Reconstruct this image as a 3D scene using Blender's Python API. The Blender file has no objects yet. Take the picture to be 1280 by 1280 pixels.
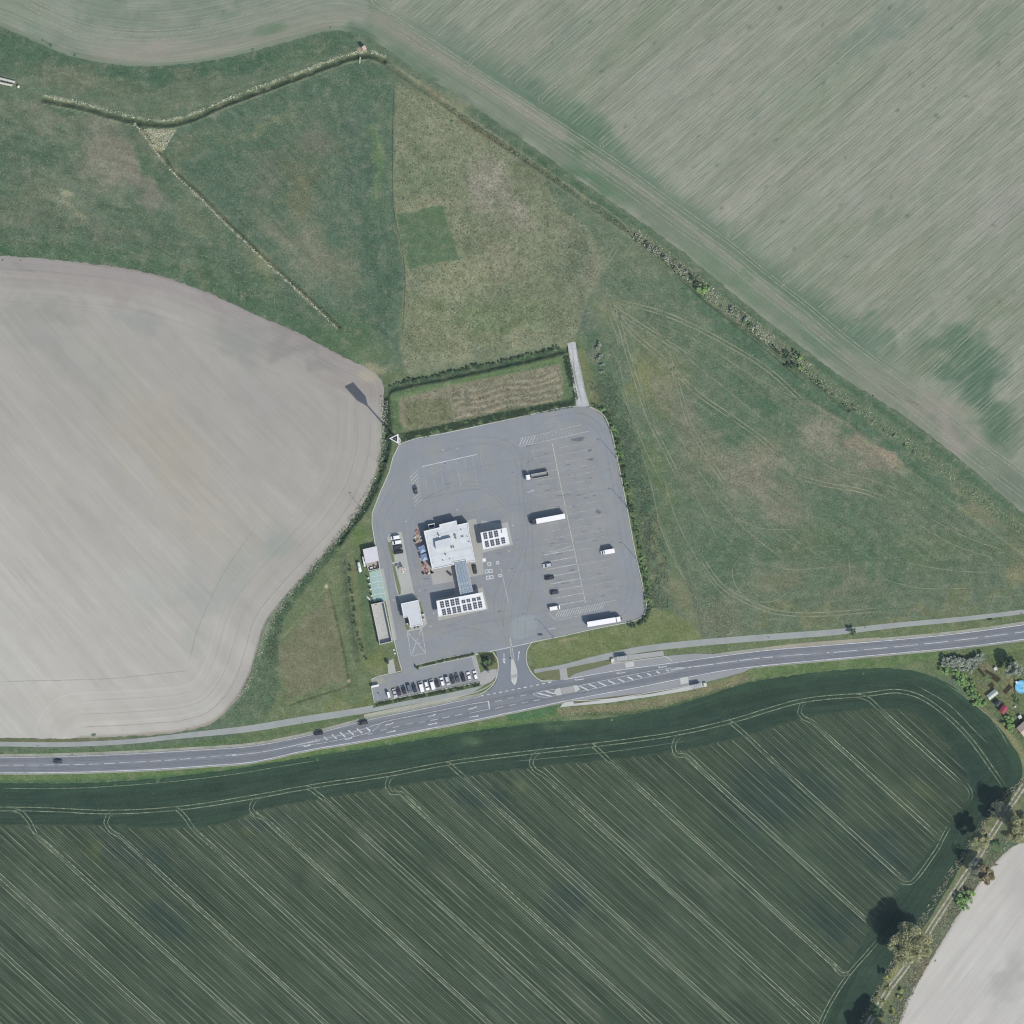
import bpy, bmesh, math, random
import numpy as np
from mathutils import Vector, Matrix
random.seed(7)
PI = math.pi
S = 0.4                       # metres per photo pixel
SC = bpy.context.scene
COL = SC.collection

# ---------------------------------------------------------------- camera
CAM_H = 1500.0
cam = bpy.data.cameras.new('camera')
cam.sensor_width = 36.0
cam.lens = 36.0 * CAM_H / 512.0
cam.clip_start = 1.0
cam.clip_end = 8000.0
camo = bpy.data.objects.new('camera', cam)
COL.objects.link(camo)
camo.location = (0, 0, CAM_H)
SC.camera = camo

# ---------------------------------------------------------------- world, sun, exposure
SUN_EL = math.radians(45.0)
SUN_AZ = math.radians(138.5)      # clockwise from north (+Y)
w = bpy.data.worlds.new('World'); SC.world = w; w.use_nodes = True
nt = w.node_tree; nt.nodes.clear()
sky = nt.nodes.new('ShaderNodeTexSky'); sky.sky_type = 'NISHITA'; sky.sun_disc = False
sky.sun_elevation = SUN_EL; sky.sun_rotation = SUN_AZ
bg = nt.nodes.new('ShaderNodeBackground'); bg.inputs[1].default_value = 0.15
ow = nt.nodes.new('ShaderNodeOutputWorld')
nt.links.new(sky.outputs[0], bg.inputs[0]); nt.links.new(bg.outputs[0], ow.inputs[0])
sl = bpy.data.lights.new('sun', 'SUN'); sl.energy = 3.9; sl.angle = math.radians(0.5); sl.color = (1.0, 0.955, 0.90)
so = bpy.data.objects.new('sun', sl); COL.objects.link(so)
sd = Vector((math.sin(SUN_AZ) * math.cos(SUN_EL), math.cos(SUN_AZ) * math.cos(SUN_EL), math.sin(SUN_EL)))
so.rotation_euler = sd.to_track_quat('Z', 'Y').to_euler()
so.location = sd * 300
SC.view_settings.view_transform = 'Standard'; SC.view_settings.look = 'None'
SC.view_settings.gamma = 1.0; SC.view_settings.exposure = 0.31
SC.view_settings.use_curve_mapping = False
try:
    SC.cycles.filter_width = 1.15; SC.cycles.max_bounces = 4; SC.cycles.diffuse_bounces = 3; SC.cycles.volume_bounces = 0; SC.cycles.transparent_max_bounces = 10
except Exception:
    pass

# colours are written as the sRGB value a flat sunlit surface has in the photograph and
# turned into the surface's own albedo by dividing the light out
GAIN = (1.53, 1.57, 1.67)
def lin(c):
    c = c / 255.0
    return c / 12.92 if c <= 0.04045 else ((c + 0.055) / 1.055) ** 2.4
def K(r, g, b):
    return (min(.9, lin(r) / GAIN[0]), min(.9, lin(g) / GAIN[1]), min(.9, lin(b) / GAIN[2]), 1.0)
def nlin(a):
    a = np.clip(a / 255.0, 0, 1)
    o = np.where(a <= 0.04045, a / 12.92, ((a + 0.055) / 1.055) ** 2.4)
    return np.minimum(o / np.array(GAIN), .9)

def P(px, py, z=0.0):
    return Vector(((px - 640.0) * S, (640.0 - py) * S, z))
def XY(px, py):
    return ((px - 640.0) * S, (640.0 - py) * S)

# ---------------------------------------------------------------- tags
def tag(o, label=None, cat=None, group=None, kind=None):
    if label: o['label'] = label
    if cat: o['category'] = cat
    if group: o['group'] = group
    if kind: o['kind'] = kind
    return o
def empty(name, loc, rz=0.0, label=None, cat=None, group=None):
    o = bpy.data.objects.new(name, None); COL.objects.link(o)
    o.location = loc; o.rotation_euler = (0, 0, rz); o.empty_display_size = 0.5
    return tag(o, label, cat, group)
def children_of(o):
    return list(o.children)
def copy_tree(o, parent=None):
    c = o.copy(); COL.objects.link(c)
    if parent is not None: c.parent = parent
    for ch in children_of(o): copy_tree(ch, c)
    return c

# ---------------------------------------------------------------- materials
def nodes(m):
    m.use_nodes = True
    t = m.node_tree; t.nodes.clear()
    o = t.nodes.new('ShaderNodeOutputMaterial'); b = t.nodes.new('ShaderNodeBsdfPrincipled')
    t.links.new(b.outputs[0], o.inputs[0])
    b.inputs['Roughness'].default_value = 0.9
    b.inputs['Specular IOR Level'].default_value = 0.2
    return t, b, o
def geo_pos(t):
    g = t.nodes.new('ShaderNodeNewGeometry'); return g.outputs['Position']
def obj_pos(t):
    g = t.nodes.new('ShaderNodeTexCoord'); return g.outputs['Object']
def mapping(t, src, scale=(1, 1, 1), rz=0.0):
    m = t.nodes.new('ShaderNodeMapping'); m.vector_type = 'TEXTURE' if False else 'POINT'
    m.inputs['Scale'].default_value = scale; m.inputs['Rotation'].default_value = (0, 0, rz)
    t.links.new(src, m.inputs['Vector']); return m.outputs[0]
def noise(t, vec, scale, detail=3.0, rough=0.55):
    n = t.nodes.new('ShaderNodeTexNoise'); n.inputs['Scale'].default_value = scale
    n.inputs['Detail'].default_value = detail; n.inputs['Roughness'].default_value = rough
    t.links.new(vec, n.inputs['Vector']); return n.outputs[0]
def rng(t, src, a, b, c, d, clamp=True):
    m = t.nodes.new('ShaderNodeMapRange'); m.clamp = clamp
    for i, v in zip((1, 2, 3, 4), (a, b, c, d)): m.inputs[i].default_value = v
    t.links.new(src, m.inputs[0]); return m.outputs[0]
def math_(t, op, a, b=None):
    m = t.nodes.new('ShaderNodeMath'); m.operation = op
    for i, v in enumerate((a, b)):
        if v is None: continue
        if isinstance(v, (int, float)): m.inputs[i].default_value = v
        else: t.links.new(v, m.inputs[i])
    return m.outputs[0]
def mixc(t, fac, a, b, blend='MIX'):
    m = t.nodes.new('ShaderNodeMix'); m.data_type = 'RGBA'; m.blend_type = blend
    if isinstance(fac, (int, float)): m.inputs[0].default_value = fac
    else: t.links.new(fac, m.inputs[0])
    for i, v in ((6, a), (7, b)):
        if isinstance(v, tuple): m.inputs[i].default_value = v
        else: t.links.new(v, m.inputs[i])
    return m.outputs[2]
def scalec(t, col, fac):
    v = t.nodes.new('ShaderNodeVectorMath'); v.operation = 'SCALE'
    if isinstance(col, tuple): v.inputs[0].default_value = col[:3]
    else: t.links.new(col, v.inputs[0])
    t.links.new(fac, v.inputs['Scale']); return v.outputs[0]
def bump(t, b, h, strength=0.3, dist=0.2):
    n = t.nodes.new('ShaderNodeBump'); n.inputs['Strength'].default_value = strength
    n.inputs['Distance'].default_value = dist
    t.links.new(h, n.inputs['Height']); t.links.new(n.outputs[0], b.inputs['Normal'])
def attr(t, name):
    a = t.nodes.new('ShaderNodeAttribute'); a.attribute_name = name; return a

MATS = {}
def flat(name, c, rough=0.85, var=0.10, scale=1.5, metal=0.0, spec=0.25, coords='geo'):
    """plain surface with uneven tone"""
    if name in MATS: return MATS[name]
    m = bpy.data.materials.new(name); t, b, o = nodes(m)
    p = geo_pos(t) if coords == 'geo' else obj_pos(t)
    n = noise(t, p, scale, 4.0, 0.6)
    f = rng(t, n, 0.25, 0.75, 1 - var, 1 + var)
    t.links.new(scalec(t, c, f), b.inputs['Base Color'])
    b.inputs['Roughness'].default_value = rough; b.inputs['Metallic'].default_value = metal
    b.inputs['Specular IOR Level'].default_value = spec
    MATS[name] = m; return m
def paintm(name, c, rough=0.35):
    """car paint: glossy coat, faint dust"""
    if name in MATS: return MATS[name]
    m = bpy.data.materials.new(name); t, b, o = nodes(m)
    n = noise(t, obj_pos(t), 2.5, 3.0)
    t.links.new(scalec(t, c, rng(t, n, .3, .7, .93, 1.07)), b.inputs['Base Color'])
    b.inputs['Roughness'].default_value = rough; b.inputs['Specular IOR Level'].default_value = 0.5
    b.inputs['Coat Weight'].default_value = 0.4; b.inputs['Coat Roughness'].default_value = 0.12
    MATS[name] = m; return m
def glassm(name, c=(0.012, 0.015, 0.02, 1), rough=0.08):
    if name in MATS: return MATS[name]
    m = bpy.data.materials.new(name); t, b, o = nodes(m)
    n = noise(t, obj_pos(t), 1.0)
    t.links.new(scalec(t, c, rng(t, n, .3, .7, .8, 1.2)), b.inputs['Base Color'])
    b.inputs['Roughness'].default_value = rough; b.inputs['Specular IOR Level'].default_value = 0.6
    MATS[name] = m; return m

# ---------------------------------------------------------------- mesh builder
class MB:
    def __init__(s): s.v = []; s.f = []; s.m = []; s.mats = []
    def mi(s, mat):
        if mat not in s.mats: s.mats.append(mat)
        return s.mats.index(mat)
    def add(s, vs, fs, mat):
        k = len(s.v); s.v += [tuple(v) for v in vs]; i = s.mi(mat)
        for f in fs: s.f.append(tuple(k + a for a in f)); s.m.append(i)
    def box(s, c, d, mat, rz=0.0, taper=1.0):
        cx, cy, cz = c; a, b, h = d[0] / 2, d[1] / 2, d[2] / 2
        ca, sa = math.cos(rz), math.sin(rz); vs = []
        for z, k in ((-h, 1.0), (h, taper)):
            for x, y in ((-a, -b), (a, -b), (a, b), (-a, b)):
                x *= k; y *= k
                vs.append((cx + x * ca - y * sa, cy + x * sa + y * ca, cz + z))
        s.add(vs, [(3, 2, 1, 0), (4, 5, 6, 7), (0, 1, 5, 4), (1, 2, 6, 5), (2, 3, 7, 6), (3, 0, 4, 7)], mat)
    def prism(s, poly, z0, z1, mat, bottom=True):
        if area(poly) < 0: poly = poly[::-1]
        n = len(poly)
        vs = [(x, y, z0) for x, y in poly] + [(x, y, z1) for x, y in poly]
        fs = [(i, (i + 1) % n, n + (i + 1) % n, n + i) for i in range(n)]
        fs.append(tuple(range(n, 2 * n)))
        if bottom: fs.append(tuple(range(n - 1, -1, -1)))
        s.add(vs, fs, mat)
    def wall(s, pts, th, z0, z1, mat, closed=True):
        """wall of thickness th inside the outline pts (ccw or cw), mitred"""
        pts = list(pts)
        if closed and area(pts) < 0: pts = pts[::-1]
        inner = inset(pts, th)
        n = len(pts); vs = []
        for z in (z0, z1):
            vs += [(x, y, z) for x, y in pts]; vs += [(x, y, z) for x, y in inner]
        fs = []
        for i in range(n):
            j = (i + 1) % n
            fs.append((i, j, 2 * n + j, 2 * n + i))
            fs.append((n + j, n + i, 3 * n + i, 3 * n + j))
            fs.append((2 * n + i, 2 * n + j, 3 * n + j, 3 * n + i))
            fs.append((j, i, n + i, n + j))
        s.add(vs, fs, mat)
    def cyl(s, p0, p1, r0, r1, mat, n=8, caps=True):
        p0 = Vector(p0); p1 = Vector(p1); d = (p1 - p0)
        q = d.to_track_quat('Z', 'Y') if d.length > 1e-6 else None
        vs = []
        for p, r in ((p0, r0), (p1, r1)):
            for i in range(n):
                a = 2 * PI * i / n
                vs.append(tuple(p + q @ Vector((math.cos(a) * r, math.sin(a) * r, 0))))
        fs = [(i, (i + 1) % n, n + (i + 1) % n, n + i) for i in range(n)]
        if caps: fs += [tuple(range(n - 1, -1, -1)), tuple(range(n, 2 * n))]
        s.add(vs, fs, mat)
    def loft(s, rings, mat, cap=True):
        n = len(rings[0]); vs = [v for r in rings for v in r]; fs = []
        for k in range(len(rings) - 1):
            for i in range(n):
                j = (i + 1) % n
                fs.append((k * n + i, k * n + j, (k + 1) * n + j, (k + 1) * n + i))
        if cap:
            fs.append(tuple(range(n - 1, -1, -1)))
            fs.append(tuple((len(rings) - 1) * n + i for i in range(n)))
        s.add(vs, fs, mat)
    def build(s, name, parent=None, loc=None, smooth=False, fixn=False):
        me = bpy.data.meshes.new(name); me.from_pydata(s.v, [], s.f)
        for m in s.mats: me.materials.append(m)
        me.polygons.foreach_set('material_index', s.m)
        if smooth: me.polygons.foreach_set('use_smooth', [True] * len(s.f))
        if fixn:
            bm = bmesh.new(); bm.from_mesh(me); bmesh.ops.recalc_face_normals(bm, faces=bm.faces)
            bm.to_mesh(me); bm.free()
        me.update()
        o = bpy.data.objects.new(name, me); COL.objects.link(o)
        if parent is not None: o.parent = parent
        if loc is not None: o.location = loc
        return o
def area(p):
    return 0.5 * sum(p[i][0] * p[(i + 1) % len(p)][1] - p[(i + 1) % len(p)][0] * p[i][1] for i in range(len(p)))
def inset(pts, d):
    """inward offset of a ccw polygon"""
    n = len(pts); out = []
    for i in range(n):
        a = Vector(pts[i - 1][:2]); b = Vector(pts[i][:2]); c = Vector(pts[(i + 1) % n][:2])
        e1 = (b - a).normalized(); e2 = (c - b).normalized()
        n1 = Vector((-e1.y, e1.x)); n2 = Vector((-e2.y, e2.x))
        m = (n1 + n2); m.normalize(); k = max(.3, m.dot(n1))
        q = b + m * (d / k); out.append((q.x, q.y))
    return out
def pxpoly(pts, origin=None):
    ox, oy = (0, 0) if origin is None else (origin.x, origin.y)
    return [((x - 640) * S - ox, (640 - y) * S - oy) for x, y in pts]

# ---------------------------------------------------------------- curves in pixel space
def smooth_path(pts, step=4.0, closed=False):
    pts = [np.array(p, float) for p in pts]; n = len(pts); out = []
    segs = n if closed else n - 1
    for i in range(segs):
        p1 = pts[i]; p2 = pts[(i + 1) % n]
        p0 = pts[i - 1] if (closed or i > 0) else 2 * p1 - p2
        p3 = pts[(i + 2) % n] if (closed or i + 2 < n) else 2 * p2 - p1
        L = np.linalg.norm(p2 - p1); k = max(1, int(L / step))
        d01 = max(np.linalg.norm(p1 - p0), 1e-3) ** .5; d12 = max(L, 1e-3) ** .5; d23 = max(np.linalg.norm(p3 - p2), 1e-3) ** .5
        m1 = (p2 - p1) + d12 * ((p1 - p0) / d01 - (p2 - p0) / (d01 + d12)) * 1.0
        m2 = (p2 - p1) + d12 * ((p3 - p2) / d23 - (p3 - p1) / (d12 + d23)) * 1.0
        for j in range(k):
            t = j / k
            h00 = 2 * t ** 3 - 3 * t ** 2 + 1; h10 = t ** 3 - 2 * t ** 2 + t
            h01 = -2 * t ** 3 + 3 * t ** 2; h11 = t ** 3 - t ** 2
            out.append(h00 * p1 + h10 * m1 + h01 * p2 + h11 * m2)
    if not closed: out.append(pts[-1])
    return np.array(out)
def dense(pts, step=3.0):
    out = []
    for a, b in zip(pts[:-1], pts[1:]):
        a = np.array(a, float); b = np.array(b, float); k = max(1, int(np.linalg.norm(b - a) / step))
        for j in range(k): out.append(a + (b - a) * j / k)
    out.append(np.array(pts[-1], float)); return np.array(out)
def offset_path(p, d):
    p = np.array(p, float); t = np.gradient(p, axis=0); L = np.linalg.norm(t, axis=1, keepdims=True) + 1e-9
    t /= L; nrm = np.stack([-t[:, 1], t[:, 0]], 1)
    dd = d if np.isscalar(d) else np.array(d)[:, None]
    return p + nrm * dd
# noise in numpy
def hsh(ix, iy, seed):
    h = (ix.astype(np.int64) * 374761393 + iy.astype(np.int64) * 668265263 + seed * 1442695041) & 0xFFFFFFFF
    h = ((h ^ (h >> 13)) * 1274126177) & 0xFFFFFFFF
    return ((h ^ (h >> 16)) & 0xFFFF) / 65535.0
def vn(x, y, seed):
    ix = np.floor(x); iy = np.floor(y); fx = x - ix; fy = y - iy
    fx = fx * fx * (3 - 2 * fx); fy = fy * fy * (3 - 2 * fy)
    a = hsh(ix, iy, seed); b = hsh(ix + 1, iy, seed); c = hsh(ix, iy + 1, seed); d = hsh(ix + 1, iy + 1, seed)
    return (a * (1 - fx) + b * fx) * (1 - fy) + (c * (1 - fx) + d * fx) * fy
def fbm(x, y, scale, seed=0, octv=4, ang=0.0, stretch=1.0, gain=.55):
    """fractal noise about 0..1; scale = feature size in px; stretched along angle ang (px space)"""
    ca, sa = math.cos(ang), math.sin(ang)
    u = (x * ca + y * sa) / (scale * stretch); v = (-x * sa + y * ca) / scale
    s = 0; a = 1; tot = 0
    for k in range(octv):
        s = s + a * vn(u * 2 ** k + 17.3 * k, v * 2 ** k - 9.1 * k, seed + k * 31); tot += a; a *= gain
    return s / tot
def sstep(a, b, x):
    t = np.clip((x - a) / (b - a), 0, 1); return t * t * (3 - 2 * t)
def dist_poly(x, y, pts, maxd=None):
    """distance to a polyline, pixel space"""
    pts = np.array(pts, float); d = np.full(x.shape, 1e9)
    for a, b in zip(pts[:-1], pts[1:]):
        if maxd is not None:
            m = (x > min(a[0], b[0]) - maxd) & (x < max(a[0], b[0]) + maxd) & (y > min(a[1], b[1]) - maxd) & (y < max(a[1], b[1]) + maxd)
            if not m.any(): continue
            xx, yy = x[m], y[m]
        else: m = slice(None); xx, yy = x, y
        e = b - a; L = (e ** 2).sum() + 1e-9
        t = np.clip(((xx - a[0]) * e[0] + (yy - a[1]) * e[1]) / L, 0, 1)
        dd = np.hypot(xx - a[0] - t * e[0], yy - a[1] - t * e[1])
        d[m] = np.minimum(d[m], dd)
    return d
def pip(x, y, poly):
    poly = np.array(poly, float); ins = np.zeros(x.shape, bool)
    m = (x >= poly[:, 0].min()) & (x <= poly[:, 0].max()) & (y >= poly[:, 1].min()) & (y <= poly[:, 1].max())
    xx = x[m]; yy = y[m]; r = np.zeros(xx.shape, bool)
    n = len(poly)
    for i in range(n):
        x0, y0 = poly[i]; x1, y1 = poly[(i + 1) % n]
        if y0 == y1: continue
        c = (yy >= min(y0, y1)) & (yy < max(y0, y1))
        r ^= c & (xx < x0 + (yy - y0) * (x1 - x0) / (y1 - y0))
    ins[m] = r; return ins
class Canvas:
    """ground colour as sRGB per vertex, built up in layers"""
    def __init__(s, x, y, base):
        s.x = x; s.y = y; s.c = np.tile(np.array(base, float), (len(x), 1))
        s.wx = (fbm(x, y, 26, 91, 3) - .5) * 2; s.wy = (fbm(x, y, 26, 77, 3) - .5) * 2
    def mix(s, m, col, k=1.0):
        m = (m * k)[:, None]; s.c = s.c * (1 - m) + np.array(col, float) * m
    def blob(s, cx, cy, rx, ry, col, k=1.0, ang=0.0, warp=.35, soft=.7):
        a = math.radians(ang); R = max(rx, ry)
        sel = (np.abs(s.x - cx) < R * 2) & (np.abs(s.y - cy) < R * 2)
        if not sel.any(): return
        x = s.x[sel] - cx + s.wx[sel] * warp * R; y = s.y[sel] - cy + s.wy[sel] * warp * R
        u = (x * math.cos(a) + y * math.sin(a)) / rx; v = (-x * math.sin(a) + y * math.cos(a)) / ry
        m = np.zeros(len(s.x)); m[sel] = 1 - sstep(1 - soft, 1 + soft * .5, np.hypot(u, v)); s.mix(m, col, k)
    def stroke(s, pts, w, col, k=1.0, soft=.6, ragged=0.0, smooth=True, lo=0.0):
        p = smooth_path(pts, 8) if smooth else np.array(pts, float)
        d = dist_poly(s.x, s.y, p, w * 2 + 6)
        if ragged: d = d + (fbm(s.x, s.y, 7, 5, 3) - .5) * ragged
        m = 1 - sstep(w / 2 * (1 - soft), w / 2 * (1 + soft), d)
        s.mix(m, col, k)
    def poly(s, pts, col, k=1.0, soft=2.0, warp=2.0, smooth=False):
        p = smooth_path(pts, 6, True) if smooth else np.array(pts, float)
        x = s.x + s.wx * warp; y = s.y + s.wy * warp
        ins = pip(x, y, p); d = dist_poly(x, y, np.vstack([p, p[:1]]), soft * 3 + 3)
        sgn = np.where(ins, d, -d); m = sstep(-soft, soft, sgn); s.mix(m, col, k); return m
    def grain(s, amp, scale, seed, ang=0.0, stretch=1.0, mask=None, octv=3, tint=(1, 1, 1)):
        n = (fbm(s.x, s.y, scale, seed, octv, ang, stretch) - .5) * 2 * amp
        if mask is not None: n = n * mask
        s.c = s.c + n[:, None] * np.array(tint)

def set_attr(me, name, data):
    data = np.asarray(data, np.float32)
    if data.ndim == 2 and data.shape[1] == 3:
        a = me.attributes.new(name, 'FLOAT_COLOR', 'POINT')
        full = np.ones((len(data), 4), np.float32); full[:, :3] = data; a.data.foreach_set('color', full.ravel())
    else:
        a = me.attributes.new(name, 'FLOAT', 'POINT'); a.data.foreach_set('value', data.ravel())
def np_mesh(name, verts, faces, mat, smooth=False):
    me = bpy.data.meshes.new(name); verts = np.asarray(verts, np.float32); faces = np.asarray(faces, np.int32)
    k = faces.shape[1]
    me.vertices.add(len(verts)); me.vertices.foreach_set('co', verts.ravel())
    me.loops.add(faces.size); me.loops.foreach_set('vertex_index', faces.ravel())
    me.polygons.add(len(faces)); me.polygons.foreach_set('loop_start', np.arange(0, faces.size, k, dtype=np.int32))
    me.polygons.foreach_set('loop_total', np.full(len(faces), k, np.int32))
    if smooth: me.polygons.foreach_set('use_smooth', np.ones(len(faces), bool))
    me.update(calc_edges=True); me.validate()
    if isinstance(mat, (list, tuple)):
        for m_ in mat: me.materials.append(m_)
    elif mat is not None: me.materials.append(mat)
    return me
def np_obj(name, me, parent=None):
    o = bpy.data.objects.new(name, me); COL.objects.link(o)
    if parent is not None: o.parent = parent
    return o
def region(name, poly, step, z, paint, mat, extra=None, rag=0.8, smooth=True, drop=(), zfun=None, rect=None):
    """a piece of ground: a fine sheet cut to an outline, coloured vertex by vertex"""
    if rect is not None:
        x0, y0, x1, y1 = rect
        B = None
    else:
        B = smooth_path(poly, 3.0, True) if smooth else dense(list(poly) + [poly[0]], 3.0)[:-1]
        if rag:
            j = (fbm(B[:, 0], B[:, 1], 5, 3, 3) - .5) * 2 * rag * 2
            t = np.roll(B, -1, 0) - np.roll(B, 1, 0); t /= np.linalg.norm(t, axis=1, keepdims=True) + 1e-9
            B = B + np.stack([-t[:, 1], t[:, 0]], 1) * j[:, None]
        x0, y0 = B.min(0) - step; x1, y1 = B.max(0) + step
    gx = np.arange(x0, x1 + step, step); gy = np.arange(y0, y1 + step, step)
    X, Y = np.meshgrid(gx, gy); ny, nx = X.shape
    X = X.ravel().copy(); Y = Y.ravel().copy()
    ins = np.ones(len(X), bool) if B is None else pip(X, Y, B)
    I = ins.reshape(ny, nx)
    cell = I[:-1, :-1] | I[1:, :-1] | I[:-1, 1:] | I[1:, 1:]
    for dp in drop:
        D = pip(X, Y, dp).reshape(ny, nx)
        e = D.copy()
        for k in range(3):
            q = e.copy(); q[1:] &= e[:-1]; q[:-1] &= e[1:]; q[:, 1:] &= e[:, :-1]; q[:, :-1] &= e[:, 1:]; e = q
        cell &= ~(e[:-1, :-1] & e[1:, :-1] & e[:-1, 1:] & e[1:, 1:])
    cy, cx = np.nonzero(cell)
    a = cy * nx + cx
    F = np.stack([a + nx, a + nx + 1, a + 1, a], 1)
    used = np.zeros(nx * ny, bool); used[F.ravel()] = True
    if B is not None:
        mv = np.nonzero(used & ~ins)[0]
        if len(mv):
            A = B; E = np.roll(B, -1, 0) - B; L = (E ** 2).sum(1) + 1e-9
            qx = X[mv][:, None]; qy = Y[mv][:, None]
            for c0 in range(0, len(mv), 2000):
                sx = qx[c0:c0 + 2000]; sy = qy[c0:c0 + 2000]
                t = np.clip(((sx - A[:, 0]) * E[:, 0] + (sy - A[:, 1]) * E[:, 1]) / L, 0, 1)
                fx = A[:, 0] + t * E[:, 0]; fy = A[:, 1] + t * E[:, 1]
                k = np.argmin((sx - fx) ** 2 + (sy - fy) ** 2, 1); r = np.arange(len(k))
                X[mv[c0:c0 + 2000]] = fx[r, k]; Y[mv[c0:c0 + 2000]] = fy[r, k]
    idx = -np.ones(nx * ny, np.int64); ui = np.nonzero(used)[0]; idx[ui] = np.arange(len(ui))
    F = idx[F]; x = X[ui]; y = Y[ui]
    zz = np.full(len(x), z)
    if zfun is not None: zz = zz + zfun(x, y)
    V = np.stack([(x - 640) * S, (640 - y) * S, zz], 1)
    me = np_mesh(name, V, F, mat, smooth=True)
    set_attr(me, 'tone', nlin(paint(x, y)))
    if extra is not None:
        for k, v in extra(x, y, B).items(): set_attr(me, k, v)
    o = np_obj(name, me); o['kind'] = 'structure'
    return o
# ================================================================= GROUND
def ground_mat(name, grain=.16, gscale=2.2, mid=.10, mscale=.35, bumpk=.35, stretch=None):
    m = bpy.data.materials.new(name); t, b, o = nodes(m)
    p = geo_pos(t)
    c = attr(t, 'tone').outputs['Color']
    n1 = noise(t, p, gscale, 4, .65); n2 = noise(t, p, mscale, 4, .6)
    f = math_(t, 'MULTIPLY', rng(t, n1, .25, .75, 1 - grain, 1 + grain), rng(t, n2, .25, .75, 1 - mid, 1 + mid))
    if stretch:
        ang, sc, k = stretch
        n3 = noise(t, mapping(t, mapping(t, p, (1, 1, 1), ang), (sc, sc * .03, 1)), 1.0, 3, .6)
        f = math_(t, 'MULTIPLY', f, rng(t, n3, .28, .72, 1 - k, 1 + k))
    # a little warm / cool drift so no patch is one hue
    n4 = noise(t, p, .9, 3)
    cc = mixc(t, rng(t, n4, .35, .65, 0, .6), c, mixc(t, 1.0, c, (1.10, 1.02, .86, 1), 'MULTIPLY'))
    n5 = noise(t, p, .16, 6, .72); n6 = noise(t, p, .9, 3, .7)
    cc = mixc(t, math_(t, 'MULTIPLY', rng(t, n5, .50, .68, 0, .62), rng(t, n6, .38, .6, .25, 1)), cc, K(150, 148, 126))
    cc = mixc(t, math_(t, 'MULTIPLY', rng(t, n5, .46, .30, 0, .45), rng(t, n6, .6, .4, .2, 1)), cc, K(70, 96, 76))
    t.links.new(scalec(t, cc, f), b.inputs['Base Color'])
    bump(t, b, n1, bumpk, .25)
    b.inputs['Specular IOR Level'].default_value = .05; b.inputs['Roughness'].default_value = 1
    return m
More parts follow.
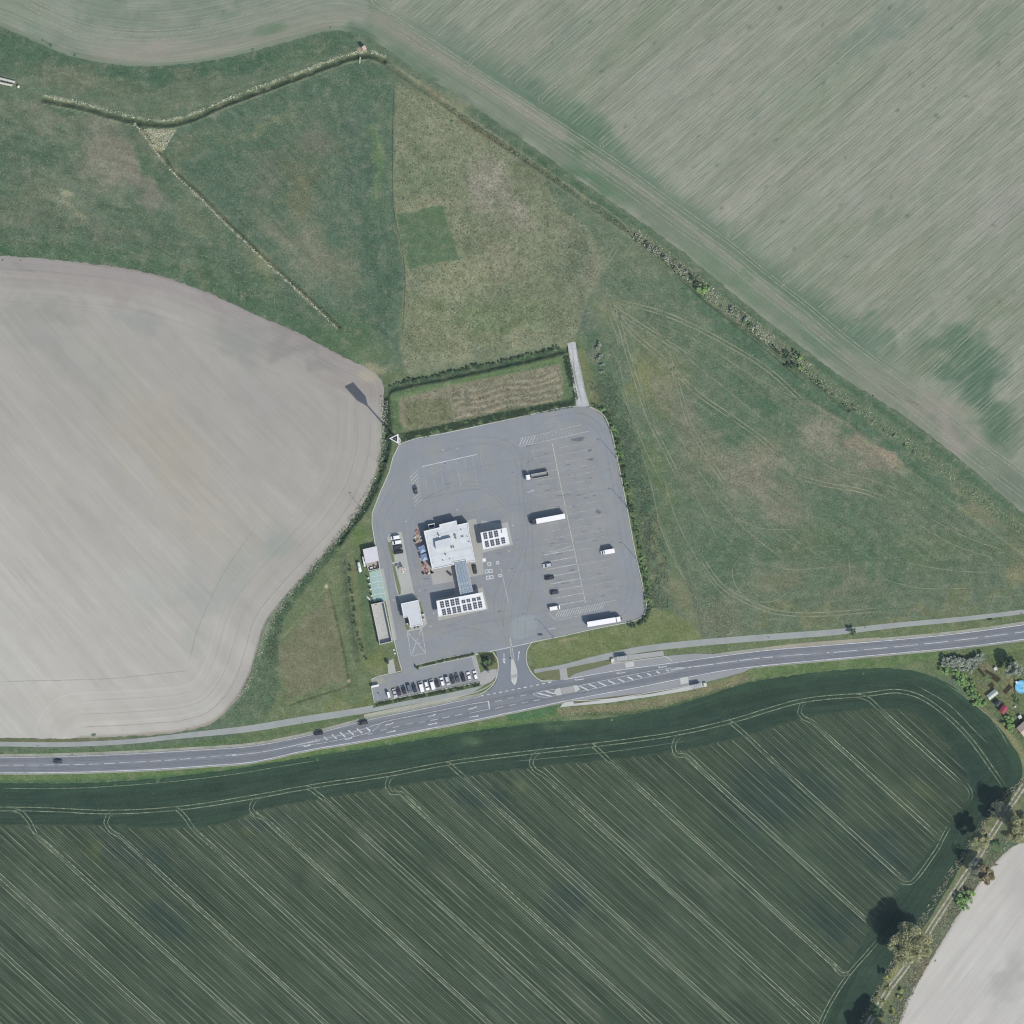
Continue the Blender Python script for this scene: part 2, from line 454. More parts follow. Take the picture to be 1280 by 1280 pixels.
def striped_mat(name, kind):
    """field whose fine texture follows the working direction stored as s (across) and t (along), in px"""
    m = bpy.data.materials.new(name); t, b, o = nodes(m)
    p = geo_pos(t); c = attr(t, 'tone').outputs['Color']
    s = attr(t, 'across').outputs['Fac']; l = attr(t, 'along').outputs['Fac']; wgt = attr(t, 'rows').outputs['Fac']
    def st(ss, ls, detail=2.0, off=0.0):
        cv = t.nodes.new('ShaderNodeCombineXYZ')
        t.links.new(math_(t, 'MULTIPLY', s, ss), cv.inputs[0]); t.links.new(math_(t, 'MULTIPLY', l, ls), cv.inputs[1])
        cv.inputs[2].default_value = off
        return noise(t, cv.outputs[0], 1.0, detail, .55)
    n1 = noise(t, p, 1.4, 4, .7); n2 = noise(t, p, .12, 4, .6)
    g, mid, k1, k2 = {'crop': (.42, .10, .14, .12), 'soil': (.055, .03, .04, .05), 'stubble': (.19, .06, .08, .07)}[kind]
    f = math_(t, 'MULTIPLY', rng(t, n1, .25, .75, 1 - g, 1 + g), rng(t, n2, .25, .75, 1 - mid, 1 + mid))
    f = math_(t, 'MULTIPLY', f, rng(t, st(.55, .012), .3, .7, 1 - k1, 1 + k1))
    f = math_(t, 'MULTIPLY', f, rng(t, st(.13, .006, 3, 4.0), .3, .7, 1 - k2, 1 + k2))
    col = scalec(t, c, f)
    if kind == 'crop':
        # drill gaps every 7.67 px (three metres), each gap with its own strength
        def comb(period, width, off, seed, lo, hi, breaks):
            q = math_(t, 'DIVIDE', math_(t, 'ADD', s, off), period)
            fr = math_(t, 'ABSOLUTE', math_(t, 'SUBTRACT', math_(t, 'FRACT', q), .5))
            line = rng(t, fr, .5 * width / period * 2, .5 * width / period * .4, 0, 1)
            wn = t.nodes.new('ShaderNodeTexWhiteNoise'); wn.noise_dimensions = '2D'
            cv = t.nodes.new('ShaderNodeCombineXYZ'); t.links.new(math_(t, 'FLOOR', q), cv.inputs[0]); cv.inputs[1].default_value = seed
            t.links.new(cv.outputs[0], wn.inputs['Vector'])
            a = rng(t, wn.outputs[0], 0, 1, lo, hi)
            br = rng(t, st(.13, .02, 3, seed), .5 - breaks, .5 + breaks, .15, 1)
            return math_(t, 'MULTIPLY', math_(t, 'MULTIPLY', line, a), br)
        big = comb(68.8 / 9, .9, 3.9, 3.0, .42, 1.0, .14)
        fine = comb(68.8 / 27, .7, 1.1, 8.0, .0, .55, .18)
        both = math_(t, 'MULTIPLY', math_(t, 'MAXIMUM', big, fine), wgt)
        col = mixc(t, math_(t, 'MULTIPLY', both, .95), col, K(150, 158, 134))
    if kind == 'stubble':
        def comb2(period, width, seed, hi, thr):
            q = math_(t, 'DIVIDE', s, period)
            fr = math_(t, 'ABSOLUTE', math_(t, 'SUBTRACT', math_(t, 'FRACT', q), .5))
            line = rng(t, fr, .5 * width / period * 2, .5 * width / period * .4, 0, 1)
            br = rng(t, st(1 / period, .03, 3, seed), thr, thr + .2, 0, hi)
            return math_(t, 'MULTIPLY', line, br)
        both = math_(t, 'MULTIPLY', math_(t, 'MAXIMUM', comb2(5.3, .9, 2.0, .6, .42), comb2(2.4, .8, 6.0, .35, .40)), wgt)
        col = mixc(t, math_(t, 'MULTIPLY', comb2(3.7, 1.5, 11.0, .9, .40), math_(t, 'MULTIPLY', wgt, .6)), col, K(98, 118, 98))
        col = mixc(t, math_(t, 'MULTIPLY', both, .8), col, K(184, 183, 160))
    t.links.new(col, b.inputs['Base Color'])
    bump(t, b, n1, .35 if kind == 'crop' else .2, .2)
    b.inputs['Specular IOR Level'].default_value = .05; b.inputs['Roughness'].default_value = 1
    return m
M_MEADOW = ground_mat('meadow_grass', .42, 1.15, .13, .33, .6)
M_CROP = striped_mat('green_crop', 'crop')
M_SOIL = striped_mat('bare_soil', 'soil')
M_STUB = striped_mat('stubble_soil', 'stubble')

# ---- outlines (photo pixels)
NORTH = [(-60, 14), (0, 33), (40, 50), (85, 69), (130, 79), (180, 83), (240, 79), (300, 68), (360, 52), (420, 38), (455, 44), (480, 60),
         (520, 88), (600, 138), (650, 172), (720, 222), (800, 276), (850, 312), (930, 378), (1000, 432), (1060, 476), (1130, 520),
         (1200, 574), (1290, 650), (1345, 695), (1345, -60), (900, -60), (500, -60), (-60, -60)]
BARE = [(-60, 320), (0, 320), (100, 328), (180, 340), (250, 362), (320, 393), (380, 420), (430, 447), (462, 462), (478, 478), (478, 520), (476, 560),
        (470, 590), (458, 622), (430, 664), (395, 704), (355, 748), (332, 778), (321, 812), (312, 842), (297, 872), (272, 899), (240, 912),
        (180, 919), (100, 923), (0, 922), (-60, 922)]
CROP = [(-60, 980), (0, 979), (100, 979), (200, 973), (300, 960), (400, 944), (500, 929), (600, 913), (680, 903), (760, 897), (850, 880), (930, 855),
        (1000, 843), (1080, 836), (1140, 838), (1180, 852), (1215, 878), (1245, 905), (1268, 935), (1278, 960), (1272, 985), (1250, 1004),
        (1222, 1045), (1196, 1092), (1160, 1150), (1128, 1195), (1100, 1235), (1075, 1290), (1040, 1345), (-60, 1345)]
SEFIELD = [(1345, 1010), (1300, 1040), (1262, 1062), (1238, 1085), (1210, 1125), (1180, 1172), (1152, 1220), (1132, 1255), (1118, 1300), (1100, 1345), (1345, 1345)]
LOT = [(498, 557), (515, 550), (560, 541), (640, 524), (700, 511), (722, 508), (738, 509), (752, 518), (762, 536), (769, 565), (780, 620), (793, 690),
       (803, 735), (807, 758), (803, 769), (792, 775.5), (775, 779), (740, 786), (700, 795), (663, 803.5), (620, 813), (593.5, 818.5), (603, 851),
       (468.5, 877), (464.5, 857), (473, 846), (503, 840), (499, 822), (492, 795), (482, 745), (472, 695), (465.5, 655), (466, 640), (476, 615), (487, 590), (491, 572)]
DITCH1 = [(54, 125), (100, 134), (160, 150), (205, 156), (235, 150), (280, 131), (330, 112), (390, 90), (440, 72), (462, 70), (480, 76)]
DITCH2 = [(170, 152), (182, 166), (212, 206), (250, 243), (300, 292), (340, 330), (380, 366), (424, 408)]
DITCH3 = [(480, 76), (500, 92), (530, 112), (580, 148), (640, 188), (690, 222), (740, 258), (790, 292), (840, 332), (885, 376), (930, 408),
          (975, 442), (1010, 470), (1060, 512), (1110, 548), (1160, 582), (1210, 622), (1260, 660), (1345, 730)]
DITCH4 = [(716, 434), (690, 441), (640, 453), (560, 470), (505, 481), (484, 489), (482, 505), (484, 545), (480, 575), (470, 605), (455, 635), (430, 668), (424, 678)]
def norm01(d, w): return 1 - sstep(0, w, d)

def relief(x, y):
    z = (fbm(x, y, 9, 11, 3) - .5) * .10
    def chan(pts, wd, depth, soft=1.0):
        d = dist_poly(x, y, smooth_path(pts, 6), wd + 4)
        return -depth * (1 - sstep(wd * .12, wd * .5, d + (fbm(x, y, 9, 19, 3) - .5) * 3.2))
    z += chan(DITCH1, 8, 1.05) + chan(DITCH2, 6, .9) + chan(DITCH3[:14], 8, 1.1)
    z += chan(DITCH4[:9], 11, 1.3) + chan(DITCH4[8:], 9, 1.2)
    z += chan([(429, 700), (432, 740), (440, 790), (447, 825)], 7, .5)
    z += chan([(412, 736), (424, 790), (433, 835), (436, 856)], 2.6, .35) + chan([(436, 857), (400, 869), (362, 881)], 2.6, .35)
    return z

def paint_meadow(x, y):
    C = Canvas(x, y, (90, 109, 95))
    # verges and lawns round the station
    C.poly([(300, 1000), (300, 900), (345, 760), (400, 690), (470, 600), (480, 470), (745, 420), (770, 520), (830, 790), (1300, 740), (1300, 830), (600, 930)], (99, 115, 88), .9, 5, 4)
    # band below the north field
    C.stroke([(-60, 30), (0, 50), (60, 74), (130, 92), (200, 94), (280, 86), (360, 66), (430, 48)], 24, (70, 97, 83), .9, .8)
    C.blob(105, 100, 70, 13, (104, 112, 98), .8, 14); C.blob(240, 118, 110, 16, (98, 112, 97), .7, -12)
    C.blob(385, 62, 60, 14, (84, 106, 88), .7, -18); C.blob(20, 70, 50, 22, (74, 100, 84), .6)
    C.stroke([(60, 82), (110, 104), (170, 122)], 1.6, (122, 128, 110), .5); C.stroke([(270, 118), (340, 96), (400, 76)], 1.6, (118, 126, 108), .4)
    # west meadow
    C.poly([(-60, 125), (50, 128), (160, 152), (210, 205), (300, 292), (425, 412), (475, 470), (250, 360), (-60, 320)], (85, 106, 92), .9, 3)
    C.blob(150, 190, 62, 40, (124, 124, 116), .85, 35); C.blob(125, 218, 40, 22, (132, 131, 122), .6, 40, .6)
    C.blob(178, 232, 42, 14, (132, 128, 124), .7, 45, .4); C.blob(60, 150, 80, 14, (112, 118, 108), .6, 12)
    C.blob(82, 243, 11, 4, (168, 168, 146), .8, 20, .5); C.blob(103, 270, 9, 3.5, (168, 168, 148), .8, 30, .5)
    C.blob(92, 256, 24, 5, (138, 138, 116), .6, 42, .5); C.blob(60, 222, 70, 20, (110, 118, 108), .6, 20, .5)
    C.blob(188, 208, 34, 11, (70, 100, 80), .8, 60); C.blob(30, 190, 60, 22, (76, 100, 86), .6); C.blob(30, 270, 60, 26, (96, 108, 96), .7)
    C.blob(120, 285, 50, 18, (100, 110, 100), .7, 20, .6); C.blob(40, 240, 30, 14, (104, 112, 96), .5)
    C.stroke([(-60, 312), (60, 316), (180, 326), (270, 356), (360, 400), (430, 435)], 20, (74, 101, 82), .8, .8)
    C.blob(280, 340, 60, 13, (72, 98, 80), .6, 25); C.blob(250, 352, 40, 8, (112, 120, 98), .5, 22, .6); C.blob(330, 330, 40, 9, (118, 124, 100), .6, 43, .5)
    C.blob(245, 275, 30, 14, (108, 117, 98), .6, 40)
    # triangle between the two ditches
    C.poly([(190, 165), (235, 155), (330, 117), (445, 78), (478, 82), (490, 110), (491, 262), (504, 340), (503, 430), (478, 460), (425, 405), (300, 285)], (82, 105, 92), .95, 2.5)
    C.blob(450, 110, 44, 26, (75, 102, 87), .8); C.blob(380, 190, 60, 34, (92, 106, 92), .7, -20, .5); C.blob(322, 165, 56, 9, (108, 120, 98), .7, -18, .5)
    C.blob(232, 190, 26, 18, (102, 112, 94), .7, -30, .5); C.blob(275, 205, 34, 16, (72, 98, 84), .6, -20); C.blob(395, 175, 22, 14, (108, 108, 104), .5)
    C.blob(375, 245, 26, 42, (108, 113, 94), .7, -10, .5); C.blob(388, 228, 10, 8, (74, 84, 70), .5); C.blob(330, 225, 24, 30, (104, 108, 102), .5)
    C.blob(398, 320, 44, 32, (122, 124, 112), .8, 38, .5); C.blob(345, 290, 44, 13, (114, 117, 106), .7, 42, .4); C.blob(430, 350, 22, 34, (104, 113, 99), .6, -10)
    C.blob(450, 200, 22, 80, (74, 98, 88), .6, 0, .4); C.blob(474, 215, 8, 66, (96, 122, 88), .7, -3, .3); C.blob(460, 305, 26, 60, (74, 99, 86), .7)
    C.blob(480, 385, 14, 60, (70, 96, 82), .7); C.blob(430, 415, 40, 26, (78, 104, 80), .8); C.blob(330, 350, 30, 10, (80, 106, 86), .6, 40)
    C.blob(460, 440, 30, 18, (96, 116, 90), .7, 0, .6); C.blob(468, 462, 20, 9, (152, 148, 126), .75, 15, .6)
    for k in range(7):
        a = 300 + k * 15; C.stroke([(a, 250 + k * 3), (a + 70, 330 + k * 6)], 1.4, (128, 132, 116), .28, smooth=False)
    # rough pasture
    C.poly([(494, 86), (520, 112), (600, 166), (680, 222), (700, 262), (745, 292), (760, 330), (735, 370), (720, 428), (640, 446), (505, 470), (500, 430), (506, 338), (492, 262), (494, 150)],
           (119, 129, 110), .97, 2.5)
    C.blob(560, 150, 60, 28, (128, 136, 116), .7, 38, .5); C.blob(515, 185, 24, 60, (112, 124, 104), .7, 0, .5); C.blob(530, 225, 30, 28, (108, 126, 104), .6)
    C.blob(612, 235, 32, 44, (146, 144, 137), .85, -35, .5); C.blob(650, 270, 16, 26, (148, 145, 137), .75, -25, .5); C.blob(620, 330, 30, 24, (140, 140, 124), .7, 0, .6)
    C.blob(533, 253, 32, 12, (146, 146, 128), .75, -10, .4); C.blob(570, 345, 42, 24, (134, 141, 116), .7, 0, .6); C.blob(680, 330, 26, 30, (112, 124, 104), .6)
    C.blob(600, 300, 18, 30, (112, 122, 104), .6); C.blob(560, 400, 60, 30, (118, 130, 102), .7, 0, .5); C.blob(630, 395, 70, 30, (108, 127, 98), .7, -10, .5)
    C.blob(525, 420, 22, 30, (128, 134, 112), .6); C.blob(605, 425, 80, 9, (134, 138, 114), .6, -12, .4); C.blob(700, 300, 24, 30, (122, 128, 112), .6); C.blob(500, 95, 16, 14, (90, 110, 96), .8, 40)
    C.blob(725, 335, 30, 60, (104, 117, 102), .7, -20, .5)
    C.grain(14, 4, 21, mask=pip(x, y, [(494, 95), (700, 230), (770, 330), (715, 428), (505, 470), (492, 262)]).astype(float))
    C.grain(15, 14, 22, mask=pip(x, y, [(494, 95), (700, 230), (770, 330), (715, 428), (505, 470), (492, 262)]).astype(float), tint=(1.1, 1, 1.1))
    # the mown green square
    C.poly([(494, 268), (553, 256), (557, 270), (576, 324), (510, 335), (500, 300)], (80, 106, 84), .85, 2.5, 3.5)
    C.stroke([(555, 258), (560, 275), (577, 322)], 3, (118, 128, 102), .6); C.stroke([(494, 268), (498, 290), (506, 334)], 2, (122, 132, 108), .7)
    # east meadow
    C.poly([(700, 226), (790, 292), (885, 378), (1010, 472), (1160, 584), (1345, 730), (1345, 750), (1280, 762), (960, 792), (880, 800), (850, 740), (820, 640), (770, 510), (740, 430), (735, 380), (760, 330)],
           (94, 112, 97), .97, 4)
    C.blob(740, 260, 36, 18, (104, 118, 104), .6, 35); C.blob(800, 330, 40, 26, (104, 117, 100), .6, 35, .5); C.blob(760, 385, 34, 22, (118, 127, 104), .7, 10, .5)
    C.blob(745, 340, 16, 26, (120, 124, 110), .6); C.blob(800, 360, 50, 8, (84, 106, 90), .6, 20)
    C.stroke([(860, 362), (900, 402), (960, 452), (1010, 490), (1060, 525), (1120, 570), (1200, 630)], 20, (72, 101, 85), .75, .8)
    C.blob(890, 440, 56, 22, (92, 112, 94), .6, 38, .5); C.blob(950, 500, 60, 16, (74, 103, 86), .75, 38, .5); C.blob(930, 540, 50, 26, (82, 108, 92), .7, 38, .5)
    C.blob(820, 470, 30, 60, (118, 124, 98), .8, -25, .5); C.blob(800, 470, 14, 46, (122, 130, 90), .5, -18, .6); C.blob(850, 520, 22, 50, (112, 114, 104), .6, -22, .5)
    C.blob(850, 590, 36, 50, (84, 108, 88), .6, -25, .5); C.blob(880, 570, 40, 50, (116, 120, 106), .65, -35, .5)
    C.blob(940, 598, 54, 34, (132, 130, 120), .85, 15, .5); C.blob(990, 630, 34, 26, (126, 125, 114), .8, 30, .5); C.blob(955, 560, 24, 16, (112, 116, 98), .6)
    C.blob(1022, 540, 26, 26, (134, 134, 124), .85, 30, .5); C.blob(1080, 572, 52, 20, (134, 130, 120), .85, 24, .5); C.blob(1110, 577, 26, 8, (152, 142, 132), .7, 30, .5)
    C.blob(1060, 600, 50, 16, (116, 120, 108), .6, 15, .5); C.blob(1030, 630, 60, 20, (80, 106, 90), .7, 20, .5)
    C.blob(1060, 690, 90, 40, (80, 106, 88), .75, 5, .5); C.blob(1130, 620, 50, 26, (92, 110, 92), .6, 20); C.blob(1160, 690, 60, 30, (96, 114, 92), .6, 10, .5)
    C.blob(1010, 680, 40, 34, (100, 114, 92), .5); C.blob(965, 730, 40, 20, (112, 117, 98), .75, 0, .5); C.blob(1060, 735, 46, 22, (106, 113, 98), .6, 0, .6)
    C.blob(900, 700, 30, 60, (80, 105, 88), .7, -15, .5); C.blob(1000, 770, 80, 12, (110, 117, 92), .7, -3, .4); C.blob(1200, 750, 90, 10, (108, 116, 90), .6, -8, .4)
    C.blob(1230, 640, 60, 14, (114, 118, 100), .7, 36, .4); C.blob(1270, 720, 16, 14, (140, 136, 110), .7, 0, .6); C.blob(1290, 690, 40, 40, (106, 114, 94), .6)
    C.blob(1150, 770, 80, 8, (116, 118, 96), .6, -5, .4); C.blob(1245, 690, 30, 10, (88, 108, 86), .6, 36)
    C.blob(840, 690, 15, 60, (84, 108, 86), .7, -18); C.blob(850, 740, 18, 30, (120, 122, 100), .75, -10, .6); C.blob(856, 785, 26, 14, (112, 118, 86), .7)
    C.blob(900, 770, 34, 26, (104, 113, 98), .8, -20, .5); C.blob(885, 790, 14, 10, (112, 122, 110), .6)
    C.stroke([(835, 650), (852, 700), (868, 750), (880, 795)], 5, (84, 98, 82), .55); C.stroke([(820, 640), (840, 690), (858, 730)], 1.8, (134, 142, 124), .45)
    C.stroke([(738, 425), (752, 460), (770, 510), (790, 575), (812, 640)], 24, (74, 102, 84), .75, .7)
    C.blob(745, 440, 10, 18, (92, 108, 98), .7, -10); C.blob(735, 400, 16, 20, (100, 112, 104), .5)
    C.stroke([(727, 440), (735, 470), (745, 505)], 9, (106, 116, 88), .8, .5)
    C.blob(820, 600, 12, 60, (90, 110, 82), .7, -13, .4); C.blob(816, 680, 9, 50, (122, 124, 92), .6, -10, .4)
    # bank on both sides of the long ditch
    C.stroke(DITCH3[:6], 9, (100, 108, 92), .6, .6, 3); C.stroke(DITCH3[:3], 18, (96, 112, 98), .5)
    C.stroke(offset_path(np.array(DITCH3[1:7], float), -4).tolist(), 3, (148, 148, 126), .65, .5, 3)
    C.stroke(offset_path(np.array(DITCH3[2:8], float), 4.5).tolist(), 3, (124, 132, 110), .5, .5, 3)
    C.stroke([(575, 150), (640, 190)], 2.6, (124, 100, 82), .55, smooth=False); C.stroke([(536, 112), (552, 122)], 2.6, (128, 100, 84), .5, smooth=False)
    C.stroke([(640, 178), (720, 232), (800, 286), (880, 352), (960, 412), (1040, 470), (1120, 524), (1200, 586), (1290, 656)], 7, (72, 101, 82), .7, .7, 3)
    C.stroke([(790, 288), (840, 326), (880, 362), (930, 400), (980, 438), (1010, 462)], 17, (108, 120, 102), .8, .4, 5)
    C.stroke([(1010, 462), (1060, 500), (1110, 536), (1160, 572), (1210, 612), (1290, 672)], 16, (96, 116, 94), .8, .4, 4)
    C.stroke([(1014, 505), (1040, 520), (1068, 536)], 4, (134, 130, 118), .7, .5, 2); C.stroke([(1085, 556), (1110, 566), (1128, 580)], 5, (150, 138, 130), .75, .5, 2)
    C.stroke([(1068, 542), (1110, 572), (1160, 604), (1220, 650), (1280, 694)], 2.2, (138, 142, 112), .5)
    # drainage ditches: banks
    o1 = offset_path(smooth_path(DITCH1, 6), -5.2)
    C.stroke(smooth_path(DITCH1, 6).tolist(), 8, (78, 92, 78), .9, .4, 2.5, False)
    C.stroke(smooth_path(DITCH1, 6).tolist(), 3, (52, 70, 60), .8, .5, 1, False)
    C.stroke(o1.tolist(), 1.8, (150, 156, 134), .7, .7, 6.5, False)
    C.stroke(offset_path(smooth_path(DITCH1, 6), 5.4).tolist(), 1.6, (140, 150, 126), .6, .4, 2, False)
    o2 = offset_path(smooth_path(DITCH2, 6), 3.4)
    C.stroke(smooth_path(DITCH2, 6).tolist(), 3.4, (66, 80, 66), .85, .4, 1, False)
    C.stroke(o2.tolist(), 2.0, (156, 154, 136), .7, .5, 4.5, False)
    C.poly([(178, 161), (222, 162), (210, 176), (203, 190), (194, 186), (186, 172)], (172, 166, 138), .85, 2.2, 2)
    C.blob(450, 62, 5, 4, (182, 165, 150), .9)
    # west ditch and its reeds
    C.stroke([(481, 500), (483, 545), (478, 578), (465, 612), (440, 652), (408, 692), (372, 736), (345, 775), (334, 800)], 14, (76, 100, 80), .95, .4, 2)
    C.stroke([(483, 500), (485, 545), (480, 576), (468, 607), (450, 638), (432, 662), (424, 680)], 8, (58, 82, 68), .85, .5)
    C.stroke([(476, 560), (471, 585), (459, 615), (434, 654), (400, 695), (362, 741), (338, 775), (326, 806), (318, 840), (300, 872), (278, 896)], 5, (124, 134, 120), .75, .5, 3)
    C.poly([(338, 775), (360, 755), (352, 800), (346, 870), (330, 905), (290, 905), (278, 898), (312, 860), (326, 812)], (84, 106, 88), .9, 3, 3)
    C.grain(11, 4, 41, mask=pip(x, y, [(320, 830), (345, 800), (346, 880), (300, 905)]).astype(float))
    # plot west of the wash
    C.poly([(412, 742), (424, 790), (433, 850), (400, 862), (357, 876), (347, 810), (380, 775)], (110, 114, 96), .9, 2.5, 3)
    C.grain(7, 9, 44, mask=pip(x, y, [(412, 742), (433, 850), (357, 876), (347, 810)]).astype(float), tint=(1, .8, .8))
    C.stroke([(412, 736), (424, 790), (433, 835), (436, 856)], 2.4, (70, 78, 64), .7, .4); C.stroke([(436, 857), (400, 869), (362, 881)], 2.4, (70, 80, 64), .8, .4)
    C.blob(408, 733, 2.6, 3, (196, 190, 168), .9); C.blob(436, 851, 2, 2.4, (214, 190, 180), .8)
    C.stroke([(350, 800), (378, 768), (405, 738)], 3, (124, 128, 104), .5, .5, 3)
    C.stroke([(429, 695), (431, 735), (438, 785), (446, 825)], 7, (74, 86, 76), .7, .6)
    C.stroke([(440, 700), (447, 745), (452, 790), (456, 826)], 6, (116, 118, 90), .7, .5); C.stroke([(449, 700), (456, 760), (462, 820)], 12, (84, 108, 84), .8, .6, 3)
    C.blob(470, 830, 20, 16, (104, 116, 78), .8, 0, .5); C.blob(440, 885, 40, 14, (108, 118, 80), .7, -10, .5); C.blob(448, 672, 12, 14, (92, 118, 74), .8)
    # plot north of the lot
    C.poly([(486, 488), (505, 483), (640, 456), (704, 440), (712, 460), (719, 504), (640, 520), (512, 548), (492, 550), (486, 520)], (86, 110, 84), .95, 2)
    C.poly([(497, 496), (560, 482), (700, 455), (704, 480), (702, 500), (640, 515), (560, 529), (510, 540), (500, 528)], (130, 129, 116), .95, 2, 2)
    C.poly([(506, 505), (545, 495), (562, 500), (566, 520), (540, 532), (508, 538)], (104, 112, 88), .8, 3, 3)
    q = np.sin((y + x * .17 + C.wy * 6.0) * 2 * PI / 7.5) * pip(x, y, [(565, 492), (700, 462), (704, 498), (570, 528)])
    C.mix(sstep(0, 1, q) * (.35 + fbm(x, y, 12, 3, 2)), (162, 157, 144), .6); C.mix(sstep(0, 1, -q) * (.2 + fbm(x, y, 10, 9, 2)), (98, 96, 86), .6)
    C.grain(17, 3.5, 47, mask=pip(x, y, [(500, 497), (700, 456), (704, 498), (512, 538)]).astype(float))
    C.stroke([(494, 545), (560, 532), (640, 515), (718, 501)], 6, (66, 92, 70), .9, .5)
    C.stroke([(484, 489), (505, 481), (560, 470), (640, 453), (700, 440)], 10, (58, 80, 70), .85, .5); C.stroke([(490, 476), (560, 460), (640, 443), (700, 430)], 5, (108, 124, 108), .6)
    C.stroke([(490, 500), (560, 480), (640, 462), (704, 448)], 4, (100, 124, 86), .7); C.stroke([(712, 446), (716, 475), (720, 500)], 6, (72, 94, 72), .8)
    # strip between path and road, verge of the crop
    C.stroke([(-60, 944), (60, 943), (200, 936), (320, 920), (430, 897), (520, 880), (600, 865)], 9, (84, 108, 78), .8)
    C.stroke([(-60, 925), (100, 926), (200, 922), (280, 912)], 4, (104, 104, 78), .8)
    C.stroke([(-60, 972), (100, 971), (220, 965), (320, 954), (420, 938), (520, 922), (620, 905), (700, 890)], 9, (94, 120, 78), .8, .5, 2)
    C.stroke([(-60, 980), (100, 979), (220, 972), (320, 960), (420, 943), (520, 927), (620, 911), (700, 903)], 8, (68, 102, 72), .8)
    C.stroke([(640, 896), (690, 888), (706, 885)], 12, (70, 108, 80), .8); C.stroke([(700, 888), (780, 884), (840, 873), (900, 857), (940, 843)], 10, (124, 124, 98), .9, .5, 3)
    C.stroke([(720, 893), (800, 890), (860, 876), (920, 858), (960, 848)], 5, (66, 86, 64), .6, .5, 2)
    C.stroke([(940, 842), (1010, 834), (1100, 828), (1180, 818)], 12, (90, 116, 78), .8)
    C.stroke([(700, 850), (740, 836), (768, 828)], 5, (112, 116, 84), .7)
    C.poly([(664, 806), (700, 799), (790, 781), (835, 760), (880, 800), (780, 812), (700, 830), (668, 838)], (106, 120, 84), .8, 3)
    C.stroke([(700, 801), (722, 797)], 3, (160, 152, 126), .5, smooth=False)
    # garden in the lower right
    C.poly([(1172, 822), (1300, 805), (1345, 800), (1345, 1000), (1280, 960), (1262, 925), (1225, 895), (1195, 850)], (102, 118, 82), .9, 3)
    C.blob(1228, 862, 16, 14, (120, 122, 92), .8, 0, .5); C.blob(1262, 862, 14, 20, (138, 132, 104), .7, 0, .5); C.blob(1235, 836, 20, 5, (134, 124, 114), .7, 20)
    C.blob(1262, 880, 10, 14, (112, 124, 84), .6); C.blob(1245, 820, 40, 8, (96, 118, 82), .7); C.blob(1268, 835, 20, 12, (108, 126, 88), .6)
    C.stroke([(1222, 880), (1245, 902), (1270, 930), (1282, 955)], 6, (142, 136, 116), .6, .5, 3)
    # verge along the farm track
    C.stroke([(1345, 905), (1290, 980), (1255, 1012), (1222, 1062), (1185, 1118), (1150, 1175), (1118, 1225), (1085, 1290), (1050, 1345)], 26, (108, 116, 90), .9, .5)
    C.stroke([(1245, 1085), (1215, 1120), (1185, 1165), (1158, 1210)], 12, (96, 104, 88), .75, .6, 4); C.blob(1243, 1062, 14, 8, (80, 112, 78), .8, -50); C.blob(1150, 1215, 10, 22, (124, 116, 102), .8, 30)
    C.blob(1115, 1215, 12, 6, (130, 138, 84), .7, -40)
    C.grain(6, 5, 61); C.grain(6, 30, 62, tint=(1.2, .9, .9)); C.grain(4, 2.6, 63)
    C.grain(6, 3.5, 64, ang=math.radians(40), stretch=9)
    em = pip(x, y, [(745, 300), (1010, 480), (1280, 690), (1280, 700), (900, 700), (770, 500)]).astype(float)
    C.grain(11, 3.0, 71, ang=math.radians(52), stretch=16, mask=em * sstep(900, 760, x) + .001); C.grain(11, 3.0, 72, ang=math.radians(36), stretch=16, mask=em * sstep(760, 900, x))
    lm = pip(x, y, [(870, 690), (1290, 660), (1290, 760), (960, 790), (880, 760)]).astype(float); C.grain(10, 3.0, 73, ang=math.radians(-4), stretch=18, mask=lm)
    tm = pip(x, y, [(190, 165), (478, 82), (503, 430), (425, 405)]).astype(float)
    C.grain(9, 3.0, 74, ang=math.radians(86), stretch=12, mask=tm * sstep(380, 440, x)); C.grain(9, 3.0, 75, ang=math.radians(48), stretch=12, mask=tm * sstep(440, 380, x))
    wm = pip(x, y, [(-60, 125), (160, 150), (300, 292), (425, 412), (250, 355), (-60, 315)]).astype(float); C.grain(9, 3.0, 76, ang=math.radians(14), stretch=10, mask=wm); C.grain(12, 7, 77, ang=math.radians(20), stretch=3, mask=wm, tint=(1.2, 1, 1))
    am = pip(x, y, [(-60, 40), (180, 92), (450, 45), (440, 72), (205, 150), (-60, 120)]).astype(float); C.grain(8, 3.0, 78, ang=math.radians(-6), stretch=12, mask=am)
    g_ = C.c.mean(1, keepdims=True); C.c = (C.c * 1.02 - g_ * .02) + np.array([5, 4, -1])
    return C.c

rect_m = (-60, -60, 1342, 1342)
drops = [smooth_path(NORTH, 6, True), smooth_path(BARE, 6, True), smooth_path(CROP, 6, True), smooth_path(SEFIELD, 6, True), np.array(LOT, float)]
region('meadow', None, 1.75, 0.0, paint_meadow, M_MEADOW, drop=drops, zfun=relief, rect=rect_m)

